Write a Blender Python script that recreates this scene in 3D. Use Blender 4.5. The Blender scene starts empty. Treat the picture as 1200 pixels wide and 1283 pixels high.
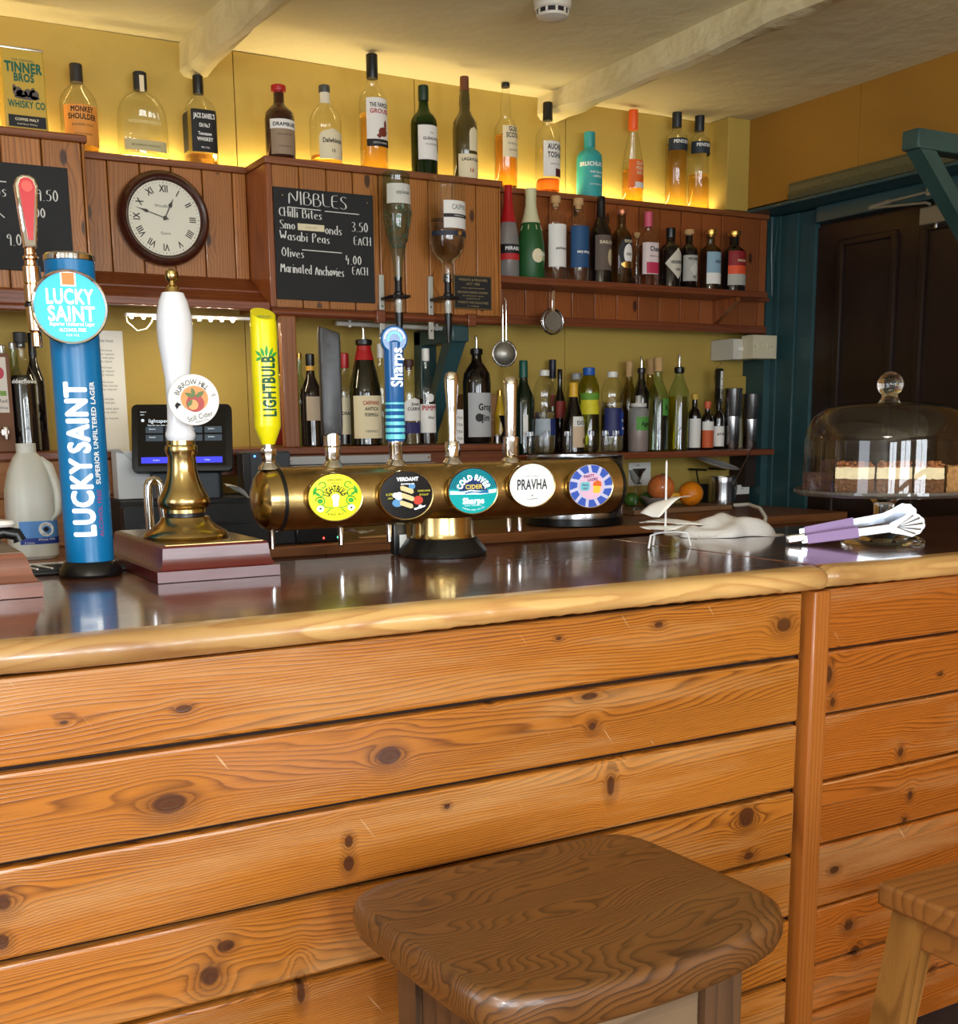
import bpy, bmesh, math, random
from mathutils import Vector, Matrix
random.seed(7)
PI = math.pi
C = bpy.context.scene.collection
SC = bpy.context.scene

# ------------------------------------------------------------------ camera
F, CXP, CYP = 1450.0, 600.0, 800.0
YAW, PITCH, ROLL, EYE = math.radians(29.5), math.atan(265 / 1450.0), math.radians(-0.6), 1.30
FW = Vector((math.sin(YAW) * math.cos(PITCH), math.cos(YAW) * math.cos(PITCH), -math.sin(PITCH)))
RT0 = Vector((math.cos(YAW), -math.sin(YAW), 0))
UP0 = RT0.cross(FW)
RT = RT0 * math.cos(ROLL) + UP0 * math.sin(ROLL)
UP = UP0 * math.cos(ROLL) - RT0 * math.sin(ROLL)
POS = Vector((0, 0, EYE))
cam = bpy.data.objects.new('camera', bpy.data.cameras.new('camera'))
C.objects.link(cam)
cam.matrix_world = Matrix(((RT.x, UP.x, -FW.x, 0), (RT.y, UP.y, -FW.y, 0), (RT.z, UP.z, -FW.z, EYE), (0, 0, 0, 1)))
cam.data.sensor_fit = 'HORIZONTAL'
cam.data.sensor_width = 36
cam.data.lens = 36 * F / 1200
cam.data.shift_y = (CYP - 641.5) / 1200
cam.data.clip_start = 0.02
SC.camera = cam

# ------------------------------------------------------------------ world, light, exposure
SC.view_settings.view_transform = 'Standard'
SC.view_settings.look = 'None'
SC.view_settings.exposure = 0.16
SC.view_settings.gamma = 1
SC.view_settings.use_curve_mapping = False
SC.cycles.max_bounces = 14
SC.cycles.diffuse_bounces = 5
SC.cycles.glossy_bounces = 6
SC.cycles.transmission_bounces = 10
SC.cycles.transparent_max_bounces = 24
SC.cycles.caustics_reflective = False
SC.cycles.caustics_refractive = False
SC.cycles.sample_clamp_indirect = 6
W = bpy.data.worlds.new('world')
SC.world = W
W.use_nodes = True
W.node_tree.nodes['Background'].inputs[0].default_value = (0.75, 0.87, 1.0, 1)
W.node_tree.nodes['Background'].inputs[1].default_value = 1.6


def lamp(name, kind, loc, power, color=(1, 1, 1), size=0.1, size_y=None, rot=(0, 0, 0)):
    l = bpy.data.lights.new(name, kind)
    l.energy = power
    l.color = color
    if kind == 'AREA':
        l.size = size
        if size_y:
            l.shape = 'RECTANGLE'
            l.size_y = size_y
    else:
        l.shadow_soft_size = size
    o = bpy.data.objects.new(name, l)
    o.location = loc
    o.rotation_euler = rot
    C.objects.link(o)
    return o


# daylight through the windows in the wall behind the camera
WINDOWS = [(-1.25, 1.05), (0.25, 1.05), (1.75, 1.05)]
for wx, ww in WINDOWS:
    lamp('window_and_fill_light', 'AREA', (wx, -2.03, 1.55), 45, (0.90, 0.955, 1.0), ww, 1.15, (PI / 2, 0, 0))
lamp('window_and_fill_light', 'AREA', (-1.93, 0.9, 1.55), 14, (0.90, 0.955, 1.0), 1.0, 1.1, (PI / 2, 0, -PI / 2))  # added fill light, standing at a made-up opening in the left wall
# the flash of the phone that took the picture
lamp('phone_flash', 'POINT', (0.18, -0.02, 1.22), 27, (0.97, 0.98, 1.0), 0.025)
# added fill light under the ceiling behind the camera, no lamp known there
lamp('room_fill_light', 'AREA', (-0.5, -0.4, 2.36), 15, (1.0, 0.96, 0.90), 0.5, 0.5, (0, 0, 0))


# ------------------------------------------------------------------ pixel -> world
def ray(px, py):
    return FW + RT * ((px - CXP) / F) - UP * ((py - CYP) / F)


def P(px, py, X=None, Y=None, Z=None):
    d = ray(px, py)
    t = X / d.x if X is not None else Y / d.y if Y is not None else (Z - EYE) / d.z
    return POS + d * t


def depth_at(p):
    return (Vector(p) - POS).dot(FW)


def s2l(c):
    c = c / 255.0
    return c / 12.92 if c <= 0.04045 else ((c + 0.055) / 1.055) ** 2.4


def RGB(r, g, b):
    return (s2l(r), s2l(g), s2l(b), 1)


# ------------------------------------------------------------------ materials
MATS = {}


def newmat(name):
    m = bpy.data.materials.new(name)
    m.use_nodes = True
    m.node_tree.nodes.clear()
    return m, m.node_tree.nodes, m.node_tree.links


def pbr(name, col, rough=0.5, metal=0.0, coat=0.0, emit=0.0, trans=0.0, ior=1.45, noise=0.0, nscale=60, bump=0.0, sheen=0, spec=0.5, subsurf=0.0):
    if name in MATS:
        return MATS[name]
    m, N, L = newmat(name)
    b = N.new('ShaderNodeBsdfPrincipled')
    o = N.new('ShaderNodeOutputMaterial')
    L.new(b.outputs[0], o.inputs[0])
    c = RGB(*col)
    b.inputs['Base Color'].default_value = c
    b.inputs['Roughness'].default_value = rough
    b.inputs['Metallic'].default_value = metal
    b.inputs['Coat Weight'].default_value = coat
    b.inputs['Coat Roughness'].default_value = 0.06
    b.inputs['Transmission Weight'].default_value = trans
    b.inputs['IOR'].default_value = ior
    b.inputs['Specular IOR Level'].default_value = spec
    if subsurf:
        b.inputs['Subsurface Weight'].default_value = subsurf
        b.inputs['Subsurface Scale'].default_value = 0.02
    if emit:
        b.inputs['Emission Color'].default_value = c
        b.inputs['Emission Strength'].default_value = emit
    if noise or bump:
        t = N.new('ShaderNodeTexCoord')
        n = N.new('ShaderNodeTexNoise')
        n.inputs['Scale'].default_value = nscale
        n.inputs['Detail'].default_value = 5
        L.new(t.outputs['Object'], n.inputs['Vector'])
        if noise:
            mr = N.new('ShaderNodeMapRange')
            mr.inputs[1].default_value = 0.3
            mr.inputs[2].default_value = 0.7
            mr.inputs[3].default_value = 1 - noise
            mr.inputs[4].default_value = 1 + noise
            L.new(n.outputs['Fac'], mr.inputs[0])
            mx = N.new('ShaderNodeVectorMath')
            mx.operation = 'SCALE'
            mx.inputs[0].default_value = c[:3]
            L.new(mr.outputs[0], mx.inputs['Scale'])
            L.new(mx.outputs[0], b.inputs['Base Color'])
        if bump:
            bp = N.new('ShaderNodeBump')
            bp.inputs['Strength'].default_value = bump
            bp.inputs['Distance'].default_value = 0.004
            L.new(n.outputs['Fac'], bp.inputs['Height'])
            L.new(bp.outputs[0], b.inputs['Normal'])
    MATS[name] = m
    return m


def glass(name, col=(255, 255, 255), edge=0.45, rough=0.02, haze=0.0):
    """Thin-walled glass: tinted see-through with a Fresnel reflection; the tint deepens where the wall is seen edge on."""
    if name in MATS:
        return MATS[name]
    m, N, L = newmat(name)
    o = N.new('ShaderNodeOutputMaterial')
    lw = N.new('ShaderNodeLayerWeight')
    lw.inputs['Blend'].default_value = 0.5
    pw = N.new('ShaderNodeMath')
    pw.operation = 'POWER'
    pw.inputs[1].default_value = 2.0
    L.new(lw.outputs['Facing'], pw.inputs[0])
    mixc = N.new('ShaderNodeMix')
    mixc.data_type = 'RGBA'
    c = RGB(*col)
    mixc.inputs['A'].default_value = c
    mixc.inputs['B'].default_value = (c[0] * edge, c[1] * edge, c[2] * edge, 1)
    L.new(pw.outputs[0], mixc.inputs['Factor'])
    tr = N.new('ShaderNodeBsdfTransparent')
    L.new(mixc.outputs['Result'], tr.inputs[0])
    gl = N.new('ShaderNodeBsdfGlossy')
    gl.inputs['Roughness'].default_value = rough
    p5 = N.new('ShaderNodeMath')
    p5.operation = 'POWER'
    p5.inputs[1].default_value = 5.0
    L.new(lw.outputs['Facing'], p5.inputs[0])
    fr = N.new('ShaderNodeMath')
    fr.operation = 'MULTIPLY_ADD'
    fr.inputs[1].default_value = 0.75
    fr.inputs[2].default_value = 0.065
    L.new(p5.outputs[0], fr.inputs[0])
    mx = N.new('ShaderNodeMixShader')
    L.new(fr.outputs[0], mx.inputs[0])
    L.new(tr.outputs[0], mx.inputs[1])
    L.new(gl.outputs[0], mx.inputs[2])
    if haze:
        df = N.new('ShaderNodeBsdfTranslucent')
        df.inputs[0].default_value = (0.8, 0.8, 0.78, 1)
        d2 = N.new('ShaderNodeBsdfDiffuse')
        d2.inputs[0].default_value = (0.8, 0.8, 0.78, 1)
        ad = N.new('ShaderNodeMixShader')
        L.new(df.outputs[0], ad.inputs[1])
        L.new(d2.outputs[0], ad.inputs[2])
        m2 = N.new('ShaderNodeMixShader')
        m2.inputs[0].default_value = haze
        L.new(mx.outputs[0], m2.inputs[1])
        L.new(ad.outputs[0], m2.inputs[2])
        mx = m2
    L.new(mx.outputs[0], o.inputs[0])
    MATS[name] = m
    return m


def wood(name, light, dark, axis='X', ring=55, warp=3.0, stretch=0.12, rough=0.42, coat=0.0, knots=None, rknots=0.0, vary=0.22, fibre=0.5, cross='Z', stain=0.0, knotcol=(48, 24, 12), coatrough=0.08, bumpd=0.0006, contrast=1.6, wear=0.0):
    """Planed timber: grain along axis, one random offset per board (mesh island)."""
    if name in MATS:
        return MATS[name]
    m, N, L = newmat(name)

    def node(t, **k):
        n = N.new(t)
        for a, b in k.items():
            setattr(n, a, b)
        return n

    def mth(op, a, b=None, c=None, clamp=False):
        n = node('ShaderNodeMath', operation=op, use_clamp=clamp)
        for i, v in enumerate((a, b, c)):
            if v is None:
                continue
            if isinstance(v, (int, float)):
                n.inputs[i].default_value = v
            else:
                L.new(v, n.inputs[i])
        return n.outputs[0]
    o = node('ShaderNodeOutputMaterial')
    b = node('ShaderNodeBsdfPrincipled')
    L.new(b.outputs[0], o.inputs[0])
    tc = node('ShaderNodeTexCoord')
    geo = node('ShaderNodeNewGeometry')
    rnd = geo.outputs['Random Per Island']
    sep = node('ShaderNodeSeparateXYZ')
    L.new(tc.outputs['Object'], sep.inputs[0])
    U = sep.outputs[axis]
    V = sep.outputs[cross]
    third = [a for a in 'XYZ' if a not in (axis, cross)][0]
    T = sep.outputs[third]
    off = mth('MULTIPLY', rnd, 37.0)
    cmb = node('ShaderNodeCombineXYZ')
    L.new(mth('MULTIPLY', U, stretch), cmb.inputs[0])
    L.new(V, cmb.inputs[1])
    L.new(mth('ADD', mth('MULTIPLY', T, 1.0), off), cmb.inputs[2])

    def noise(scale, detail=3, vec=None, rough_=0.5):
        n = node('ShaderNodeTexNoise')
        n.inputs['Scale'].default_value = scale
        n.inputs['Detail'].default_value = detail
        n.inputs['Roughness'].default_value = rough_
        L.new(vec or cmb.outputs[0], n.inputs['Vector'])
        return n.outputs['Fac']
    n1 = noise(7, 2)
    n2 = noise(26, 2)
    g = mth('ADD', mth('MULTIPLY', V, ring), mth('MULTIPLY', mth('SUBTRACT', n1, 0.5), warp * 4))
    g = mth('ADD', g, mth('MULTIPLY', n2, warp * 0.25))
    core = None
    halo = None
    for (ku, kv, ru, rv) in (knots or []):
        du = mth('DIVIDE', mth('SUBTRACT', U, ku), ru)
        dv = mth('DIVIDE', mth('SUBTRACT', V, kv), rv)
        d2 = mth('ADD', mth('MULTIPLY', du, du), mth('MULTIPLY', dv, dv))
        e = mth('EXPONENT', mth('MULTIPLY', d2, -0.16))
        g = mth('ADD', g, mth('MULTIPLY', mth('MULTIPLY', e, mth('SUBTRACT', V, kv)), -ring * 0.82))
        e2 = mth('EXPONENT', mth('MULTIPLY', d2, -0.55))
        g = mth('ADD', g, mth('MULTIPLY', e2, ring * rv * 1.3))
        d2n = mth('ADD', d2, mth('MULTIPLY', mth('SUBTRACT', n2, 0.5), 2.2))
        hk = node('ShaderNodeMapRange', interpolation_type='SMOOTHSTEP')
        L.new(d2n, hk.inputs[0])
        hk.inputs[1].default_value = 0.6
        hk.inputs[2].default_value = 6.0
        hk.inputs[3].default_value = 0.42
        hk.inputs[4].default_value = 0
        halo = hk.outputs[0] if halo is None else mth('MAXIMUM', halo, hk.outputs[0])
        k = node('ShaderNodeMapRange', interpolation_type='SMOOTHSTEP')
        L.new(d2n, k.inputs[0])
        k.inputs[1].default_value = 0.5
        k.inputs[2].default_value = 1.5
        k.inputs[3].default_value = 1
        k.inputs[4].default_value = 0
        core = k.outputs[0] if core is None else mth('MAXIMUM', core, k.outputs[0])
    if rknots:
        cv = node('ShaderNodeCombineXYZ')
        L.new(mth('ADD', mth('MULTIPLY', U, 5.0), off), cv.inputs[0])
        L.new(mth('MULTIPLY', V, 11.0), cv.inputs[1])
        L.new(off, cv.inputs[2])
        vo = node('ShaderNodeTexVoronoi')
        vo.inputs['Scale'].default_value = 1.0
        vo.voronoi_dimensions = '2D'
        L.new(cv.outputs[0], vo.inputs['Vector'])
        sc = node('ShaderNodeSeparateColor')
        L.new(vo.outputs['Color'], sc.inputs[0])
        on = mth('LESS_THAN', sc.outputs[0], rknots)
        d2 = mth('ADD', mth('MULTIPLY', vo.outputs['Distance'], 8.0), mth('MULTIPLY', n2, 0.4))
        e = mth('MULTIPLY', on, mth('EXPONENT', mth('MULTIPLY', mth('MULTIPLY', d2, d2), -0.25)))
        g = mth('ADD', g, mth('MULTIPLY', e, 2.2))
        k = node('ShaderNodeMapRange', interpolation_type='SMOOTHSTEP')
        L.new(d2, k.inputs[0])
        k.inputs[1].default_value = 0.7
        k.inputs[2].default_value = 1.25
        k.inputs[3].default_value = 1
        k.inputs[4].default_value = 0
        kk = mth('MULTIPLY', k.outputs[0], on)
        core = kk if core is None else mth('MAXIMUM', core, kk)
    fr = mth('FRACT', g)
    drop = node('ShaderNodeMapRange', interpolation_type='SMOOTHSTEP')
    L.new(fr, drop.inputs[0])
    drop.inputs[1].default_value = 0.80
    drop.inputs[2].default_value = 1.0
    drop.inputs[3].default_value = 1
    drop.inputs[4].default_value = 0
    amp = mth('ADD', 0.35, mth('MULTIPLY', noise(11, 2), 1.1))
    st = mth('MULTIPLY', mth('MULTIPLY', mth('POWER', fr, 2.4), drop.outputs[0]), amp)
    st = mth('MULTIPLY', st, contrast)
    cf = node('ShaderNodeCombineXYZ')
    L.new(mth('MULTIPLY', U, 0.035), cf.inputs[0])
    L.new(V, cf.inputs[1])
    L.new(mth('ADD', T, off), cf.inputs[2])
    fib = noise(420, 3, cf.outputs[0], 0.6)
    f = mth('ADD', mth('MULTIPLY', st, 0.62), mth('MULTIPLY', mth('SUBTRACT', fib, 0.5), fibre), clamp=True)
    f = mth('ADD', f, mth('MULTIPLY', mth('SUBTRACT', n1, 0.5), 0.5), clamp=True)
    mc = node('ShaderNodeMix', data_type='RGBA')
    mc.inputs['A'].default_value = RGB(*light)
    mc.inputs['B'].default_value = RGB(*dark)
    L.new(f, mc.inputs['Factor'])
    col = mc.outputs['Result']
    br = mth('ADD', 1 - vary / 2, mth('MULTIPLY', rnd, vary))
    vm = node('ShaderNodeVectorMath', operation='SCALE')
    L.new(col, vm.inputs[0])
    L.new(br, vm.inputs['Scale'])
    col = vm.outputs[0]
    if wear:
        wn = noise(9, 6, None, 0.7)
        k = node('ShaderNodeMapRange')
        L.new(wn, k.inputs[0])
        k.inputs[1].default_value = 0.48
        k.inputs[2].default_value = 0.72
        k.inputs[3].default_value = 0
        k.inputs[4].default_value = wear
        ms = node('ShaderNodeMix', data_type='RGBA')
        L.new(k.outputs[0], ms.inputs['Factor'])
        L.new(col, ms.inputs['A'])
        ms.inputs['B'].default_value = RGB(222, 188, 132)
        col = ms.outputs['Result']
        cs = node('ShaderNodeCombineXYZ')
        L.new(mth('MULTIPLY', mth('ADD', U, mth('MULTIPLY', V, 0.7)), 1.0), cs.inputs[0])
        L.new(mth('MULTIPLY', mth('SUBTRACT', V, mth('MULTIPLY', U, 0.6)), 0.06), cs.inputs[1])
        L.new(off, cs.inputs[2])
        sn = noise(90, 2, cs.outputs[0])
        k = node('ShaderNodeMapRange')
        L.new(sn, k.inputs[0])
        k.inputs[1].default_value = 0.74
        k.inputs[2].default_value = 0.80
        k.inputs[3].default_value = 0
        k.inputs[4].default_value = 0.55
        ms = node('ShaderNodeMix', data_type='RGBA')
        L.new(k.outputs[0], ms.inputs['Factor'])
        L.new(col, ms.inputs['A'])
        ms.inputs['B'].default_value = RGB(228, 204, 160)
        col = ms.outputs['Result']
    if stain:
        big = noise(5, 4)
        k = node('ShaderNodeMapRange')
        L.new(big, k.inputs[0])
        k.inputs[1].default_value = 0.42
        k.inputs[2].default_value = 0.7
        k.inputs[3].default_value = 0
        k.inputs[4].default_value = stain
        ms = node('ShaderNodeMix', data_type='RGBA')
        L.new(k.outputs[0], ms.inputs['Factor'])
        L.new(col, ms.inputs['A'])
        ms.inputs['B'].default_value = RGB(*knotcol)
        col = ms.outputs['Result']
    if halo is not None:
        core = mth('MAXIMUM', core, halo)
    if core is not None:
        ms = node('ShaderNodeMix', data_type='RGBA')
        L.new(mth('MULTIPLY', core, 0.9), ms.inputs['Factor'])
        L.new(col, ms.inputs['A'])
        ms.inputs['B'].default_value = RGB(*knotcol)
        col = ms.outputs['Result']
    L.new(col, b.inputs['Base Color'])
    rr = mth('ADD', rough - 0.08, mth('MULTIPLY', fib, 0.16))
    L.new(rr, b.inputs['Roughness'])
    b.inputs['Coat Weight'].default_value = coat
    b.inputs['Coat Roughness'].default_value = coatrough
    bp = node('ShaderNodeBump')
    bp.inputs['Strength'].default_value = 0.35
    bp.inputs['Distance'].default_value = bumpd
    L.new(f, bp.inputs['Height'])
    L.new(bp.outputs[0], b.inputs['Normal'])
    MATS[name] = m
    return m


def plaster(name, col, dirt, bump=0.25, scale=3.0, rough=0.85, amt=0.5):
    if name in MATS:
        return MATS[name]
    m, N, L = newmat(name)
    o = N.new('ShaderNodeOutputMaterial')
    b = N.new('ShaderNodeBsdfPrincipled')
    L.new(b.outputs[0], o.inputs[0])
    tc = N.new('ShaderNodeTexCoord')
    n = N.new('ShaderNodeTexNoise')
    n.inputs['Scale'].default_value = scale
    n.inputs['Detail'].default_value = 6
    L.new(tc.outputs['Object'], n.inputs['Vector'])
    mr = N.new('ShaderNodeMapRange')
    mr.inputs[1].default_value = 0.45
    mr.inputs[2].default_value = 0.75
    mr.inputs[4].default_value = amt
    L.new(n.outputs['Fac'], mr.inputs[0])
    mc = N.new('ShaderNodeMix')
    mc.data_type = 'RGBA'
    mc.inputs['A'].default_value = RGB(*col)
    mc.inputs['B'].default_value = RGB(*dirt)
    L.new(mr.outputs[0], mc.inputs['Factor'])
    L.new(mc.outputs['Result'], b.inputs['Base Color'])
    b.inputs['Roughness'].default_value = rough
    n2 = N.new('ShaderNodeTexNoise')
    n2.inputs['Scale'].default_value = 9
    n2.inputs['Detail'].default_value = 6
    L.new(tc.outputs['Object'], n2.inputs['Vector'])
    bp = N.new('ShaderNodeBump')
    bp.inputs['Strength'].default_value = bump
    bp.inputs['Distance'].default_value = 0.02
    L.new(n2.outputs['Fac'], bp.inputs['Height'])
    L.new(bp.outputs[0], b.inputs['Normal'])
    MATS[name] = m
    return m


# ------------------------------------------------------------------ mesh builder
def FRONT(x=0, y=0, z=0):      # flat art facing -Y: u -> +X, v -> +Z
    return Matrix(((1, 0, 0, x), (0, 0, -1, y), (0, 1, 0, z), (0, 0, 0, 1)))


def TR(x=0, y=0, z=0, rz=0, rx=0, ry=0):
    return Matrix.Translation((x, y, z)) @ Matrix.Rotation(rz, 4, 'Z') @ Matrix.Rotation(ry, 4, 'Y') @ Matrix.Rotation(rx, 4, 'X')


TEXTCACHE = {}


def text_geo(s, bold=0.0):
    key = (s, bold)
    if key not in TEXTCACHE:
        cu = bpy.data.curves.new('t', 'FONT')
        cu.body = s
        cu.size = 1
        cu.offset = 0.0
        cu.space_character = 1 + bold * 1.6
        cu.resolution_u = 3
        ob = bpy.data.objects.new('t', cu)
        me = bpy.data.meshes.new_from_object(ob)
        vs = [v.co.copy() for v in me.vertices]
        fs = [tuple(p.vertices) for p in me.polygons]
        if bold > 0.02:
            k = bold * 0.9
            v0, f0 = vs, fs
            vs, fs = [], []
            for i in range(8):
                d = Vector((k * math.cos(i * PI / 4), k * math.sin(i * PI / 4), i * 2.5e-5))
                fs += [tuple(j + len(vs) for j in f) for f in f0]
                vs += [v + d for v in v0]
        bpy.data.objects.remove(ob)
        bpy.data.meshes.remove(me)
        bpy.data.curves.remove(cu)
        TEXTCACHE[key] = (vs, fs)
    return TEXTCACHE[key]


class MB:
    def __init__(self):
        self.bm = bmesh.new()
        self.fl = self.bm.faces.layers.int.new('flat')

    def _add(self, vs, fs, M=None, fn=None, flat=None):
        out = []
        for v in vs:
            v = Vector(v)
            if fn:
                v = Vector(fn(v))
            if M is not None:
                v = M @ v
            out.append(self.bm.verts.new(v))
        for k, f in enumerate(fs):
            try:
                nf = self.bm.faces.new([out[i] for i in f])
                if flat and flat[k]:
                    nf[self.fl] = 1
            except ValueError:
                pass
        return out

    def _merge(self, t, M=None, fn=None, lim=None):
        t.verts.index_update()
        fl = [lim is not None and min(e.calc_length() for e in f.edges) > lim for f in t.faces]
        vs = [v.co.copy() for v in t.verts]
        fs = [[v.index for v in f.verts] for f in t.faces]
        t.free()
        self._add(vs, fs, M, fn, fl)
        return self

    def box(self, x0, x1, y0, y1, z0, z1, bev=0.0, M=None, seg=2, fn=None, cuts=0):
        t = bmesh.new()
        bmesh.ops.create_cube(t, size=1)
        for v in t.verts:
            v.co = Vector(((x0 + x1) / 2 + v.co.x * (x1 - x0), (y0 + y1) / 2 + v.co.y * (y1 - y0), (z0 + z1) / 2 + v.co.z * (z1 - z0)))
        if cuts:
            bmesh.ops.subdivide_edges(t, edges=t.edges[:], cuts=cuts, use_grid_fill=True)
        elif bev:
            bmesh.ops.bevel(t, geom=t.edges[:], offset=bev, segments=seg, profile=0.5, affect='EDGES')
        return self._merge(t, M, fn, bev * 0.9 if bev and not cuts else None)

    def lathe(self, prof, n=32, M=None, sx=1, sy=1, pw=2.0, a0=0.0, a1=2 * PI, rot=0.0, cap=True):
        """prof: list of (r, z); pw 2 = round, larger = squarish."""
        full = abs(a1 - a0 - 2 * PI) < 1e-6
        m = n if full else n + 1
        vs, fs = [], []
        for r, z in prof:
            for i in range(m):
                a = a0 + (a1 - a0) * i / n
                c, s = math.cos(a), math.sin(a)
                k = 1.0
                if pw != 2.0:
                    k = (abs(c) ** pw + abs(s) ** pw) ** (-1 / pw)
                    f = min(1.0, r / (prof_max(prof) * 0.62))
                    k = 1 + (k - 1) * f
                vs.append((r * c * k * sx, r * s * k * sy, z))
        for j in range(len(prof) - 1):
            for i in range(n):
                a, b = j * m + i, j * m + (i + 1) % m
                fs.append((a, b, b + m, a + m))
        MM = (M or Matrix()) @ Matrix.Rotation(rot, 4, 'Z')
        if full and cap:
            if prof[0][0] > 1e-6:
                fs.append(tuple(range(n - 1, -1, -1)))
            if prof[-1][0] > 1e-6:
                k = (len(prof) - 1) * m
                fs.append(tuple(range(k, k + n)))
        self._add(vs, fs, MM)
        return self

    def cyl(self, r, z0, z1, n=24, M=None, bev=0.0, r2=None):
        r2 = r if r2 is None else r2
        if bev:
            pr = [(r - bev, z0), (r, z0 + bev), (r2, z1 - bev), (r2 - bev, z1)]
        else:
            pr = [(r, z0), (r2, z1)]
        return self.lathe(pr, n, M)

    def sphere(self, c, r, n=16, M=None, sc=(1, 1, 1)):
        pr = [(max(1e-5, r * math.sin(PI * i / n)), -r * math.cos(PI * i / n)) for i in range(n + 1)]
        MM = (M or Matrix()) @ Matrix.Translation(c) @ Matrix.Diagonal((*sc, 1))
        return self.lathe(pr, max(8, n * 3 // 2), MM)

    def tube(self, pts, r, n=10, M=None, cap=True, flat=None):
        pts = [Vector(p) for p in pts]
        rs = r if isinstance(r, (list, tuple)) else [r] * len(pts)
        vs, fs = [], []
        prev = None
        for i, p in enumerate(pts):
            d = (pts[min(i + 1, len(pts) - 1)] - pts[max(i - 1, 0)])
            if d.length < 1e-9:
                d = Vector((0, 0, 1))
            d.normalize()
            if prev is None:
                a = Vector((0, 0, 1)) if abs(d.z) < 0.9 else Vector((1, 0, 0))
                u = d.cross(a).normalized()
            else:
                u = (prev - d * prev.dot(d))
                u = u.normalized() if u.length > 1e-6 else prev
            prev = u
            w = d.cross(u)
            for k in range(n):
                a = 2 * PI * k / n
                q = u * math.cos(a) * rs[i] + w * math.sin(a) * rs[i]
                if flat is not None:
                    fl = Vector(flat[0])
                    q = q - fl * q.dot(fl) * (1 - flat[1])
                vs.append(p + q)
        for i in range(len(pts) - 1):
            for k in range(n):
                a, b = i * n + k, i * n + (k + 1) % n
                fs.append((a, b, b + n, a + n))
        if cap:
            fs.append(tuple(range(n - 1, -1, -1)))
            k = (len(pts) - 1) * n
            fs.append(tuple(range(k, k + n)))
        self._add(vs, fs, M)
        return self

    def prism(self, pts, z0, z1, M=None, bev=0.0):
        """2-D outline (x, y), extruded in z."""
        t = bmesh.new()
        vs = [t.verts.new((p[0], p[1], z0)) for p in pts]
        f = t.faces.new(vs)
        r = bmesh.ops.extrude_face_region(t, geom=[f])
        for v in r['geom']:
            if isinstance(v, bmesh.types.BMVert):
                v.co.z = z1
        bmesh.ops.recalc_face_normals(t, faces=t.faces[:])
        if bev:
            es = [e for e in t.edges if abs(e.verts[0].co.z - e.verts[1].co.z) < 1e-7]
            bmesh.ops.bevel(t, geom=es, offset=bev, segments=2, profile=0.5, affect='EDGES')
        return self._merge(t, M, None, bev * 1.3 if bev else None)

    def flat(self, pts, M=None, z=0.0):
        self._add([(p[0], p[1], z) for p in pts], [tuple(range(len(pts)))], M)
        return self

    def disc(self, r, M=None, z=0.0, n=40, sx=1, cx=0, cy=0, a0=0, a1=2 * PI):
        full = abs(a1 - a0 - 2 * PI) < 1e-6
        pts = [(cx + r * sx * math.cos(a0 + (a1 - a0) * i / n), cy + r * math.sin(a0 + (a1 - a0) * i / n)) for i in range(n if full else n + 1)]
        return self.flat(pts, M, z)

    def text(self, s, size, M=None, x=0.0, y=0.0, bold=0.0, xs=1.0, align='C', rot=0.0, bend=None, z=0.0, width=None):
        """Flat lettering, centred at (x, y) of the plane M; width squeezes the line to that width; bend(u, v) lays it on a curve."""
        vs, fs = text_geo(s, bold)
        if not vs:
            return self
        x0, x1 = min(v.x for v in vs), max(v.x for v in vs)
        cy = 0.35
        if width:
            xs = width / (size * max(1e-6, x1 - x0))
        ox = (x0 + x1) / 2 if align == 'C' else x0 if align == 'L' else x1
        cr, sr = math.cos(rot), math.sin(rot)
        t = bmesh.new()
        tv = []
        for v in vs:
            u, w = (v.x - ox) * size * xs, (v.y - cy) * size
            tv.append(t.verts.new((x + u * cr - w * sr, y + u * sr + w * cr, z + v.z)))
        for f in fs:
            try:
                t.faces.new([tv[i] for i in f])
            except ValueError:
                pass
        if bend:
            us = [v.co.x for v in t.verts]
            lo, hi = min(us), max(us)
            step = 0.006
            k = math.ceil(lo / step) * step
            while k < hi:
                bmesh.ops.bisect_plane(t, geom=t.verts[:] + t.edges[:] + t.faces[:], plane_co=(k, 0, 0), plane_no=(1, 0, 0))
                k += step

            def lay(v):
                p = Vector(bend(v.x, v.y))
                rr = math.hypot(p.x, p.y)
                k = (rr + v.z - z) / rr if rr > 1e-4 else 1
                return (p.x * k, p.y * k, p.z)
            return self._merge(t, M, lay)
        return self._merge(t, M)

    def arctext(self, s, size, rad, M=None, mid=PI / 2, bold=0.0, xs=1.0, gap=0.08, inside=False, z=0.0, cx=0, cy=0, sx=1.0):
        ws = []
        for ch in s:
            if ch == ' ':
                ws.append(0.35 * xs)
                continue
            vs, _ = text_geo(ch, bold)
            ws.append((max(v.x for v in vs) - min(v.x for v in vs)) * xs + gap)
        tot = sum(ws) * size / rad
        a = mid + (tot / 2 if not inside else -tot / 2)
        for ch, w in zip(s, ws):
            da = w * size / rad
            am = a - da / 2 if not inside else a + da / 2
            if ch != ' ':
                rot = am - PI / 2 if not inside else am + PI / 2
                self.text(ch, size, M, cx + rad * math.cos(am) * sx, cy + rad * math.sin(am), bold, xs, 'C', rot, z=z)
            a = a - da if not inside else a + da
        return self

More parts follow.
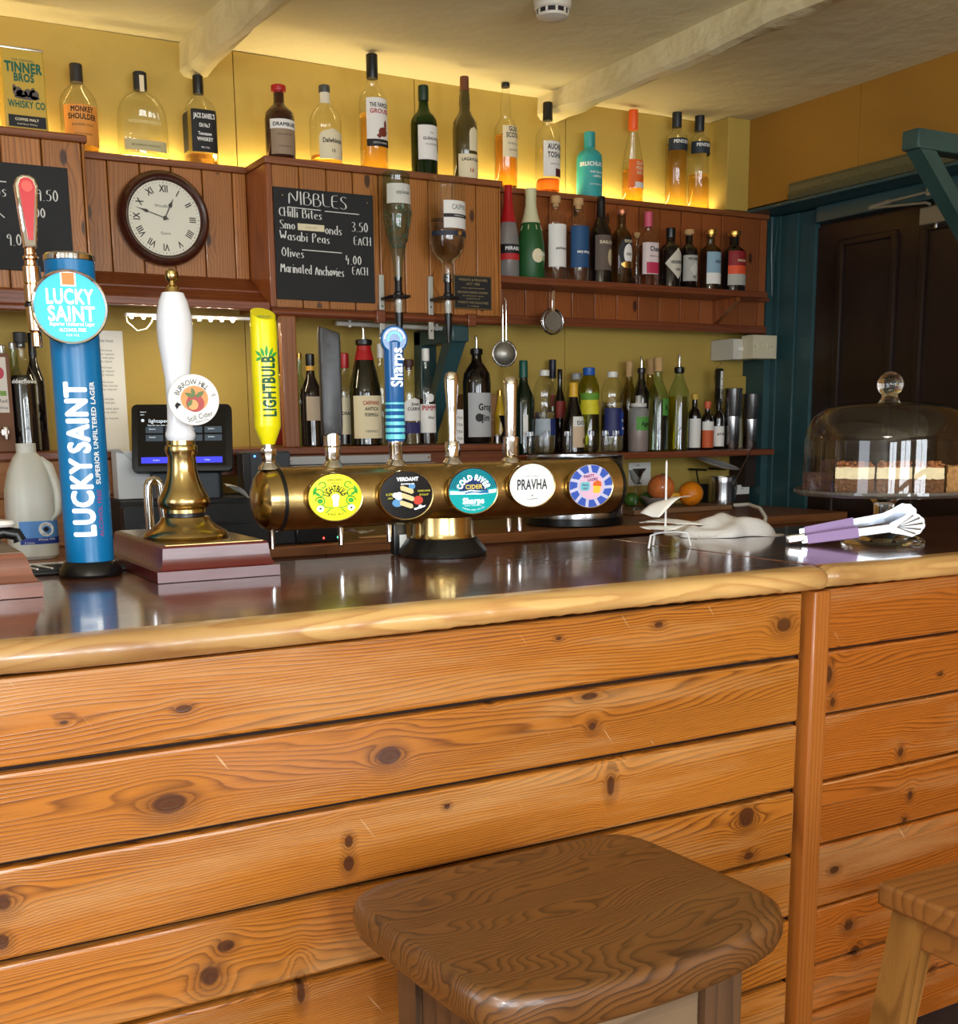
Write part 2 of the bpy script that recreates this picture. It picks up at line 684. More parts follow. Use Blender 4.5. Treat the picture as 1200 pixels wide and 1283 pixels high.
    def build(self, name, mat, parent=None, sharp=35, smooth=True):
        bmesh.ops.recalc_face_normals(self.bm, faces=self.bm.faces[:])
        me = bpy.data.meshes.new(name)
        fl = [f[self.fl] for f in self.bm.faces]
        self.bm.faces.layers.int.remove(self.fl)
        self.bm.to_mesh(me)
        self.bm.free()
        if smooth:
            for p, q in zip(me.polygons, fl):
                p.use_smooth = not q
            me.set_sharp_from_angle(angle=math.radians(sharp))
            for p, q in zip(me.polygons, fl):
                if q:
                    p.use_smooth = False
        me.materials.append(mat)
        o = bpy.data.objects.new(name, me)
        C.objects.link(o)
        if parent is not None:
            o.parent = parent
        return o


def prof_max(p):
    return max(r for r, z in p)


def thing(name, label, cat, loc=(0, 0, 0), rz=0, group=None, rot=None):
    o = bpy.data.objects.new(name, None)
    o.empty_display_size = 0.02
    C.objects.link(o)
    o.location = loc
    o.rotation_euler = rot or (0, 0, rz)
    return tag(o, label, cat, group)


def tag(o, label, cat, group=None, kind=None):
    o['label'] = label
    o['category'] = cat
    if group:
        o['group'] = group
    if kind:
        o['kind'] = kind
    return o


def struct(name, mb, mat, label, cat, parent=None, **k):
    o = mb.build(name, mat, parent, **k)
    if parent is None:
        tag(o, label, cat, kind='structure')
    return o


def copy_tree(o, parent=None):
    c = o.copy()
    C.objects.link(c)
    if parent is not None:
        c.parent = parent
    for ch in list(o.children):
        copy_tree(ch, c)
    return c
# ------------------------------------------------------------------ palette of materials
YELLOW = plaster('mustard_wall', (182, 154, 72), (164, 134, 56), 0.2, 2.2, 0.7, 0.6)
OCHRE = plaster('ochre_wall', (164, 116, 34), (146, 100, 28), 0.15, 1.6, 0.7, 0.5)
CREAM = plaster('cream_ceiling', (222, 212, 172), (206, 194, 152), 0.35, 1.4, 0.8, 0.6)
ROOMW = plaster('room_wall', (216, 214, 208), (204, 200, 190))
BEAMM = plaster('cream_beam', (218, 206, 164), (196, 182, 136), 0.9, 7.0, 0.45, 0.7)
TEAL = pbr('teal_gloss_paint', (46, 76, 80), 0.28, noise=0.12, nscale=9, bump=0.12)
DOORM = pbr('dark_brown_paint', (40, 26, 20), 0.32, noise=0.15, nscale=8)
PANEL = wood('panel_pine', (174, 110, 48), (96, 50, 18), 'Z', ring=110, warp=2.6, cross='X', rough=0.42, coat=0.25, rknots=0.3, vary=0.4, fibre=0.8, knotcol=(46, 22, 12))
PANELR = wood('panel_pine_red', (150, 82, 36), (98, 44, 18), 'Z', ring=110, warp=2.6, cross='X', rough=0.4, coat=0.25, rknots=0.3, vary=0.4, fibre=0.8, knotcol=(40, 18, 10))
RAIL = wood('rail_stain', (126, 64, 32), (82, 36, 18), 'X', ring=70, warp=1.0, rough=0.4, coat=0.3, vary=0.2)
RAILY = wood('rail_stain_side', (126, 64, 32), (82, 36, 18), 'Y', ring=70, warp=1.0, rough=0.4, coat=0.3, vary=0.2)
LEDGE = wood('ledge_wood', (140, 80, 40), (96, 48, 22), 'X', ring=60, warp=1.2, rough=0.5, coat=0.1, vary=0.2)
OAKBOX = wood('drawer_wood', (168, 112, 64), (128, 78, 42), 'X', ring=45, warp=1.6, rough=0.5, coat=0.1, vary=0.2, rknots=0.05)
WHITE = pbr('white_plastic', (232, 230, 222), 0.35)
PAPER = pbr('white_paper', (236, 234, 226), 0.8)
CHROME = pbr('chrome', (225, 225, 228), 0.06, 1.0)
STEEL = pbr('brushed_steel', (190, 190, 192), 0.22, 1.0)
BRASS = pbr('worn_brass', (186, 158, 102), 0.27, 1.0, noise=0.22, nscale=35, bump=0.08)
BRASSP = pbr('polished_brass', (182, 158, 106), 0.2, 1.0, noise=0.15, nscale=18)
BLACK = pbr('black_plastic', (18, 18, 19), 0.3)
BLACKM = pbr('black_matt', (26, 26, 27), 0.6)
GREYP = pbr('grey_plastic', (60, 66, 74), 0.4)
BLACKINK = pbr('black_ink', (18, 18, 18), 0.7)
WHITEINK = pbr('white_ink', (240, 240, 236), 0.6)
CHALK = pbr('chalk', (232, 232, 226), 0.9)
SLATE = pbr('chalkboard', (30, 31, 32), 0.7, noise=0.2, nscale=5)

YW, ZC = 3.53, 2.395
# ------------------------------------------------------------------ room shell
b = MB()
for x0, x1 in ((-2.0, 0.30), (0.302, 1.185), (1.187, 1.78), (1.782, 2.36), (2.362, 3.42)):
    b.box(x0, x1, YW, YW + 0.1, 0, ZC, 0.0015)
struct('wall_back', b, YELLOW, 'mustard yellow wall behind the bottles and shelves', 'wall')
b = MB()
b.box(-2.1, 3.5, -2.1, YW + 0.1, -0.05, 0)
struct('floor', b, wood('floor_boards', (120, 84, 54), (84, 54, 32), 'X', ring=30, cross='Y', warp=2), 'dark timber floor of the bar room', 'floor')
b = MB()
n = 28
vs, fs = [], []
for i in range(n + 1):
    for j in range(n + 1):
        x, y = -2.1 + 5.6 * i / n, -2.1 + 5.75 * j / n
        vs.append((x, y, ZC + 0.003 * math.sin(3.1 * x + 1.3 * y) * math.cos(2.3 * y - x)))
for i in range(n):
    for j in range(n):
        a = i * (n + 1) + j
        fs.append((a, a + 1, a + n + 2, a + n + 1))
b._add(vs, fs)
b.box(-2.1, 3.5, -2.1, YW + 0.1, ZC + 0.03, ZC + 0.1)
struct('ceiling', b, CREAM, 'uneven cream painted ceiling above the bar', 'ceiling')
b = MB()
b.box(-2.1, -2.0, -2.1, 0.35, 0, ZC).box(-2.1, -2.0, 1.45, YW, 0, ZC).box(-2.1, -2.0, 0.35, 1.45, 0, 1.0).box(-2.1, -2.0, 0.35, 1.45, 2.1, ZC)
struct('wall_left', b, ROOMW, 'pale wall on the left with an added opening', 'wall')  # unseen wall; its opening is made up for the left fill light
b = MB()
xs = [-2.0] + sum([[wx - ww / 2, wx + ww / 2] for wx, ww in WINDOWS], []) + [3.1]
for i in range(0, len(xs), 2):
    b.box(xs[i], xs[i + 1], -2.1, -2.0, 0, ZC)
for wx, ww in WINDOWS:
    b.box(wx - ww / 2, wx + ww / 2, -2.1, -2.0, 0, 0.97).box(wx - ww / 2, wx + ww / 2, -2.1, -2.0, 2.13, ZC)
struct('wall_front', b, ROOMW, 'pale wall behind the camera with windows', 'wall')
for k, (wx, ww) in enumerate(WINDOWS):
    b = MB()
    for x in (wx - ww / 2 + 0.02, wx, wx + ww / 2 - 0.02):
        b.box(x - 0.018, x + 0.018, -2.0, -1.97, 0.97, 2.13)
    for z in (0.99, 1.55, 2.11):
        b.box(wx - ww / 2, wx + ww / 2, -2.0, -1.975, z - 0.018, z + 0.018)
    struct('window_%d' % (k + 1), b, WHITE, 'white framed window behind the camera', 'window')
# right wall: upper part stands forward over a door recess
XR, XD = 3.1, 3.27
zl = 2.085
b = MB()
for y0, y1 in ((-2.0, 0.9), (0.902, 2.2), (2.202, 2.9), (2.902, YW)):
    b.box(XR, XR + 0.17, y0, y1, zl if y0 > 2.1 else 0, ZC, 0.0015)
struct('wall_right', b, OCHRE, 'ochre yellow wall above the dark door', 'wall')
b = MB()
b.box(XD, XD + 0.1, 2.1, YW, 0, ZC)
b.box(XR, XD, 2.19, 2.2, 0, zl)
struct('wall_recess', b, DOORM, 'dark wall at the back of the door recess', 'wall')
b = MB()
b.box(2.995, XR, YW - 0.11, YW, 2.075, ZC, 0.004)
struct('trim_1', b, YELLOW, 'boxed yellow pipe casing in the upper right corner', 'trim')
# lintel moulding and soffit
b = MB()
b.prism([(0, 0), (-0.012, 0.004), (-0.02, 0.018), (-0.012, 0.03), (-0.016, 0.048), (-0.008, 0.06), (0.02, 0.062), (0.02, 0)], 0, 1.0,
        Matrix(((1, 0, 0, XR), (0, 0, 1, 2.2), (0, 1, 0, zl - 0.01), (0, 0, 0, 1))))
struct('trim_2', b, pbr('olive_paint', (96, 92, 62), 0.35, noise=0.1), 'olive painted moulding along the door lintel', 'trim')
b = MB()
b.box(XR - 0.005, XD, 2.2, YW, zl - 0.018, zl - 0.006, 0.002)
b.box(XD - 0.05, XD, 2.2, 3.2, zl - 0.075, zl - 0.018, 0.004)
struct('trim_3', b, TEAL, 'dark teal soffit above the door', 'trim')
b = MB()
b.box(3.195, XD, 3.41, 3.53, 0, zl - 0.02, 0.002)
b.box(XD - 0.035, XD, 3.30, 3.41, 0, zl - 0.02, 0.004)
b.box(XD - 0.025, XD, 3.22, 3.30, 0, zl - 0.02, 0.004)
b.box(XD - 0.042, XD, 3.385, 3.41, 0, zl - 0.02, 0.003)
b.tube([(3.2, 3.4, 2.06), (3.205, 3.404, 1.93), (3.215, 3.408, 1.78), (3.222, 3.408, 1.93), (3.235, 3.4, 2.06)], 0.006, 8)
struct('trim_4', b, TEAL, 'teal gloss door frame to the right of the shelves', 'trim')
# door
dr = MB()
dr.box(XD - 0.012, XD, 2.2, 3.22, 0.0, 2.0)
d = struct('door_1', dr, DOORM, 'dark brown panelled door on the right', 'door')
m = MB()
for y0, y1, z0, z1 in ((2.86, 3.1, 1.25, 1.93), (2.5, 2.74, 1.25, 1.93), (2.22, 2.4, 1.25, 1.93), (2.86, 3.1, 0.2, 1.1), (2.5, 2.74, 0.2, 1.1)):
    for q in (y0, y1):
        m.box(XD - 0.028, XD - 0.01, q - 0.014, q + 0.014, z0, z1, 0.006)
    for q in (z0, z1):
        m.box(XD - 0.026, XD - 0.01, y0 - 0.01, y1 + 0.01, q - 0.012, q + 0.012, 0.006)
m.build('panel_moulding', DOORM, d)
# ceiling beams
for k, (pa, pb) in enumerate((((228, 96), (252, 92)), ((675, 152), (700, 149)))):
    A, B = P(*pa, Y=YW), P(*pb, Y=YW)
    x0, x1, z0 = A.x, A.x + 0.07, A.z
    vs, fs = [], []
    n = 70
    rnd = random.Random(k + 3)
    ph = [rnd.uniform(0, 6) for _ in range(8)]
    for i in range(n + 1):
        y = YW - 5.5 * i / n
        wv = lambda p, f: math.sin(p + f * y)
        dz = 0.006 * wv(ph[0], 5.3) + 0.004 * wv(ph[1], 13.1) + 0.003 * rnd.uniform(-1, 1)
        dx = 0.006 * wv(ph[2], 4.1) + 0.003 * rnd.uniform(-1, 1)
        dx2 = 0.010 * wv(ph[3], 6.1) + 0.004 * rnd.uniform(-1, 1)
        vs += [(x0 + dx * 0.3, y, ZC + 0.02), (x0 + dx, y, z0 + 0.012 + dz), (x0 + 0.012 + dx, y, z0 + dz * 0.6),
               (x0 + 0.036 + dx, y, z0 - 0.004 + dz * 0.5 + 0.004 * rnd.uniform(-1, 1)), (x1 + dx2, y, z0 + 0.01 - dz), (x1 + 0.01 + dx2 * 0.4, y, ZC + 0.02)]
    for i in range(n):
        for j in range(5):
            a = i * 6 + j
            fs.append((a, a + 1, a + 7, a + 6))
    b = MB()
    b._add(vs, fs)
    struct('beam_%d' % (k + 1), b, BEAMM, ('cream painted ceiling beam on the left', 'cream painted ceiling beam on the right')[k], 'beam', sharp=22)

# ------------------------------------------------------------------ high cabinets behind the bar
def boards(x0, x1, y, z0, z1, w, d=0.02, y1=None):
    """vertical tongue-and-groove boards, front face at y"""
    m = MB()
    x = x0
    while x < x1 - 1e-4:
        e = min(x + w, x1)
        m.box(x + 0.0012, e - 0.0012, y, y + d, z0, z1, 0.003)
        x = e
    return m


# left cabinet
LX = 0.686
t = thing('wall_cabinet', 'high pine board cabinet at the left edge, above the blue column', 'cabinet', (0.2, 3.25, 1.62))
X0, Y0, Z0 = t.location
boards(-0.5 - X0, LX - X0, 0, 1.66 - Z0, 2.03 - Z0, 0.098).build('front_boards', PANEL, t)
MB().box(-0.5 - X0, LX - X0, 0.02, YW - Y0 - 0.002, 1.63 - Z0, 2.03 - Z0).build('carcass', PANEL, t)
MB().box(-0.5 - X0, LX + 0.006 - X0, -0.008, YW - Y0 - 0.002, 2.03 - Z0, 2.049 - Z0, 0.004).build('top_board', LEDGE, t)
MB().box(-0.5 - X0, LX - X0, -0.006, 0.05, 1.62 - Z0, 1.66 - Z0, 0.005).box(-0.5 - X0, LX - X0, -0.016, 0.04, 1.605 - Z0, 1.62 - Z0, 0.004).build('bottom_rail', RAIL, t)
# clock panel (set back) with its sloping cove board
NX0, NX1 = 1.17, 1.93
t = thing('wall_panel', 'recessed pine board panel behind the round clock', 'panel', (0.93, 3.41, 1.62))
X0, Y0, Z0 = t.location
boards(LX - X0 + 0.001, NX0 - X0 - 0.001, 0, 1.72 - Z0, 2.028 - Z0, 0.088).build('front_boards', PANEL, t)
MB().box(LX - X0 + 0.001, NX0 - X0 - 0.001, -0.008, YW - Y0 - 0.002, 2.028 - Z0, 2.046 - Z0, 0.003).build('ledge', LEDGE, t)
m = MB()
w0, w1 = LX - X0 + 0.002, NX0 - X0 - 0.002
for (ya, za, yb, zb_, th) in ((0.0, 1.735, -0.075, 1.693, 0.014), (-0.07, 1.692, -0.15, 1.648, 0.018)):
    m.prism([(ya, za - Z0), (yb, zb_ - Z0), (yb, zb_ - Z0 - th), (ya, za - Z0 - th)], w0, w1, Matrix(((0, 0, 1, 0), (1, 0, 0, 0), (0, 1, 0, 0), (0, 0, 0, 1))))
m.box(w0, w1, -0.165, -0.14, 1.632 - Z0, 1.655 - Z0, 0.003)
m.build('cove_board', RAIL, t)
# centre cabinet carrying the blackboard
t = thing('wall_cabinet', 'centre pine cabinet carrying the snack blackboard and upturned bottles', 'cabinet', (1.55, 3.25, 1.615))
X0, Y0, Z0 = t.location
boards(NX0 + 0.018 - X0, NX1 - X0, 0, 1.642 - Z0, 2.028 - Z0, 0.082).build('front_boards', PANEL, t)
MB().box(NX0 - X0, NX0 + 0.018 - X0, -0.004, YW - Y0 - 0.002, 1.642 - Z0, 2.028 - Z0, 0.002).build('side_panel', PANELR, t)
MB().box(NX0 + 0.018 - X0, NX1 - X0, 0.02, YW - Y0 - 0.002, 1.66 - Z0, 2.028 - Z0).build('carcass', PANEL, t)
MB().box(NX0 - 0.004 - X0, NX1 + 0.004 - X0, -0.012, YW - Y0 - 0.002, 2.028 - Z0, 2.047 - Z0, 0.003).build('top_board', LEDGE, t)
m = MB()
m.tube([(NX0 - X0, -0.004, 1.627 - Z0), (NX1 + 0.01 - X0, -0.004, 1.627 - Z0)], 0.0125, 12)
m.box(NX0 - X0, NX1 - X0, 0.0, 0.05, 1.618 - Z0, 1.641 - Z0)
m.build('bottom_rail', RAIL, t)
for x in (1.49, 1.80):
    MB().box(x - X0, x + 0.03 - X0, -0.022, 0.0, 1.607 - Z0, 1.645 - Z0, 0.003).build('rail_bracket', RAIL, t)
# right gallery with the gin shelf
GX1 = 3.19
t = thing('shelf_gallery', 'long reddish board panel with a bottle shelf, right of the blackboard', 'shelf', (2.5, 3.41, 1.62))
X0, Y0, Z0 = t.location
boards(NX1 - X0 + 0.002, GX1 - X0, 0, 1.66 - Z0, 2.05 - Z0, 0.094).build('back_boards', PANELR, t)
MB().box(NX1 - X0 + 0.006, GX1 - X0, -0.01, YW - Y0 - 0.002, 2.05 - Z0, 2.068 - Z0, 0.003).build('top_ledge', LEDGE, t)
MB().box(NX1 - X0 + 0.002, GX1 - X0, -0.012, 0.02, 1.635 - Z0, 1.665 - Z0, 0.004).build('bottom_rail', RAIL, t)
MB().box(NX1 - X0 + 0.001, 3.06 - X0, -0.15, 0.0, 1.748 - Z0, 1.77 - Z0, 0.003).box(3.06 - X0, 3.185 - X0, -0.03, 0, 1.752 - Z0, 1.766 - Z0, 0.003).build('shelf_board', RAIL, t)
for x in (NX1 + 0.003, 2.93):
    MB().prism([(0, 0), (-0.13, 0), (-0.13, -0.012), (-0.01, -0.085), (0, -0.085)], 0, 0.018, Matrix(((0, 0, 1, x - X0), (1, 0, 0, 0), (0, 1, 0, 1.748 - Z0), (0, 0, 0, 1)))).build('shelf_bracket', PANELR, t)

# ------------------------------------------------------------------ low shelves and back counter
ZL, ZR, ZK = 1.247, 1.208, 0.99
t = thing('bottle_shelf', 'low timber shelf under the blackboard cabinet holding liqueur bottles', 'shelf', (1.35, 3.2, 1.2))
X0, Y0, Z0 = t.location
MB().box(0.98 - X0, 1.94 - X0, 0, YW - Y0 - 0.002, ZL - 0.02 - Z0, ZL - Z0, 0.003).build('shelf_board', RAIL, t)
MB().box(0.98 - X0, 1.96 - X0, 0.02, 0.04, ZL - 0.075 - Z0, ZL - 0.02 - Z0, 0.003).build('apron', RAIL, t)
a = P(356, 560, Y=3.215)
a2 = P(375, 560, Y=3.215)
MB().box(a.x - X0, a2.x - X0, 0.004, 0.03, ZL - Z0, 1.615 - Z0, 0.004).build('post', wood('post_wood', (150, 92, 52), (112, 62, 32), 'Z', ring=60, cross='X', warp=1.0, rough=0.45, coat=0.2), t)
t = thing('bottle_shelf', 'low timber shelf at the right holding syrups, shot glasses and shaker tins', 'shelf', (2.55, 3.27, 1.18))
X0, Y0, Z0 = t.location
MB().box(1.945 - X0, 3.13 - X0, 0, YW - Y0 - 0.002, ZR - 0.022 - Z0, ZR - Z0, 0.003).build('shelf_board', RAIL, t)
DW = pbr('dark_wood_support', (44, 30, 24), 0.6)
MB().box(2.28 - X0, 2.36 - X0, 0.09, 0.24, ZK + 0.001 - Z0, ZR - 0.022 - Z0).build('shelf_support', DW, t)
MB().box(3.135 - X0, 3.187 - X0, 0.16, 0.25, 1.06 - Z0, ZR - 0.022 - Z0).build('shelf_support', DW, t)
t = thing('back_counter', 'worn timber back counter below the bottle shelves', 'counter', (1.5, 2.95, 0))
X0, Y0, Z0 = t.location
MB().box(-1.2 - X0, 3.185 - X0, 0, YW - Y0 - 0.002, ZK - 0.03, ZK, 0.004).build('counter_top', wood('counter_wood', (150, 96, 56), (104, 60, 32), 'X', ring=40, warp=2, cross='Y', rough=0.4, coat=0.2, vary=0.1), t)
m = MB()
for x0, x1 in ((-1.2, 0.3), (0.302, 1.2), (1.202, 2.12), (2.62, 3.185)):
    m.box(x0 - X0, x1 - X0, 0.02, YW - Y0 - 0.01, 0.001, ZK - 0.03, 0.004)
m.box(2.12 - X0, 2.62 - X0, 0.3, YW - Y0 - 0.01, 0.001, ZK - 0.03)
m.build('cupboard_front', wood('cupboard_wood', (132, 74, 44), (92, 46, 26), 'X', ring=40, warp=2, rough=0.5, coat=0.1), t)
t = thing('drawer_cabinet', 'plain timber box cabinet on the back counter, behind the milk bottle', 'cabinet', (0.2, 3.28, ZK))
X0, Y0, Z0 = t.location
m = MB()
for z0, z1 in ((0.004, 0.135), (0.138, 0.232)):
    m.box(-0.9 - X0, 0.715 - X0, 0, 0.02, z0, z1, 0.003)
m.build('front_boards', OAKBOX, t)
MB().box(-0.9 - X0, 0.70 - X0, 0.02, YW - Y0 - 0.002, 0.0, 0.235).build('carcass', OAKBOX, t)
MB().box(-0.9 - X0, 0.735 - X0, -0.012, YW - Y0 - 0.002, 0.235, ZL - ZK, 0.004).build('top_board', RAIL, t)
MB().box(0.705 - X0, 0.725 - X0, -0.004, 0.24, 0.0, 0.234, 0.002).build('corner_strip', RAIL, t)
# teal shelf bracket behind the taps
def tri_bracket(name, label, loc, rz, L_, H_, th, sec, col):
    t = thing(name, label, 'bracket', loc, rz)
    MB().box(0, sec, -th / 2, th / 2, -H_, 0, 0.004).build('wall_post', col, t)
    MB().box(0.0, L_, -th / 2, th / 2, -sec, 0, 0.005).build('arm', col, t)
    s = sec * 0.8
    MB().prism([(sec, -H_ + 0.02), (sec, -H_ + 0.02 + s * 1.3), (L_ - sec * 1.5, -sec), (L_ - sec * 0.3, -sec)], -th / 2 + 0.004, th / 2 - 0.004,
               Matrix(((1, 0, 0, 0), (0, 0, -1, 0), (0, 1, 0, 0), (0, 0, 0, 1)))).build('brace', col, t)
    return t


tri_bracket('shelf_bracket', 'teal wooden bracket under the end of the blackboard cabinet', (1.79, YW - 0.001, 1.612), -PI / 2, 0.27, 0.36, 0.06, 0.05, TEAL)
# near bracket on the right wall, running out of the picture
tri_bracket('wall_bracket', 'dark teal wooden bracket jutting in at the upper right edge', (2.78, 2.0, 1.975), PI, 0.475, 0.46, 0.05, 0.045, pbr('dark_teal_paint', (44, 70, 66), 0.4, noise=0.15, nscale=14))

# ------------------------------------------------------------------ the bar
BX = 0.75
YB, ZB = 1.48, 1.05
KN = [(230, 888, 10, 5), (487, 947, 16, 12), (212, 1008, 24, 15), (437, 1055, 6, 9), (437, 1083, 7, 11), (283, 1186, 11, 8), (263, 1223, 15, 14), (4, 1132, 14, 14), (2, 1180, 9, 10),
      (377, 1243, 6, 18), (742, 910, 8, 8), (738, 872, 14, 5), (825, 783, 8, 4), (982, 783, 14, 10), (935, 1024, 12, 12), (938, 1072, 10, 6), (765, 985, 7, 14), (615, 880, 5, 3), (560, 1010, 5, 4), (80, 905, 6, 3), (700, 800, 6, 3)]
KR = [(1040, 845, 7, 11), (1045, 880, 5, 7), (1130, 943, 6, 7), (1142, 998, 5, 6), (1135, 1028, 5, 5), (1047, 1091, 8, 5), (1065, 1160, 9, 8), (1073, 1192, 8, 7), (1180, 845, 5, 3), (1170, 1215, 6, 5)]


def knots(lst):
    r = []
    for (px, py, a, b_) in lst:
        q = P(px, py, Y=YB)
        s = depth_at(q) / F
        r.append((q.x - BX, q.z, a * s * 1.0, b_ * s))
    return r


PINE = wood('honey_pine', (182, 112, 38), (84, 36, 8), 'X', ring=165, warp=8, stretch=0.10, rough=0.3, coat=0.35, knots=knots(KN), vary=0.16, fibre=0.8, knotcol=(62, 30, 18), coatrough=0.16, wear=0.32, contrast=1.9)
PINER = wood('honey_pine_right', (176, 98, 30), (80, 32, 6), 'X', ring=165, warp=8, stretch=0.10, rough=0.3, coat=0.35, knots=knots(KR), vary=0.16, fibre=0.8, knotcol=(62, 30, 18), coatrough=0.16, wear=0.32, contrast=1.9)
t = thing('bar_counter', 'honey pine bar front of wide horizontal boards', 'bar counter', (BX, YB, 0))
zs = [1.0095, 0.8905, 0.7685, 0.642, 0.517, 0.394, 0.27, 0.146, 0.02]
m = MB()
for a, b_ in zip(zs[1:], zs[:-1]):
    m.box(-1.98 - BX, 1.496 - BX, 0, 0.022, a + 0.0036, b_ - 0.0036, 0.005)
m.build('front_boards', PINE, t)
m = MB()
zr = [1.0095, P(1100, 807, Y=YB).z, P(1100, 885, Y=YB).z, P(1100, 966, Y=YB).z, P(1100, 1042, Y=YB).z]
zr += [P(1017, 1142, Y=YB).z, P(1015, 1213, Y=YB).z]
while zr[-1] > 0.1:
    zr.append(zr[-1] - 0.098)
for a, b_ in zip(zr[1:], zr[:-1]):
    m.box(1.54 - BX, 3.09 - BX, 0.004, 0.026, a + 0.0025, b_ - 0.0025, 0.004)
m.build('right_front_boards', PINER, t)
MB().box(1.507 - BX, 1.548 - BX, -0.018, 0.02, 0.0, 1.0085, 0.004).build('corner_post', wood('post_pine', (172, 102, 40), (116, 58, 20), 'Z', ring=110, cross='X', warp=1.2, rough=0.35, coat=0.3), t)
MB().box(-1.98 - BX, 3.09 - BX, 0.024, 0.06, 0.0, 1.005).box(-1.98 - BX, 3.09 - BX, 0.54, 0.56, 0.0, 1.005).build('carcass', pbr('dark_gap', (38, 18, 10), 0.8), t)
TOPW = wood('dark_varnished_top', (126, 70, 38), (74, 36, 20), 'X', ring=26, warp=2.2, stretch=0.08, cross='Y', rough=0.3, coat=1.0, vary=0.12, fibre=0.6, knotcol=(36, 16, 10), coatrough=0.09, bumpd=0.0004, stain=0.5)
EDGE = wood('live_edge', (222, 180, 112), (170, 110, 54), 'X', ring=40, warp=3.0, stretch=0.2, rough=0.4, coat=0.4, vary=0.1, stain=0.8, knotcol=(96, 50, 24), coatrough=0.15)


def live_edge(x0, x1, seed, X0, Y0):
    rnd = random.Random(seed)
    ph = [rnd.uniform(0, 6) for _ in range(6)]
    sec = [(1.5, 1.0125), (1.466, 1.0125), (1.456, 1.017), (1.451, 1.027), (1.452, 1.038), (1.460, 1.047), (1.472, 1.0507), (1.5, 1.0507)]
    n = int((x1 - x0) / 0.012)
    vs, fs = [], []
    k = len(sec)
    for i in range(n + 1):
        x = x0 + (x1 - x0) * i / n
        d = 0.006 * math.sin(ph[0] + 3.1 * x) + 0.003 * math.sin(ph[1] + 11 * x) + 0.0012 * rnd.uniform(-1, 1)
        e = 0.003 * math.sin(ph[2] + 5 * x) + 0.0012 * rnd.uniform(-1, 1)
        end = min(i, n - i)
        rr = 0.012 * max(0, 1 - end / 2) ** 2
        for j, (y, z) in enumerate(sec):
            f = (0, 0.4, 0.9, 1, 1, 0.8, 0.6, 0)[j]
            zz = z + max(-0.0012, e) * (0, 0.7, 0.7, 0.4, 0, 0, 0, 0)[j]
            vs.append((x - X0, y + d * f + rr * f - Y0, zz - 1.01 - (rr * 0.5 if j in (5, 6) else 0)))
    for i in range(n):
        for j in range(k - 1):
            a = i * k + j
            fs.append((a, a + 1, a + k + 1, a + k))
    fs += [tuple(range(k)), tuple(range(n * k, n * k + k))]
    m = MB()
    m._add(vs, fs)
    return m


for (x0, x1, lab, seed) in ((-1.98, 1.535, 'dark varnished bar top with pale natural edge under the beer taps', 4), (1.543, 3.09, 'dark varnished bar top slab under the glass cake stand', 9)):
    t = thing('worktop', lab, 'worktop', (x0 + 0.5, 1.7, 1.01))
    X0, Y0, Z0 = t.location
    if seed == 4:
        m = MB().prism([(x0 - X0, 1.492 - Y0), (x1 - X0, 1.492 - Y0), (x1 - X0, 2.115 - Y0), (0.735 - X0, 2.115 - Y0), (0.735 - X0, 2.36 - Y0), (x0 - X0, 2.36 - Y0)], 0.003, 0.04, None, 0.002)
    else:
        m = MB().prism([(x0 - X0, 1.492 - Y0), (x1 - X0, 1.492 - Y0), (x1 - X0, 2.115 - Y0), (x0 - X0, 2.115 - Y0)], 0.003, 0.04, None, 0.002)
    m.build('slab', TOPW, t)
    live_edge(x0, x1, seed, X0, Y0).build('live_edge', EDGE, t, sharp=50)

# ------------------------------------------------------------------ stools
ELM = wood('elm_seat', (106, 68, 30), (34, 18, 7), 'X', ring=95, warp=9, stretch=0.35, cross='Y', rough=0.38, coat=0.25, vary=0.05, fibre=0.5, stain=0.3, knotcol=(58, 30, 15), coatrough=0.12, contrast=2.2)
ELMD = wood('stool_frame', (84, 58, 36), (40, 26, 16), 'Z', ring=50, warp=2, cross='X', rough=0.5, coat=0.1, vary=0.3)
ST2 = wood('stool_pine', (136, 86, 38), (88, 50, 20), 'X', ring=50, warp=2, cross='Y', rough=0.4, coat=0.25, vary=0.2)
ST2L = wood('stool_pine_leg', (150, 104, 48), (100, 62, 26), 'Z', ring=60, warp=1.5, cross='X', rough=0.4, coat=0.25, vary=0.2)


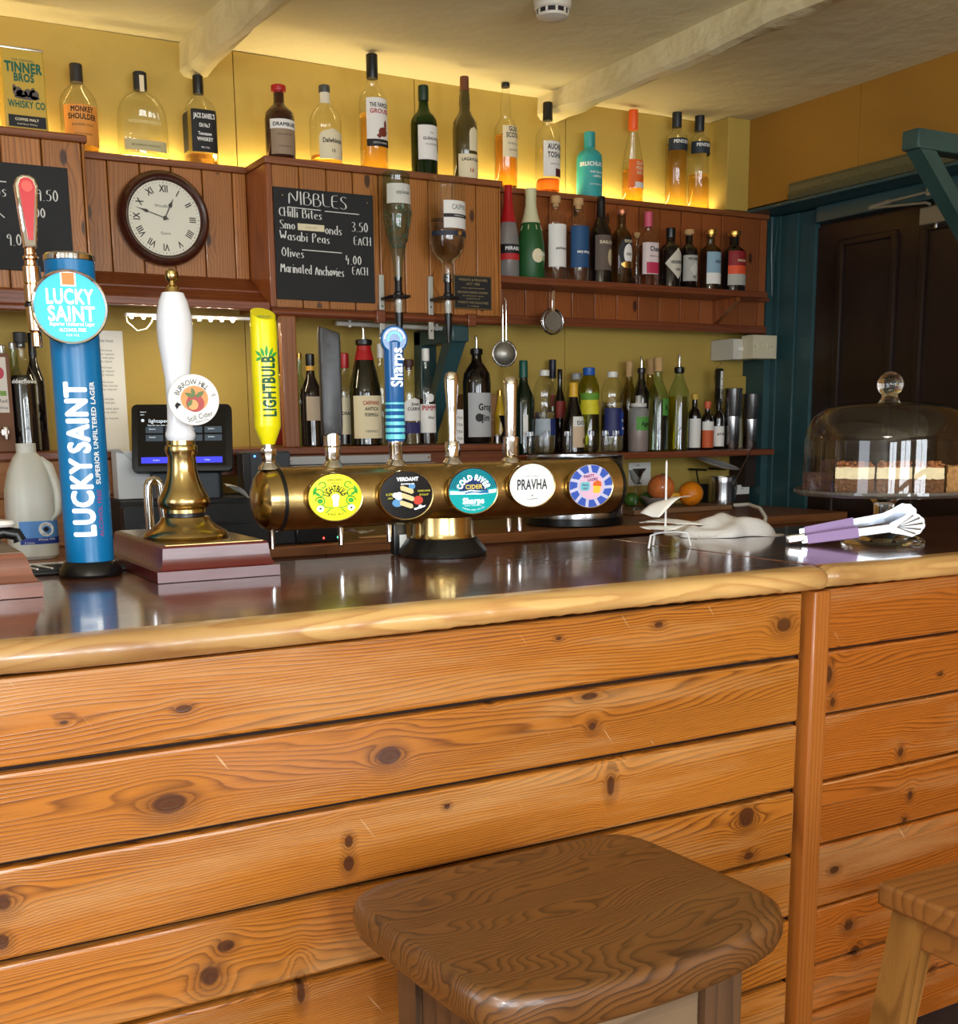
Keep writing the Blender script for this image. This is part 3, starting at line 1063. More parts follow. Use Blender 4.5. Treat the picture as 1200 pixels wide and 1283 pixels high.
def seat_mesh(w, d, th, rc, dish, seed):
    """thick rounded slab, hollowed like a saddle"""
    n = 72
    m = MB()
    vs, fs = [], []
    ring_pts = []
    for i in range(n):
        a = 2 * PI * i / n
        c, s = math.cos(a), math.sin(a)
        k = (abs(c) ** 7 + abs(s) ** 7) ** (-1 / 7)
        ring_pts.append((c * k, s * k))

    def top(x, y):
        return -dish * (1 - (x / (w / 2)) ** 2) * (0.55 - 0.45 * y / (d / 2)) + 0.004 * math.sin(7 * x + 3)
    rings = []
    for f in (0.02, 0.25, 0.5, 0.75, 0.9, 0.96):
        rings.append([(x * w / 2 * f, y * d / 2 * f, top(x * w / 2 * f, y * d / 2 * f)) for x, y in ring_pts])
    for f, dz in ((0.985, -0.005), (1.0, -0.014), (1.0, -th * 0.65), (0.985, -th * 0.88), (0.96, -th)):
        rings.append([(x * w / 2 * f, y * d / 2 * f, top(x * w / 2 * 0.97, y * d / 2 * 0.97) + dz) for x, y in ring_pts])
    rings.append([(x * w / 2 * 0.05, y * d / 2 * 0.05, -th - 0.004) for x, y in ring_pts])
    for r in rings:
        vs += r
    for j in range(len(rings) - 1):
        for i in range(n):
            a, b_ = j * n + i, j * n + (i + 1) % n
            fs.append((a, b_, b_ + n, a + n))
    fs.append(tuple(range(n)))
    fs.append(tuple(range((len(rings) - 1) * n, len(rings) * n)))
    m._add(vs, fs)
    return m


t = thing('bar_stool', 'bar stool with thick dished dark elm seat, nearest in front of the bar', 'stool', (0.745, 1.105, 0), math.radians(3.5))
m = seat_mesh(0.458, 0.345, 0.048, 0.05, 0.022, 1)
o = m.build('seat', ELM, t, sharp=50)
o.location = (0, 0, 0.735)
for sx in (-1, 1):
    for sy in (-1, 1):
        x, y = sx * 0.125, sy * 0.105
        MB().prism([(-0.03, -0.022), (0.03, -0.022), (0.03, 0.022), (-0.03, 0.022)], 0.0, 0.685, TR(x * 1.08, y * 1.05, 0), 0.003).build('leg', ELMD, t)
AP = wood('stool_apron', (120, 98, 74), (58, 44, 32), 'X', ring=45, warp=3, rough=0.5, coat=0.1, rknots=0.4)
for y0 in (-0.122, 0.10):
    MB().box(-0.105, 0.105, y0, y0 + 0.022, 0.56, 0.685, 0.003).build('apron', AP, t)
for s in (-1, 1):
    MB().box(s * 0.147 - 0.011, s * 0.147 + 0.011, -0.085, 0.085, 0.54, 0.685, 0.003).build('side_apron', ELMD, t)
    MB().box(s * 0.135 - 0.014, s * 0.135 + 0.014, -0.09, 0.09, 0.2, 0.24, 0.004).build('foot_rail', ELMD, t)
b2 = P(326 / 2 + 400, 578 / 2 + 980, Z=0.63)
MB().sphere((-0.164, -0.03, 0.645), 0.006, 10, sc=(0.6, 1, 1)).build('screw_cap', WHITE, t)

zt = 0.695
A = P(1098, 1104, Z=zt)
sw, sd = 0.31, 0.27
t = thing('bar_stool', 'square topped pine bar stool with splayed legs, cut by the right edge', 'stool', (A.x + sw / 2, A.y - sd / 2, 0))
MB().box(-sw / 2, sw / 2, -sd / 2, sd / 2, zt - 0.034, zt, 0.007, seg=3).build('seat', ST2, t)
for sx in (-1, 1):
    for sy in (-1, 1):
        m = MB()
        tx, ty, bx_, by_ = sx * (sw / 2 - 0.04), sy * (sd / 2 - 0.035), sx * (sw / 2 + 0.03), sy * (sd / 2 + 0.02)
        q = 0.021
        vs = [(tx - q, ty - q, zt - 0.034), (tx + q, ty - q, zt - 0.034), (tx + q, ty + q, zt - 0.034), (tx - q, ty + q, zt - 0.034),
              (bx_ - q, by_ - q, 0), (bx_ + q, by_ - q, 0), (bx_ + q, by_ + q, 0), (bx_ - q, by_ + q, 0)]
        m._add(vs, [(0, 1, 2, 3), (4, 5, 6, 7), (0, 1, 5, 4), (1, 2, 6, 5), (2, 3, 7, 6), (3, 0, 4, 7)])
        m.build('leg', ST2L, t)
for s in (-1, 1):
    MB().box(-sw / 2 + 0.05, sw / 2 - 0.05, s * (sd / 2 - 0.035) - 0.01, s * (sd / 2 - 0.035) + 0.01, zt - 0.085, zt - 0.034, 0.003).build('apron', ST2, t)
    MB().box(s * (sw / 2 - 0.04) - 0.01, s * (sw / 2 - 0.04) + 0.01, -sd / 2 + 0.05, sd / 2 - 0.05, zt - 0.085, zt - 0.034, 0.003).build('apron', ST2, t)
    MB().box(-sw / 2 - 0.01, sw / 2 + 0.01, s * (sd / 2 + 0.0) - 0.009, s * (sd / 2 + 0.0) + 0.009, 0.2, 0.235, 0.003).build('foot_rail', ST2, t)
# ------------------------------------------------------------------ things on the bar
def zat(px, py, Y):
    return P(px, py, Y=Y).z


def pr(px_w, p):                       # half a pixel width -> metres at point p
    return px_w / 2 * depth_at(p) / F


def disc_art(parent, r, M, base, art, rim=None, thick=0.012, emit=None):
    """round badge facing local +z of M"""
    m = MB()
    if rim:
        m.lathe([(r * 0.9, -thick), (r, -thick), (r, 0.001), (r * 0.985, 0.004), (r * 0.95, 0.004), (r * 0.94, 0.0)], 48, M)
        m.build('badge_rim', rim, parent)
    MB().lathe([(r * 0.95, -thick * 0.9), (r * 0.95, 0.0005), (r * 0.7, 0.0018), (r * 0.3, 0.0026), (1e-5, 0.003)], 48, M).build('badge_face', base, parent)
    return parent


BLUE = pbr('tower_blue', (10, 112, 168), 0.3)
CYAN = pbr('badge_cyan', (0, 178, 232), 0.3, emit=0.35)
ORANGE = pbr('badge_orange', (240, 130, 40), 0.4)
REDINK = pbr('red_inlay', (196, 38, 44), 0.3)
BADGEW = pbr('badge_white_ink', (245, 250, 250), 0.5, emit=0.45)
COPPER = pbr('copper_collar', (200, 140, 100), 0.15, 1.0)

# blue column tap ----------------------------------------------------
TB = Vector((0.405, 2.10, ZB + 0.001))
t = thing('beer_tower', 'tall blue cylindrical beer column with a round light blue badge', 'beer tap', TB)
R = 0.0405
ztop = zat(76, 316, 2.08) - TB.z
MB().lathe([(0.052, 0), (0.054, 0.004), (0.052, 0.012), (0.044, 0.024), (0.041, 0.026)], 40).build('base_collar', BLACK, t)
col = MB().lathe([(R, 0.02), (R, ztop - 0.012)], 56).build('column', BLUE, t)
MB().lathe([(R, ztop - 0.012), (R + 0.0012, ztop - 0.011), (R + 0.0012, ztop - 0.003), (R - 0.002, ztop), (1e-5, ztop)], 48).build('cap_ring', CHROME, t)
ac = math.atan2(-TB.y, -TB.x)
bend = lambda rr, a0: (lambda u, v: (rr * math.cos(a0 + u / rr), rr * math.sin(a0 + u / rr), v))
za, zb_ = zat(97, 673, 2.06) - TB.z, zat(90, 478, 2.06) - TB.z
zm1, zm2 = zat(93, 574, 2.06) - TB.z, zat(92, 568, 2.06) - TB.z
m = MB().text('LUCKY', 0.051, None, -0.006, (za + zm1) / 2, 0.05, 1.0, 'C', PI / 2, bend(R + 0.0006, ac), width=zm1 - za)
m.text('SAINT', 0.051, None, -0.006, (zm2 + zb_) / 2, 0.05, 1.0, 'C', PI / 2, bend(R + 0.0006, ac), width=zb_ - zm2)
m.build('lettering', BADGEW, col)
za2, zb2 = zat(115, 607, 2.06) - TB.z, zat(107, 478, 2.06) - TB.z
MB().text('SUPERIOR UNFILTERED LAGER', 0.0125, None, 0.0235, (za2 + zb2) / 2, 0.03, 1.0, 'C', PI / 2, bend(R + 0.0006, ac), width=zb2 - za2).build('small_lettering', WHITEINK, col)
za3, zb3 = zat(118, 673, 2.06) - TB.z, zat(115, 614, 2.06) - TB.z
MB().text('ALCOHOL FREE', 0.0115, None, 0.0235, (za3 + zb3) / 2, 0.02, 1.0, 'C', PI / 2, bend(R + 0.0006, ac), width=zb3 - za3).build('pink_lettering', pbr('pink_ink', (170, 60, 120), 0.6), col)
bc = P(87.5, 385, Y=2.032) - TB
M = Matrix.Translation(bc) @ Matrix.Rotation(-0.17, 4, 'Z') @ FRONT()
r = pr(92, bc + TB)
bd = MB().lathe([(r * 0.5, -0.02), (r * 0.97, -0.012), (r, -0.006), (r, 0.002), (r * 0.97, 0.005), (r * 0.92, 0.004), (r * 0.91, 0.0)], 56, M).build('badge', CHROME, t)
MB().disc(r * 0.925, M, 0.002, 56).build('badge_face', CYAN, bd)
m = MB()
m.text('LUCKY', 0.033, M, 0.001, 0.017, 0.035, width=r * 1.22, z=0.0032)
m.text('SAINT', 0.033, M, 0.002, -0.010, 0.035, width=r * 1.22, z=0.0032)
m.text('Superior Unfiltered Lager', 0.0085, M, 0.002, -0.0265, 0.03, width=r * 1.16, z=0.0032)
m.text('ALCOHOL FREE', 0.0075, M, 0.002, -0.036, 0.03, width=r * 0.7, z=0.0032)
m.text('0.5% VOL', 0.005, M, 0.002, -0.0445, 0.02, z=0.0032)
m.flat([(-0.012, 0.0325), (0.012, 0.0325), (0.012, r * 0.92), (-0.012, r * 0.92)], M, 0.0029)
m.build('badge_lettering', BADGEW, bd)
MB().flat([(-0.0095, 0.035), (0.0095, 0.035), (0.0095, r * 0.9), (-0.0095, r * 0.9)], M, 0.0035).build('badge_tab', ORANGE, bd)
# lever and tap body at the left of the column
lx = P(36, 300, Y=2.06) - TB
zl0, zl1 = zat(43, 312, 2.06) - TB.z, zat(36, 222, 2.06) - TB.z
hx = lx.x
m = MB()
pts = []
w0, w1, L_ = 0.0095, 0.0175, zl1 - zl0
out = [(-w0, 0), (w0, 0), (w1, L_ - w1 * 0.9), (w1 * 0.75, L_ - w1 * 0.25), (w1 * 0.3, L_), (-w1 * 0.3, L_), (-w1 * 0.75, L_ - w1 * 0.25), (-w1, L_ - w1 * 0.9)]
MF = Matrix.Translation((hx, -0.05, zl0)) @ FRONT()
lev = m.prism(out, -0.012, 0.008, MF, 0.003).build('lever', CHROME, t)
k = 0.72
MB().prism([(x * k * (0.55 if y < 0.02 else 1), y * 0.86 + L_ * 0.10) for x, y in out], 0.0078, 0.0095, MF).build('lever_inlay', REDINK, lev)
MB().disc(0.0085, MF @ Matrix.Translation((0, L_ * 0.84, 0.0102)), 0, 24).build('lever_crest', pbr('red_light', (214, 84, 70), 0.4), lev)
m = MB()
zc = zl0
for (r_, dz) in ((0.009, 0.012), (0.0125, 0.006), (0.010, 0.010), (0.014, 0.028)):
    m.cyl(r_, zc - dz, zc, 24, Matrix.Translation((hx, -0.045, 0)), 0.0015)
    zc -= dz
body_z = zc
m.cyl(0.0145, zc - 0.03, zc, 24, Matrix.Translation((hx, -0.045, 0)), 0.002)
m.cyl(0.012, zc - 0.075, zc - 0.03, 24, Matrix.Translation((hx, -0.045, 0)), 0.002, r2=0.0145)
m.cyl(0.008, zc - 0.10, zc - 0.075, 20, Matrix.Translation((hx, -0.045, 0)), 0.002)
m.tube([(hx, -0.045, zc - 0.015), (-0.01, -0.02, zc - 0.015)], 0.010, 16)
m.build('tap_body', pbr('chrome_warm', (214, 180, 150), 0.1, 1.0), t)
MB().cyl(0.0155, zc - 0.036, zc - 0.03, 24, Matrix.Translation((hx, -0.045, 0)), 0.001).build('seal', BLACK, t)

# hand pump ------------------------------------------------------------
PX, PY = 0.575, 2.06
t = thing('beer_hand_pump', 'hand pump with white porcelain handle on brass and mahogany base', 'beer pump', (PX, PY, ZB + 0.001))
O = t.location
MAHOG = wood('mahogany', (92, 26, 24), (54, 12, 12), 'X', ring=50, warp=1.0, cross='Y', rough=0.32, coat=0.4, vary=0.1, coatrough=0.1)
x0, x1, y0, y1 = 0.474 - PX, 0.686 - PX, 1.912 - PY, 2.30 - PY


def ogee(x0, x1, y0, y1, hs):
    m = MB()
    vs, fs = [], []
    for (ins, z) in hs:
        vs += [(x0 + ins, y0 + ins, z), (x1 - ins, y0 + ins, z), (x1 - ins, y1 - ins, z), (x0 + ins, y1 - ins, z)]
    for j in range(len(hs) - 1):
        for i in range(4):
            a, b_ = j * 4 + i, j * 4 + (i + 1) % 4
            fs.append((a, b_, b_ + 4, a + 4))
    fs += [(0, 1, 2, 3), tuple(range(len(vs) - 4, len(vs)))]
    m._add(vs, fs)
    return m


OG = [(0, 0), (0, 0.018), (0.006, 0.020), (0.010, 0.026), (0.0125, 0.034), (0.0135, 0.044), (0.0145, 0.055), (0.017, 0.059)]
ogee(x0, x1, y0, y1, OG).build('plinth', MAHOG, t, sharp=25)
MB().box(x0 + 0.021, x1 - 0.021, y0 + 0.021, y1 - 0.021, 0.058, 0.0605, 0.0005).build('brass_plate', BRASSP, t)
cx = P(233, 668, Y=PY).x - PX
Zp = lambda py: zat(230, py, PY - 0.02) - O.z
zb0 = 0.061
prof = [(0.073, zb0), (0.075, zb0 + 0.004), (0.072, zb0 + 0.010), (0.058, zb0 + 0.018), (0.046, zb0 + 0.028), (0.042, zb0 + 0.036), (0.040, zb0 + 0.037)]
MC = Matrix.Translation((cx, 0, 0))
MB().lathe(prof, 48, MC).build('brass_foot', BRASSP, t)
zn = zb0 + 0.037
MB().cyl(0.036, zn, zn + 0.007, 40, MC).build('gap_ring', BLACK, t)
zq = Zp(552)
z1 = zn + 0.007
H_ = zq - z1
MB().lathe([(0.037, z1), (0.037, z1 + 0.006), (0.042, z1 + 0.010), (0.0455, z1 + 0.018), (0.044, z1 + 0.026), (0.036, z1 + 0.040), (0.029, z1 + 0.058), (0.0255, z1 + H_ * 0.6), (0.0245, z1 + H_ * 0.78),
            (0.0275, z1 + H_ * 0.84), (0.0285, z1 + H_ * 0.88), (0.0275, z1 + H_ * 0.92), (0.0245, z1 + H_ * 0.94), (0.0245, z1 + H_)], 48, MC).build('brass_bell', BRASSP, t)
PORC = pbr('porcelain', (232, 234, 240), 0.12, coat=0.6)
zt_ = Zp(366)
H_ = zt_ - zq
MB().lathe([(0.0225, zq), (0.0255, zq + 0.006), (0.026, zq + 0.012), (0.0235, zq + 0.018), (0.0215, zq + 0.03), (0.0205, zq + H_ * 0.22), (0.0215, zq + H_ * 0.42), (0.026, zq + H_ * 0.56), (0.0296, zq + H_ * 0.67),
            (0.031, zq + H_ * 0.76), (0.0300, zq + H_ * 0.84), (0.025, zq + H_ * 0.94), (0.0185, zq + H_)], 48, MC).build('porcelain_handle', PORC, t)
MB().lathe([(0.0135, zt_), (0.0125, zt_ + 0.004), (0.0115, zt_ + 0.009), (0.006, zt_ + 0.013), (0.0055, zt_ + 0.017), (0.0105, zt_ + 0.022), (0.0118, zt_ + 0.029), (0.0105, zt_ + 0.036), (0.005, zt_ + 0.040), (1e-5, zt_ + 0.041)], 32, MC).build('ball_finial', BRASSP, t)
# round pump clip
cc = P(243, 501, Y=PY - 0.05) - O
r = pr(63, cc + O)
M = Matrix.Translation(cc) @ Matrix.Rotation(-0.12, 4, 'Z') @ Matrix.Rotation(-0.10, 4, 'Y') @ FRONT()
clip = MB().cyl(r, -0.005, 0, 56, M, 0.0012).build('pump_clip', pbr('clip_white', (240, 239, 234), 0.6), t)
MB().box(-0.03, 0.0, -0.006, 0.006, -0.018, -0.005, 0.001, M=M).build('clip_bracket', WHITE, clip)
M2 = M @ Matrix.Translation((0, 0, 0.0008))
m = MB()
m.arctext('BURROW HILL', 0.0125, r * 0.70, M2, PI / 2 + 0.08, 0.02, 0.85, 0.05)
m.text('Still Cider', 0.0125, M2, 0.006, -r * 0.66, 0.02, 0.85, rot=0.16)
m.text('Medium Dry', 0.0045, M2, 0.008, -r * 0.84, 0.02, rot=0.16)
m.flat([(-0.034, -0.006), (-0.029, -0.001), (-0.022, -0.006), (-0.027, -0.008), (-0.031, -0.013)], M2)
m.text('6%', 0.006, M2, r * 0.8, r * 0.12, 0.01, rot=0.2)
m.build('clip_lettering', BLACKINK, clip)
MB().disc(r * 0.5, M2, 0.0, 40, 1.08, 0.001, 0.002).build('clip_disc', pbr('apple_orange', (236, 150, 84), 0.5), clip)
MB().disc(r * 0.34, M2, 0.0006, 40, 1.05, 0.001, -0.006).build('clip_apple', pbr('apple_red', (170, 46, 36), 0.4), clip)
MB().disc(r * 0.2, M2, 0.0010, 30, 1.0, -0.003, -0.008).build('clip_apple_side', pbr('apple_gold', (224, 160, 84), 0.4), clip)


def leafpts(cx, cy, L_, w, a):
    out = []
    for i in range(13):
        u = i / 12
        out.append((u * L_, w * math.sin(PI * u)))
    for i in range(11, 0, -1):
        u = i / 12
        out.append((u * L_, -w * math.sin(PI * u)))
    ca, sa = math.cos(a), math.sin(a)
    return [(cx + x * ca - y * sa, cy + x * sa + y * ca) for x, y in out]


m = MB()
for (x, y, l, w, a) in ((0.001, 0.004, 0.018, 0.0035, 2.6), (0.001, 0.005, 0.016, 0.0035, 1.7), (0.003, 0.004, 0.018, 0.004, 0.5), (-0.003, 0.001, 0.016, 0.0035, 4.0)):
    m.flat(leafpts(x, y, l, w, a), M2, 0.0012)
m.build('clip_leaves', pbr('leaf_green', (96, 118, 60), 0.5), clip)
# swan neck spout behind the plinth
s = MB()
xs_ = P(190, 680, Y=2.2).x - PX
s.tube([(xs_, 0.14, 0.06), (xs_ - 0.001, 0.14, 0.13)] + [(xs_ + 0.011 - 0.011 * math.cos(a), 0.14, 0.145 + 0.012 * math.sin(a)) for a in (0.2, 0.7, 1.2, 1.57, 2.0, 2.5, 2.9)] + [(xs_ + 0.024, 0.14, 0.12), (xs_ + 0.030, 0.14, 0.062)], 0.0085, 14)
s.build('swan_neck', CHROME, t)

# plinth of a second pump at the left edge ------------------------------
A = P(55, 748, Z=ZB)
t = thing('beer_pump_base', 'worn wooden pump plinth at the left edge of the bar', 'pump base', (A.x - 0.12, A.y + 0.12, ZB + 0.001))
ogee(-0.12, 0.12, -0.12, 0.16, [(0, 0), (0, 0.022), (0.006, 0.024), (0.011, 0.034), (0.014, 0.046), (0.018, 0.06), (0.022, 0.066)]).build('plinth', wood('worn_mahogany', (124, 68, 46), (76, 36, 24), 'X', ring=40, warp=1.5, cross='Y', rough=0.35, coat=0.4, vary=0.1, stain=0.4, knotcol=(120, 88, 70)), t, sharp=25)
MB().box(-0.097, 0.097, -0.097, 0.137, 0.0655, 0.068, 0.001).build('top_plate', wood('grey_plate', (128, 110, 92), (92, 76, 60), 'X', ring=40, warp=1, cross='Y', rough=0.5), t)
q = P(12, 690, Y=A.y + 0.22) - t.location
MB().tube([(q.x - 0.06, 0.09, 0.072), (q.x - 0.01, 0.09, 0.085), (q.x + 0.012, 0.09, 0.08), (q.x + 0.016, 0.09, 0.069)], 0.011, 14).build('hose', BLACK, t)
MB().lathe([(0.02, 0.094), (0.024, 0.098), (0.020, 0.104), (1e-5, 0.106)], 28, Matrix.Translation((q.x - 0.012, 0.09, 0))).build('hose_cap', WHITE, t)
# drip mat behind the blue column
A = P(100, 716, Z=ZB)
t = thing('drip_tray', 'black slotted drip mat behind the blue column', 'drip tray', (A.x, A.y + 0.02, ZB + 0.001))
m = MB().box(-0.11, 0.13, -0.05, 0.05, 0, 0.006, 0.002)
for i in range(6):
    m.box(-0.105, 0.125, -0.045 + i * 0.016, -0.039 + i * 0.016, 0.006, 0.009, 0.001)
m.build('mat', BLACKM, t)
for x in (-0.075, -0.05, 0.062, 0.09):
    MB().tube([(x, -0.04, 0.010), (x - 0.02, 0.045, 0.010)], 0.002, 6).build('grid_bar', WHITE, t)

# brass T-bar with five taps -------------------------------------------------
FX, FY, FZ = 1.075, 2.045, 1.173
t = thing('beer_font', 'horizontal brass beer font with five round badges', 'beer font', (FX, FY, ZB + 0.001))
O = t.location
RF = 0.0585
ROTX = Matrix.Rotation(PI / 2, 4, 'Y')    # local z -> world x
xl, xr = P(350, 600, Y=2.03).x - FX, P(766, 600, Y=2.03).x - FX
MT = Matrix.Translation((0, 0, FZ - O.z)) @ ROTX
MB().lathe([(RF, xl + 0.001), (RF, xr - 0.001)], 64, MT).build('barrel', BRASS, t)
for s, x in ((-1, xl), (1, xr)):
    e = MB().lathe([(RF + 0.0015, 0.0), (RF + 0.0015, 0.006)], 56, MT @ Matrix.Translation((0, 0, x)) @ Matrix.Diagonal((1, 1, s, 1))).build('end_ring', BLACK, t)
    MB().lathe([(RF - 0.001, 0.006), (RF - 0.002, 0.016), (RF * 0.90, 0.030), (RF * 0.68, 0.040), (RF * 0.35, 0.046), (1e-5, 0.048)], 48, MT @ Matrix.Translation((0, 0, x)) @ Matrix.Diagonal((1, 1, s * (1 if s < 0 else 0.42), 1))).build('end_cap', BRASSP, t)
MB().lathe([(0.066, 0.032), (0.064, 0.036), (0.062, 0.045), (0.0615, FZ - O.z - RF * 0.8)], 48).build('column', BRASSP, t)
MB().lathe([(0.088, 0), (0.089, 0.006), (0.086, 0.012), (0.069, 0.034), (0.056, 0.036)], 48).build('base_collar', BLACK, t)
# badges
YB_ = FY - RF - 0.011
badge_px = [(420, 623, 60), (509, 620.5, 61), (592.5, 615, 58), (666.5, 608, 55), (740, 609, 55)]
BM = []
for px, py, h in badge_px:
    c = P(px, py, Y=YB_) - O
    r = h / 2 * depth_at(c + O) / F
    M = Matrix.Translation(c) @ FRONT() @ Matrix.Diagonal((1.24, 1, 1, 1))
    BM.append((M, r))
    MB().lathe([(r * 0.82, -0.024), (r * 1.02, -0.010), (r * 1.03, -0.002), (r * 1.0, 0.0015), (r * 0.965, 0.001), (r * 0.96, -0.002)], 56, M).build('badge_housing', BRASSP, t)
faces = []
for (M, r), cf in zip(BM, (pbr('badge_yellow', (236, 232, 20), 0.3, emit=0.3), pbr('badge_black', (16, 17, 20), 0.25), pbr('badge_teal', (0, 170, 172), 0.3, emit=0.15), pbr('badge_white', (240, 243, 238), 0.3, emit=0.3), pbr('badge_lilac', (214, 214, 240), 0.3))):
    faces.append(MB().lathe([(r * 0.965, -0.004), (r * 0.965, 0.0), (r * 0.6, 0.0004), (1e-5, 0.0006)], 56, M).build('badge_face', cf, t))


def up(M, z):
    return M @ Matrix.Translation((0, 0, z))


# badge 1: yellow with vines
M, r = BM[0]
GREEN = pbr('vine_green', (60, 180, 60), 0.5)
m = MB()
for s in (-1, 1):
    for (cx_, cy_, rr) in ((0.60, 0.18, 0.17), (0.56, -0.14, 0.17), (0.46, 0.52, 0.12)):
        m.tube([((s * (cx_ + rr * math.cos(a))) * r, (cy_ + rr * math.sin(a)) * r, 0.0016) for a in [i * 0.5 for i in range(11)]], 0.0009, 6, M)
    m.flat(leafpts(s * 0.8 * r, 0.1 * r, 0.4 * r, 0.06 * r, PI / 2 + s * 0.3), M, 0.0018)
    m.flat(leafpts(s * 0.52 * r, 0.05 * r, 0.32 * r, 0.05 * r, PI / 2 - s * 0.9), M, 0.0018)
    m.disc(0.10 * r, M, 0.0018, 20, 1, s * 0.56 * r, -0.14 * r)
    m.tube([(s * 0.08 * r, -0.44 * r, 0.0016), (s * 0.35 * r, -0.4 * r, 0.0016), (s * 0.5 * r, -0.28 * r, 0.0016)], 0.0008, 6, M)
    m.tube([(s * 0.2 * r, -0.47 * r, 0.0016), (s * 0.36 * r, -0.64 * r, 0.0016)], 0.0009, 6, M)
m.build('badge_vines', GREEN, faces[0])
m = MB()
m.disc(0.14 * r, M, 0.0019, 30, 1, 0, 0.0).flat([(-0.11 * r, -0.04 * r), (0.11 * r, -0.04 * r), (0.09 * r, -0.38 * r), (-0.09 * r, -0.38 * r)], M, 0.0018)
for s in (-1, 1):
    m.disc(0.13 * r, M, 0.0018, 24, 1, s * 0.56 * r, -0.45 * r)
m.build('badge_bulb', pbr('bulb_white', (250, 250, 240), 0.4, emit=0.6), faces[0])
m = MB()
m.arctext('LIGHTBULB', 0.0165, 0.36 * r, M, PI / 2, 0.03, 0.5, 0.03, z=0.0021)
m.text('VERDANT', 0.0055, M, 0, 0.72 * r, 0.02, z=0.0016).text('BREWING', 0.003, M, 0, 0.59 * r, 0.02, z=0.0016).text('PALE ALE', 0.0060, M, 0, -0.70 * r, 0.02, z=0.0016)
for s in (-1, 1):
    m.disc(0.045 * r, M, 0.0021, 16, 1, s * 0.56 * r, -0.45 * r)
m.build('badge_lettering', pbr('dark_green_ink', (30, 60, 24), 0.6), faces[0])
# badge 2: black with a rolled scroll
M, r = BM[1]
m = MB().text('VERDANT', 0.0095, M, 0.002, 0.66 * r, 0.05, 0.8, z=0.0016).text('BREWING CO', 0.0035, M, 0.002, 0.46 * r, 0.03, z=0.0016)
m.disc(0.16 * r, M, 0.0015, 20, 1, -0.28 * r, -0.02 * r).disc(0.10 * r, M, 0.0015, 20, 1, -0.42 * r, 0.02 * r).disc(0.07 * r, M, 0.0015, 16, 1, 0.5 * r, -0.48 * r)
m.flat([(0.25 * r, -0.55 * r), (0.7 * r, -0.43 * r), (0.66 * r, -0.5 * r), (0.3 * r, -0.62 * r)], M, 0.0015)
m.build('badge_lettering', BADGEW, faces[1])
m = MB()
for (x, y) in ((-0.02, 0.2), (0.0, -0.1), (-0.05, -0.4)):
    m.flat([((x - 0.22) * r, (y + 0.16) * r), ((x - 0.14) * r, (y + 0.2) * r), ((x + 0.26) * r, (y + 0.03) * r), ((x + 0.28) * r, (y - 0.1) * r), ((x + 0.2) * r, (y - 0.15) * r), ((x - 0.2) * r, (y + 0.02) * r)], M, 0.0019)
m.build('badge_scroll', pbr('scroll_cream', (240, 216, 160), 0.5), faces[1])
MB().disc(0.18 * r, M, 0.0016, 24, 1, 0.42 * r, -0.22 * r).build('badge_red_disc', pbr('badge_red', (214, 66, 46), 0.4), faces[1])
for d_ in ((0.12 * r, 0.0016, 1.0, 0.2 * r, 0.36 * r), (0.16 * r, 0.0012, 1.2, -0.34 * r, -0.3 * r)):
    MB().disc(d_[0], M, d_[1], 24, d_[2], d_[3], d_[4]).build('badge_blue_spot', pbr('badge_sky', (96, 160, 214), 0.4), faces[1])
MB().text('6.2%', 0.006, M, -0.63 * r, 0.06 * r, 0.03, z=0.0016).text('ABV', 0.0045, M, -0.6 * r, -0.1 * r, 0.03, z=0.0016).text('SOME HOPS', 0.0048, M, 0.64 * r, 0.16 * r, 0.03, 0.8, z=0.0016).text('STOUT', 0.0048, M, 0.64 * r, 0.0, 0.03, z=0.0016).build('badge_small_lettering', pbr('yellow_ink', (214, 206, 70), 0.5), faces[1])
# badge 3: river waves
M, r = BM[2]
NAVY = pbr('badge_navy', (22, 52, 112), 0.35)
m = MB().disc(0.56 * r, M, 0.0013, 40, 1, 0.0, 0.0, 0.02, PI - 0.02)
for i in range(5):
    rr = (0.64 + 0.075 * i) * r
    m.tube([(rr * math.cos(a), rr * math.sin(a), 0.0012) for a in [0.12 + 2.9 * j / 24 for j in range(25)]], 0.0007, 5, M)
m.build('badge_waves', NAVY, faces[2])
m = MB().arctext('COLD RIVER', 0.0145, 0.58 * r, M, PI / 2, 0.07, 0.75, 0.06, z=0.0021)
m.flat([(-0.92 * r, 0.03 * r), (-0.4 * r, -0.02 * r), (-0.1 * r, 0.05 * r), (0.3 * r, -0.02 * r), (0.93 * r, 0.05 * r), (0.9 * r, -0.1 * r), (0.3 * r, -0.16 * r), (-0.3 * r, -0.14 * r), (-0.92 * r, -0.12 * r)], M, 0.0015)
m.text('Sharps', 0.0155, M, 0.0, -0.42 * r, 0.06, 0.85, z=0.0016).text('ROCK CORNWALL', 0.0035, M, 0.0, -0.62 * r, 0.02, z=0.0016)
m.arctext('CORNISH CIDER 4.5% VOL', 0.0035, 0.82 * r, M, -PI / 2, 0.02, 1, 0.1, True, z=0.0016)
m.build('badge_lettering', BADGEW, faces[2])
MB().text('CIDER', 0.0115, M, 0.001, 0.18 * r, 0.04, 0.9, z=0.0021).build('badge_cider', pbr('badge_gold', (240, 216, 90), 0.4), faces[2])
MB().flat([(-0.4 * r, -0.08 * r), (-0.1 * r, 0.0), (0.2 * r, -0.04 * r), (0.6 * r, 0.02 * r), (0.62 * r, -0.12 * r), (0.3 * r, -0.12 * r), (0.0, -0.06 * r), (-0.3 * r, -0.12 * r)], M, 0.0018).build('badge_wave', pbr('badge_blue', (24, 120, 180), 0.4), faces[2])
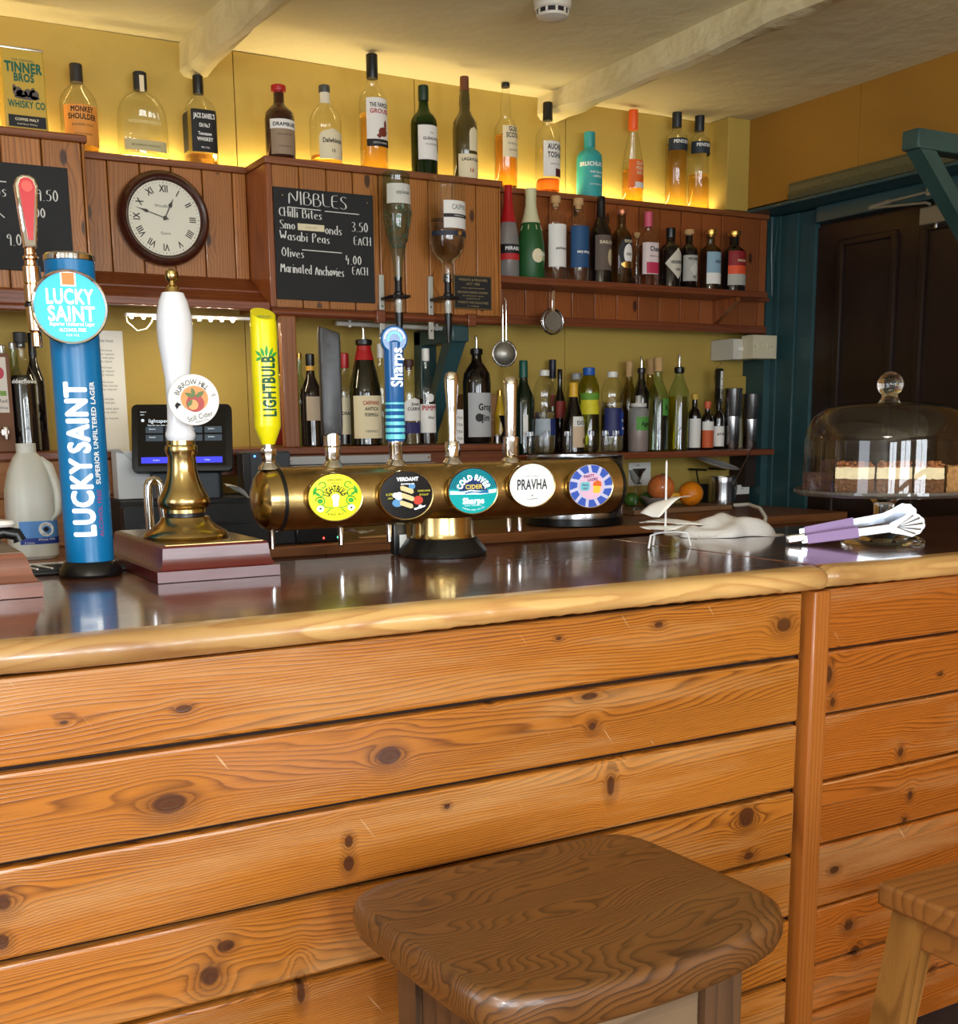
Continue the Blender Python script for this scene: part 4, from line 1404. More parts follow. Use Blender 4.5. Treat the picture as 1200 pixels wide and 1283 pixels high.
# badge 4: white
M, r = BM[3]
m = MB().text('PRAVHA', 0.029, M, 0, 0.05 * r, 0.03, 0.62, width=1.3 * r, z=0.0012).text('BORN IN PRAGUE', 0.0032, M, 0, 0.42 * r, 0, z=0.0012)
m.text('Staropramen', 0.0055, M, 0, -0.60 * r, 0.01, 0.8, rot=0.06, z=0.0012).disc(0.035 * r, M, 0.0012, 12, 1, 0.0, -0.46 * r)
m.build('badge_lettering', pbr('grey_ink', (70, 72, 78), 0.6), faces[3])
MB().lathe([(0.90 * r, 0.0008), (0.91 * r, 0.0014), (0.92 * r, 0.0008)], 48, M, cap=False).build('badge_line', pbr('pale_green_ink', (190, 206, 190), 0.5), faces[3])
# badge 5: blue ring with pink centre
M, r = BM[4]
PBLUE = pbr('badge_royal', (62, 96, 196), 0.4)
m = MB()
rnd = random.Random(5)
for i in range(11):
    a0 = i * 2 * PI / 11
    pts = [((0.62 + 0.32 * 0) * r * math.cos(a0 + q), 0.62 * r * math.sin(a0 + q)) for q in (0, 0.16, 0.34)] + [(0.95 * r * math.cos(a0 + q), 0.95 * r * math.sin(a0 + q)) for q in (0.44, 0.2, 0.02)]
    m.flat(pts, M, 0.0014)
m.build('badge_ring', PBLUE, faces[4])
MB().disc(0.60 * r, M, 0.0016, 40, 0.88).build('badge_centre', pbr('badge_pink', (240, 196, 224), 0.4), faces[4])
MB().prism([(-0.42 * r, -0.2 * r), (-0.12 * r, -0.2 * r), (-0.06 * r, -0.1 * r), (-0.06 * r, 0.12 * r), (-0.12 * r, 0.2 * r), (-0.42 * r, 0.2 * r), (-0.48 * r, 0.1 * r), (-0.48 * r, -0.12 * r)], 0.0014, 0.0021, M).build('badge_panel', pbr('badge_aqua', (120, 206, 220), 0.4), faces[4])
m = MB().text('PARTY', 0.0085, M, -0.1 * r, 0.46 * r, 0.03, 0.8, rot=0.12, z=0.0021).text('LAGER!', 0.0078, M, 0.06 * r, 0.3 * r, 0.03, 0.8, rot=0.1, z=0.0021)
m.text('PALE', 0.0055, M, -0.27 * r, 0.06 * r, 0.03, z=0.0026).text('ALE', 0.0055, M, -0.27 * r, -0.09 * r, 0.03, z=0.0026)
m.build('badge_lettering', pbr('plum_ink', (110, 40, 110), 0.5), faces[4])
MB().prism([(0.08 * r, -0.3 * r), (0.34 * r, -0.34 * r), (0.42 * r, -0.2 * r), (0.42 * r, 0.0), (0.1 * r, 0.02 * r)], 0.0014, 0.0020, M).build('badge_yellow_block', pbr('badge_amber', (244, 206, 70), 0.4), faces[4])
MB().prism([(0.06 * r, 0.02 * r), (0.46 * r, -0.02 * r), (0.44 * r, 0.18 * r), (0.26 * r, 0.26 * r), (0.1 * r, 0.16 * r)], 0.0014, 0.0021, M).build('badge_orange_block', pbr('badge_coral', (232, 110, 50), 0.4), faces[4])
# collars where the taps enter, and the spouts below
TAPX = [P(px, 578, Y=FY).x for px in (337, 417, 496, 567, 640)]
for x in TAPX:
    MB().lathe([(0.021, RF * 0.94), (0.019, RF + 0.002), (0.0145, RF + 0.007), (0.0135, RF + 0.009)], 28, Matrix.Translation((x - FX, 0, FZ - O.z))).build('tap_collar', CHROME, t)
for px in (342, 429, 490, 640, 654):
    x = P(px, 660, Y=FY).x - FX
    L_ = 0.034 if px < 600 else 0.028
    MB().cyl(0.0052, -RF - L_, -RF * 0.9, 16, Matrix.Translation((x, 0.01, FZ - O.z)), 0.001).build('spout', CHROME, t)
# the five tap handles: things of their own
ZT = FZ + RF + 0.009


def tap(name, label, x, cat='tap handle'):
    return thing(name, label, cat, (x, FY, ZT), 0, 'tap handles on the brass font')


def ztap(px, py):
    return zat(px, py, FY) - ZT


# 1 yellow
t = tap('tap_handle', 'bright yellow tap handle with green lettering', TAPX[0])
z0, z1 = ztap(331, 557), ztap(320, 389)
MB().lathe([(0.0125, 0), (0.013, z0 * 0.3), (0.0155, z0 * 0.45), (0.015, z0 * 0.75), (0.010, z0 * 0.8), (0.0095, z0 + 0.002)], 8).build('chrome_valve', CHROME, t)
yb = MB().lathe([(0.012, z0), (0.0235, z0 + 0.03), (0.024, z0 + 0.034), (0.0242, z0 + 0.12), (0.0235, z1 - 0.024), (0.0220, z1 - 0.008)], 40)
for v in yb.bm.verts:
    if v.co.z > z1 - 0.01:
        v.co.z += (v.co.y) * 0.55 + 0.003
h = yb.build('handle', pbr('tap_yellow', (236, 224, 16), 0.25, coat=0.4), t)
aT = math.atan2(-FY, -TAPX[0]) + 0.12
bd = bend(0.0250, aT)
MB().text('LIGHTBULB', 0.034, None, 0.003, (z0 + 0.045 + z1 - 0.075) / 2, 0.04, 1, 'C', PI / 2, bd, width=(z1 - 0.085) - (z0 + 0.045)).text('VERDANT', 0.0055, None, -0.001, z1 - 0.012, 0.02, bend=bd).build('lettering', pbr('tap_green_ink', (10, 84, 50), 0.5), h)
m = MB()
for i, (u, L_, a) in enumerate(((-0.012, 0.022, 2.4), (-0.006, 0.022, 1.9), (0.0, 0.026, 1.5), (0.008, 0.024, 1.1), (0.014, 0.022, 0.6), (-0.014, 0.016, 3.6), (0.016, 0.014, -0.6))):
    lp = leafpts(u * 0.6, z1 - 0.082, L_ * 0.8, 0.0026, a)
    m._add([bd(x, y) for x, y in lp], [tuple(range(len(lp)))])
m.build('leaf_art', pbr('tap_leaf', (40, 160, 60), 0.5), h)
# 2 black, chipped
t = tap('tap_handle', 'plain black scuffed tap handle on chrome stem', TAPX[1])
z0, z1 = ztap(415, 546), ztap(405, 409)
MB().lathe([(0.0125, 0), (0.014, 0.004), (0.015, z0 * 0.5), (0.0145, z0 * 0.55), (0.0165, z0 * 0.6), (0.017, z0 + 0.004), (0.012, z0 + 0.006)], 28).build('chrome_valve', CHROME, t)
MH = Matrix.Rotation(-0.25, 4, 'Z')
sh = [(-0.0175, z0), (0.0175, z0), (0.019, z0 + 0.02), (0.0195, z1 - 0.03), (0.0185, z1 - 0.012), (-0.0185, z1), (-0.0205, z1 - 0.012), (-0.0195, z0 + 0.03)]
MB().prism(sh, -0.014, 0.016, MH @ FRONT(), 0.005).build('handle', pbr('scuffed_black', (28, 28, 30), 0.38, noise=0.5, nscale=40, bump=0.2), t)
# 3 blue with aqua bands
t = tap('tap_handle', 'blue tap handle with round top and aqua stripes', TAPX[2])
z0, z1 = ztap(495, 553), ztap(490, 409)
MB().lathe([(0.0125, 0), (0.013, 0.003), (0.013, z0 * 0.7), (0.014, z0 * 0.75), (0.014, z0)], 28).build('chrome_valve', CHROME, t)
Rr = 0.0182
SBL = pbr('tap_blue', (18, 92, 156), 0.25, coat=0.4)
h = MB().lathe([(Rr - 0.002, z0), (Rr, z0 + 0.004), (Rr + 0.001, z1 - 0.05), (Rr + 0.0015, z1 - 0.03), (Rr * 0.6, z1 - 0.02)], 36).build('handle', SBL, t)
aT = math.atan2(-FY, -TAPX[2]) + 0.15
M = Matrix.Translation((0, 0, z1 - 0.0245)) @ Matrix.Rotation(aT + PI / 2, 4, 'Z') @ FRONT(0, -0.004, 0)
MB().cyl(0.0255, -0.012, 0.0125, 40, M, 0.003).build('round_top', SBL, t)
AQ = pbr('tap_aqua', (110, 214, 222), 0.3)
for i in range(6):
    zz = z0 + 0.009 + i * 0.0125
    w = 0.0088 - i * 0.0011
    MB().lathe([(Rr + 0.0008, zz - w / 2), (Rr + 0.0008, zz + w / 2)], 36, cap=False).build('aqua_band', AQ, h)
MB().lathe([(0.010, 0.0130), (0.0145, 0.0131)], 30, M, a0=-0.3, a1=PI + 0.3).build('aqua_arc', AQ, h)
MB().text('Sharps', 0.034, None, 0.003, z1 - 0.076, 0.03, 0.9, 'C', PI / 2, bend(Rr + 0.0022, aT), width=0.072).build('lettering', BADGEW, h)
MB().arctext('BREWED IN ROCK CORNWALL', 0.0042, 0.0185, M, PI / 2, 0.03, 0.9, 0.06, z=0.0131).build('top_lettering', BADGEW, h)
# 4, 5 chrome levers
for k, (px0, py1, lab) in enumerate(((563, 466, 'bright chrome tap lever, tapering downwards, fourth on the brass font'), (640, 472, 'straight chrome tap lever at the right end of the brass font'))):
    t = tap('tap_handle', lab, TAPX[3 + k])
    z1 = ztap(px0, py1)
    zz = 0.032
    MB().lathe([(0.0125, 0), (0.015, 0.003), (0.0158, zz * 0.7), (0.013, zz)] if k == 0 else [(0.0155, 0), (0.0165, 0.003), (0.0165, zz * 1.2), (0.013, zz * 1.25)], 10 if k == 0 else 30).build('chrome_valve', CHROME, t)
    if k == 0:
        MB().lathe([(0.0085, zz * 0.95), (0.0095, zz + 0.004), (0.0085, zz + 0.01), (0.0105, zz + 0.06), (0.0145, z1 - 0.028), (0.0148, z1 - 0.012), (0.012, z1 - 0.003), (0.006, z1), (1e-5, z1)], 28, sy=0.8).build('lever', CHROME, t)
    else:
        MB().lathe([(0.0105, zz), (0.0115, zz + 0.02), (0.0140, z1 - 0.02), (0.0142, z1 - 0.008), (0.011, z1 - 0.002), (0.007, z1), (1e-5, z1)], 28).build('lever', CHROME, t)

# cake stand -----------------------------------------------------------------
A = P(1105, 680, Z=ZB)
CS = Vector((A.x, A.y, ZB + 0.001))
D = depth_at(CS)
mpx = D / F
CG = glass('clear_glass', (253, 254, 253), 0.88)
GS = pbr('foot_glass', (245, 248, 248), 0.02, trans=1.0, ior=1.45)
t = thing('cake_stand', 'glass pedestal cake stand on the bar at the right', 'cake stand', CS)
zp = zat(1112, 613, CS.y) - CS.z
Rp = 110 * mpx
MB().lathe([(50 * mpx, 0.0), (51 * mpx, 0.003), (50 * mpx, 0.008), (36 * mpx, 0.020), (20 * mpx, 0.030), (13 * mpx, 0.036), (12 * mpx, 0.05), (12.5 * mpx, zp - 0.03), (20 * mpx, zp - 0.014), (1e-5, zp - 0.012)], 48).build('foot', GS, t)
MB().lathe([(20 * mpx, zp - 0.012), (60 * mpx, zp - 0.011), (Rp * 0.95, zp - 0.010), (Rp, zp - 0.004), (Rp * 0.995, zp + 0.002), (Rp * 0.95, zp), (Rp * 0.9, zp - 0.003), (1e-5, zp - 0.003)], 64).build('plate', glass('plate_glass', (226, 222, 214), 0.6, 0.03, 0.15), t)
td = thing('glass_dome', 'clear glass dome with ball knob over the cakes', 'cake dome', CS + Vector((0, 0, zp - 0.0025)))
zs_ = zat(1112, 503, CS.y) - td.location.z
Rd = 99 * mpx
MB().lathe([(Rd * 1.005, 0), (Rd, 0.006), (Rd * 0.995, zs_ * 0.55), (Rd * 0.97, zs_ * 0.70), (Rd * 0.90, zs_ * 0.83), (Rd * 0.76, zs_ * 0.93), (Rd * 0.52, zs_ * 0.985), (Rd * 0.24, zs_), (Rd * 0.1, zs_ * 1.0)], 72).build('dome', CG, td)
rk = 15.5 * mpx
MB().lathe([(Rd * 0.13, zs_ - 0.002), (Rd * 0.11, zs_ + 0.004), (rk * 0.6, zs_ + 0.010), (rk * 0.62, zs_ + 0.012)] + [(rk * math.sin(a), zs_ + 0.012 + rk * 0.85 - rk * math.cos(a)) for a in [0.7 + i * 0.244 for i in range(10)]] + [(1e-5, zs_ + 0.012 + rk * 1.85)], 36).build('knob', GS, td)
# cakes: crumb, cream and nut layers
CRUMB = pbr('cake_crumb', (104, 68, 40), 0.95, noise=0.5, nscale=130, bump=1.0)
CREAMC = pbr('cake_cream', (232, 214, 172), 0.7, noise=0.1, nscale=60, bump=0.4)
NUT = pbr('cake_nuts', (156, 96, 54), 0.8, noise=0.5, nscale=160, bump=0.5)
BROWN = pbr('brownie', (62, 34, 24), 0.85, noise=0.4, nscale=90, bump=0.9)
BLOND = pbr('blond_cake', (176, 130, 78), 0.9, noise=0.3, nscale=100, bump=0.9)
zc0 = CS.z + zp - 0.0025


def rough_box(m, x0, x1, y0, y1, z0, z1, amp, seed, M=None):
    rnd = random.Random(seed)
    return m.box(x0, x1, y0, y1, z0, z1, 0, M, cuts=7, fn=lambda v: (v.x + rnd.uniform(-amp, amp), v.y + rnd.uniform(-amp, amp), v.z + (rnd.uniform(-amp, amp) if v.z > z0 + 1e-5 else 0)))


th = math.atan2(-CS.x, CS.y)
MQ = Matrix.Translation((CS.x, CS.y, zc0)) @ Matrix.Rotation(th, 4, 'Z')


def on_plate(px0, px1, dep):
    """centre of a piece whose front faces the camera, and its half width"""
    k = mpx * (1 + dep / D)
    return MQ @ Vector((((px0 + px1) / 2 - 1112) * k, dep, 0)), (px1 - px0) / 2 * k


for k, (pa, pb, lab) in enumerate(((1052, 1099, 'left slice of nut topped layer cake under the dome'), (1101, 1143, 'middle slice of nut topped layer cake under the dome'), (1145, 1180, 'right slice of nut topped layer cake under the dome'))):
    loc, w = on_plate(pa, pb, -0.06)
    t = thing('cake_slice', lab, 'cake', loc, th, 'slices of layer cake under the dome')
    rough_box(MB(), -w, w, 0, 0.085, 0, 0.027, 0.0012, k).build('crumb', CRUMB, t, smooth=False)
    rough_box(MB(), -w + 0.0005, w - 0.0005, 0.0005, 0.085, 0.026, 0.050, 0.0008, k + 10).build('cream', CREAMC, t, sharp=60)
    m = MB()
    rnd = random.Random(k + 40)
    m.box(-w + 0.002, w - 0.002, 0.003, 0.082, 0.049, 0.0525)
    for i in range(46):
        m.sphere((rnd.uniform(-w + 0.004, w - 0.004), rnd.uniform(0.002, 0.08), 0.054 + rnd.uniform(-0.001, 0.005)), rnd.uniform(0.003, 0.006), 5, sc=(rnd.uniform(0.7, 1.4), rnd.uniform(0.7, 1.3), rnd.uniform(0.6, 1)))
    m.build('nut_topping', NUT, t, smooth=False)
for pa, pb, h0, dep, mat, name, lab in ((1013, 1050, 0.038, -0.035, BROWN, 'brownie', 'dark chocolate brownie at the left under the glass dome'), (1183, 1205, 0.052, -0.03, BLOND, 'cake_slice', 'pale blond cake slice at the right under the glass dome'),
                                        (1034, 1052, 0.062, 0.05, BROWN, 'brownie', 'taller dark brownie piece at the back left under the dome')):
    loc, w = on_plate(pa, pb, dep)
    o = rough_box(MB(), -w, w, 0, 0.06, 0, h0, 0.0012, pa).build(name, mat, None, smooth=False)
    o.location = loc
    o.rotation_euler.z = th
    tag(o, lab, 'cake')

# tongs ------------------------------------------------------------------
A = P(990, 676, Z=ZB + 0.012)
Bq = P(1156, 650, Y=1.625)
t = thing('serving_tongs', 'steel serving tongs with lilac grips leaning on the stand foot', 'tongs', (A.x, A.y, ZB + 0.001))
v = Bq - A
L_ = v.length
ex = v.normalized()
ey = Vector((0, 0, 1)).cross(ex).normalized()
ez = ex.cross(ey)
Mt = Matrix(((ex.x, ey.x, ez.x, 0), (ex.y, ey.y, ez.y, 0), (ex.z, ey.z, ez.z, 0.012), (0, 0, 0, 1)))
LILAC = pbr('lilac_grip', (158, 128, 176), 0.45)
SHINY = pbr('tong_steel', (214, 218, 224), 0.2, 1.0)
m = MB().box(-0.008, 0.03, -0.011, 0.011, -0.009, 0.009, 0.004, M=Mt)
m.build('hinge', SHINY, t)
for s, dz in ((-1, -0.004), (1, 0.008)):
    f = lambda u: (s * (0.006 + 0.03 * u), dz + 0.010 * u * s * 0.3)
    def seg(u0, u1, w0, w1, th, n=8):
        m = MB()
        vs, fs = [], []
        for i in range(n + 1):
            u = u0 + (u1 - u0) * i / n
            w = w0 + (w1 - w0) * i / n
            y, z = f(u)
            x = u * L_
            vs += [(x, y - s * th, z - w), (x, y + s * th, z - w * 0.8), (x, y + s * th, z + w * 0.8), (x, y - s * th, z + w)]
        for i in range(n):
            for j in range(4):
                a, b_ = i * 4 + j, i * 4 + (j + 1) % 4
                fs.append((a, b_, b_ + 4, a + 4))
        fs += [(0, 1, 2, 3), tuple(range(n * 4, n * 4 + 4))]
        m._add(vs, fs, Mt)
        return m
    arm = seg(0.08, 0.74, 0.009, 0.010, 0.0012).build('arm', SHINY, t)
    seg(0.12, 0.50, 0.0115, 0.013, 0.003).build('grip', LILAC, arm)
    m = MB()
    pts = [(0, -0.010), (0.03, -0.017), (0.05, -0.022)]
    sc_ = []
    for i in range(41):
        a = -PI / 2 + PI * i / 40
        q = 1 + 0.07 * abs(math.sin(a * 5))
        sc_.append((0.040 + 0.027 * math.cos(a) * q, 0.0225 * math.sin(a) * q))
    outl = [(0, -0.010), (0.02, -0.016)] + sc_ + [(0.02, 0.016), (0, 0.010)]
    y, z = f(0.74)
    m.prism(outl, -0.0012, 0.0012, Mt @ Matrix.Translation((0.73 * L_, y, z)) @ Matrix.Rotation(PI / 2, 4, 'X'))
    for i in range(5):
        a = -PI / 2 + PI * (i + 0.5) / 5
        m.tube([(0.73 * L_ + 0.012, y + s * 0.0014, z), (0.73 * L_ + 0.040 + 0.024 * math.cos(a), y + s * 0.0014, z + 0.020 * math.sin(a))], [0.0006, 0.0022], 8, Mt)
    m.build('scalloped_head', SHINY, arm)

# receipt spike -------------------------------------------------------------
A = P(833, 686, Z=ZB)
t = thing('receipt_spike', 'white wire receipt spike standing on the bar', 'receipt spike', (A.x, A.y, ZB + 0.001))
WIRE = pbr('white_wire', (228, 228, 226), 0.35)
zt_ = zat(833, 577, A.y) - ZB
MB().tube([(0, 0, 0.03), (0, 0, zt_ - 0.006), (0, 0, zt_)], [0.0022, 0.0022, 0.0004], 10).build('spike', WIRE, t)
MB().tube([(-0.052, -0.012, 0.001), (-0.047, -0.012, 0.027), (-0.02, 0.0, 0.03), (0.0, 0, 0.031), (0.03, 0.0, 0.03), (0.05, -0.01, 0.027), (0.058, -0.012, 0.001)], 0.0022, 8).tube([(0, 0.04, 0.001), (0, 0.035, 0.028), (0, 0, 0.03)], 0.0022, 8).build('wire_foot', WIRE, t)


def curl(w, l, bendr, seed, nx=10, ny=6, amp=0.002, sag=0.0):
    rnd = random.Random(seed)
    vs, fs = [], []
    for i in range(nx + 1):
        for j in range(ny + 1):
            u, v_ = (i / nx - 0.5), (j / ny - 0.5)
            vs.append((u * l, v_ * w, bendr * (4 * u * u - 0.3) + sag * u + rnd.uniform(-amp, amp) * 0.3 + 0.004 * math.sin(5 * u + 3 * v_ + seed)))
    for i in range(nx):
        for j in range(ny):
            a = i * (ny + 1) + j
            fs.append((a, a + 1, a + ny + 2, a + ny + 1))
    return vs, fs


for k, (l, w, br, sag, z, rz, ry, dx, lab) in enumerate(((0.135, 0.05, -0.006, 0.0, 0.052, -0.3, 0.10, 0.022, 'long receipt curling low on the white spike'), (0.11, 0.05, 0.003, 0.0, 0.042, 0.25, 0.02, 0.0, 'flat receipt resting on the wire foot of the spike'), (0.105, 0.05, -0.008, 0.0, 0.092, 0.15, -0.34, 0.0, 'folded receipt halfway up the white spike'))):
    vs, fs = curl(w, l, br, k)
    m = MB()
    m._add(vs, fs, Matrix.Translation((dx, 0, 0)) @ Matrix.Rotation(rz, 4, 'Z') @ Matrix.Rotation(ry, 4, 'Y'))
    o = m.build('receipt', PAPER, None, sharp=80)
    o.location = (A.x, A.y, ZB + z)
    sd = o.modifiers.new('thick', 'SOLIDIFY')
    sd.thickness = 0.0004
    tag(o, lab, 'receipt', 'receipts on the spike')

# crumpled white cloth ----------------------------------------------------------
A = P(925, 672, Z=ZB)
rnd = random.Random(12)
n = 30
vs, fs = [], []
for i in range(n + 1):
    for j in range(n + 1):
        u, v_ = i / n * 2 - 1, j / n * 2 - 1
        e = max(0.0, 1 - (abs(u) ** 2.6 + abs(v_) ** 2.6))
        h = 0.040 * e ** 0.5 * (0.85 + 0.22 * math.sin(3.2 * u + 2 * v_ + 1) + 0.12 * math.sin(6 * v_ - 3 * u) + 0.03 * math.sin(13 * u + 4 * v_))
        vs.append((u * 0.115 + 0.008 * math.sin(6 * v_) * (1 - e), v_ * 0.075 + 0.008 * math.sin(7 * u), max(0.0005, h)))
for i in range(n):
    for j in range(n):
        a = i * (n + 1) + j
        fs.append((a, a + 1, a + n + 2, a + n + 1))
m = MB()
m._add(vs, fs)
o = m.build('bar_cloth', pbr('white_cloth', (226, 224, 220), 0.9, noise=0.05, nscale=200), None, sharp=80)
o.location = (A.x, A.y + 0.05, ZB + 0.001)
o.rotation_euler.z = -0.2
sd = o.modifiers.new('thick', 'SOLIDIFY')
sd.thickness = 0.001
tag(o, 'crumpled white cloth on the bar beside the lilac tongs', 'cloth')
# ------------------------------------------------------------------ bottles
PR = {
    'std': [(0.90, 0), (1, 0.015), (1, 0.58), (0.97, 0.63), (0.80, 0.68), (0.52, 0.72), (0.40, 0.76), (0.36, 0.82), (0.36, 1.0)],
    'squat': [(0.90, 0), (1, 0.02), (1, 0.55), (0.95, 0.62), (0.72, 0.70), (0.42, 0.76), (0.32, 0.79), (0.32, 1.0)],
    'bulge': [(0.90, 0), (1, 0.015), (1, 0.52), (0.95, 0.58), (0.62, 0.645), (0.44, 0.69), (0.46, 0.75), (0.43, 0.82), (0.34, 0.9), (0.33, 1.0)],
    'slope': [(0.88, 0), (1, 0.015), (1, 0.42), (0.96, 0.50), (0.74, 0.64), (0.44, 0.76), (0.34, 0.82), (0.32, 1.0)],
    'tall': [(0.93, 0), (1, 0.01), (1, 0.69), (0.97, 0.715), (0.6, 0.745), (0.42, 0.765), (0.40, 0.8), (0.40, 1.0)],
    'cone': [(0.90, 0), (1, 0.015), (0.98, 0.40), (0.85, 0.52), (0.62, 0.66), (0.42, 0.76), (0.36, 0.86), (0.36, 1.0)],
    'champ': [(0.92, 0), (1, 0.02), (1, 0.30), (0.97, 0.40), (0.80, 0.55), (0.55, 0.68), (0.40, 0.78), (0.36, 0.88), (0.40, 0.97), (0.40, 1.0)],
    'shoulder': [(0.92, 0), (1, 0.015), (1, 0.60), (0.95, 0.66), (0.74, 0.71), (0.45, 0.745), (0.40, 0.77), (0.40, 1.0)],
    'wine': [(0.92, 0), (1, 0.01), (1, 0.56), (0.93, 0.62), (0.66, 0.69), (0.44, 0.75), (0.38, 0.8), (0.36, 1.0)],
    'carp': [(0.9, 0), (1, 0.01), (1, 0.44), (0.96, 0.5), (0.70, 0.66), (0.45, 0.8), (0.40, 0.86), (0.38, 1.0)],
    'arch': [(0.93, 0), (1, 0.02), (0.99, 0.42), (0.95, 0.54), (0.84, 0.64), (0.62, 0.725), (0.34, 0.77), (0.24, 0.79), (0.24, 1.0)],
    'pet': [(0.7, 0), (0.95, 0.02), (1, 0.06), (1, 0.30), (0.96, 0.34), (0.96, 0.52), (0.88, 0.58), (0.92, 0.64), (0.98, 0.70), (0.94, 0.78), (0.70, 0.87), (0.40, 0.93), (0.36, 1.0)],
    'straight': [(0.95, 0), (1, 0.015), (1, 0.72), (0.86, 0.77), (0.45, 0.81), (0.34, 0.83), (0.34, 1.0)],
    'chub': [(0.92, 0), (1, 0.02), (1, 0.57), (0.93, 0.65), (0.66, 0.71), (0.40, 0.755), (0.36, 0.79), (0.36, 1.0)],
}
CLEAR = glass('bottle_clear', (252, 253, 250), 0.86)
GREENT = glass('bottle_pale_green', (232, 246, 232), 0.75)
AMBERG = glass('bottle_amber', (170, 130, 60), 0.35)
OLIVEG = glass('bottle_olive', (92, 84, 34), 0.35)
FROST = glass('bottle_frosted', (225, 220, 215), 0.7, 0.25, 0.4)
EMER = glass('bottle_emerald', (40, 140, 30), 0.35)


def liq(name, col, rough=0.0):
    return pbr(name, col, rough, trans=1.0, ior=1.2, spec=0.3)


WHISKY = liq('whisky', (255, 206, 116))
WHISKYD = liq('whisky_dark', (250, 180, 90))
WATER = liq('water', (250, 250, 250))
REDL = pbr('liquid_red', (120, 26, 22), 0.15)
DARKL = pbr('liquid_dark', (32, 16, 12), 0.12)
DARKB = pbr('dark_glass', (20, 14, 12), 0.08, coat=0.5)
DGREEN = pbr('dark_green_glass', (14, 30, 18), 0.08, coat=0.5)
CREAML = pbr('label_cream', (228, 216, 180), 0.7)
WLAB = pbr('label_white', (232, 230, 224), 0.7)
BLAB = pbr('label_black', (24, 24, 26), 0.6)
KRAFT = pbr('label_kraft', (150, 120, 96), 0.8)
CORK = pbr('cork', (196, 158, 108), 0.9, noise=0.2, nscale=200)
GOLD = pbr('gold_foil', (206, 162, 84), 0.3, 1.0)
REDCAP = pbr('red_cap', (176, 28, 32), 0.35)
BLUELAB = pbr('label_blue', (32, 76, 120), 0.6)
INK = BLACKINK


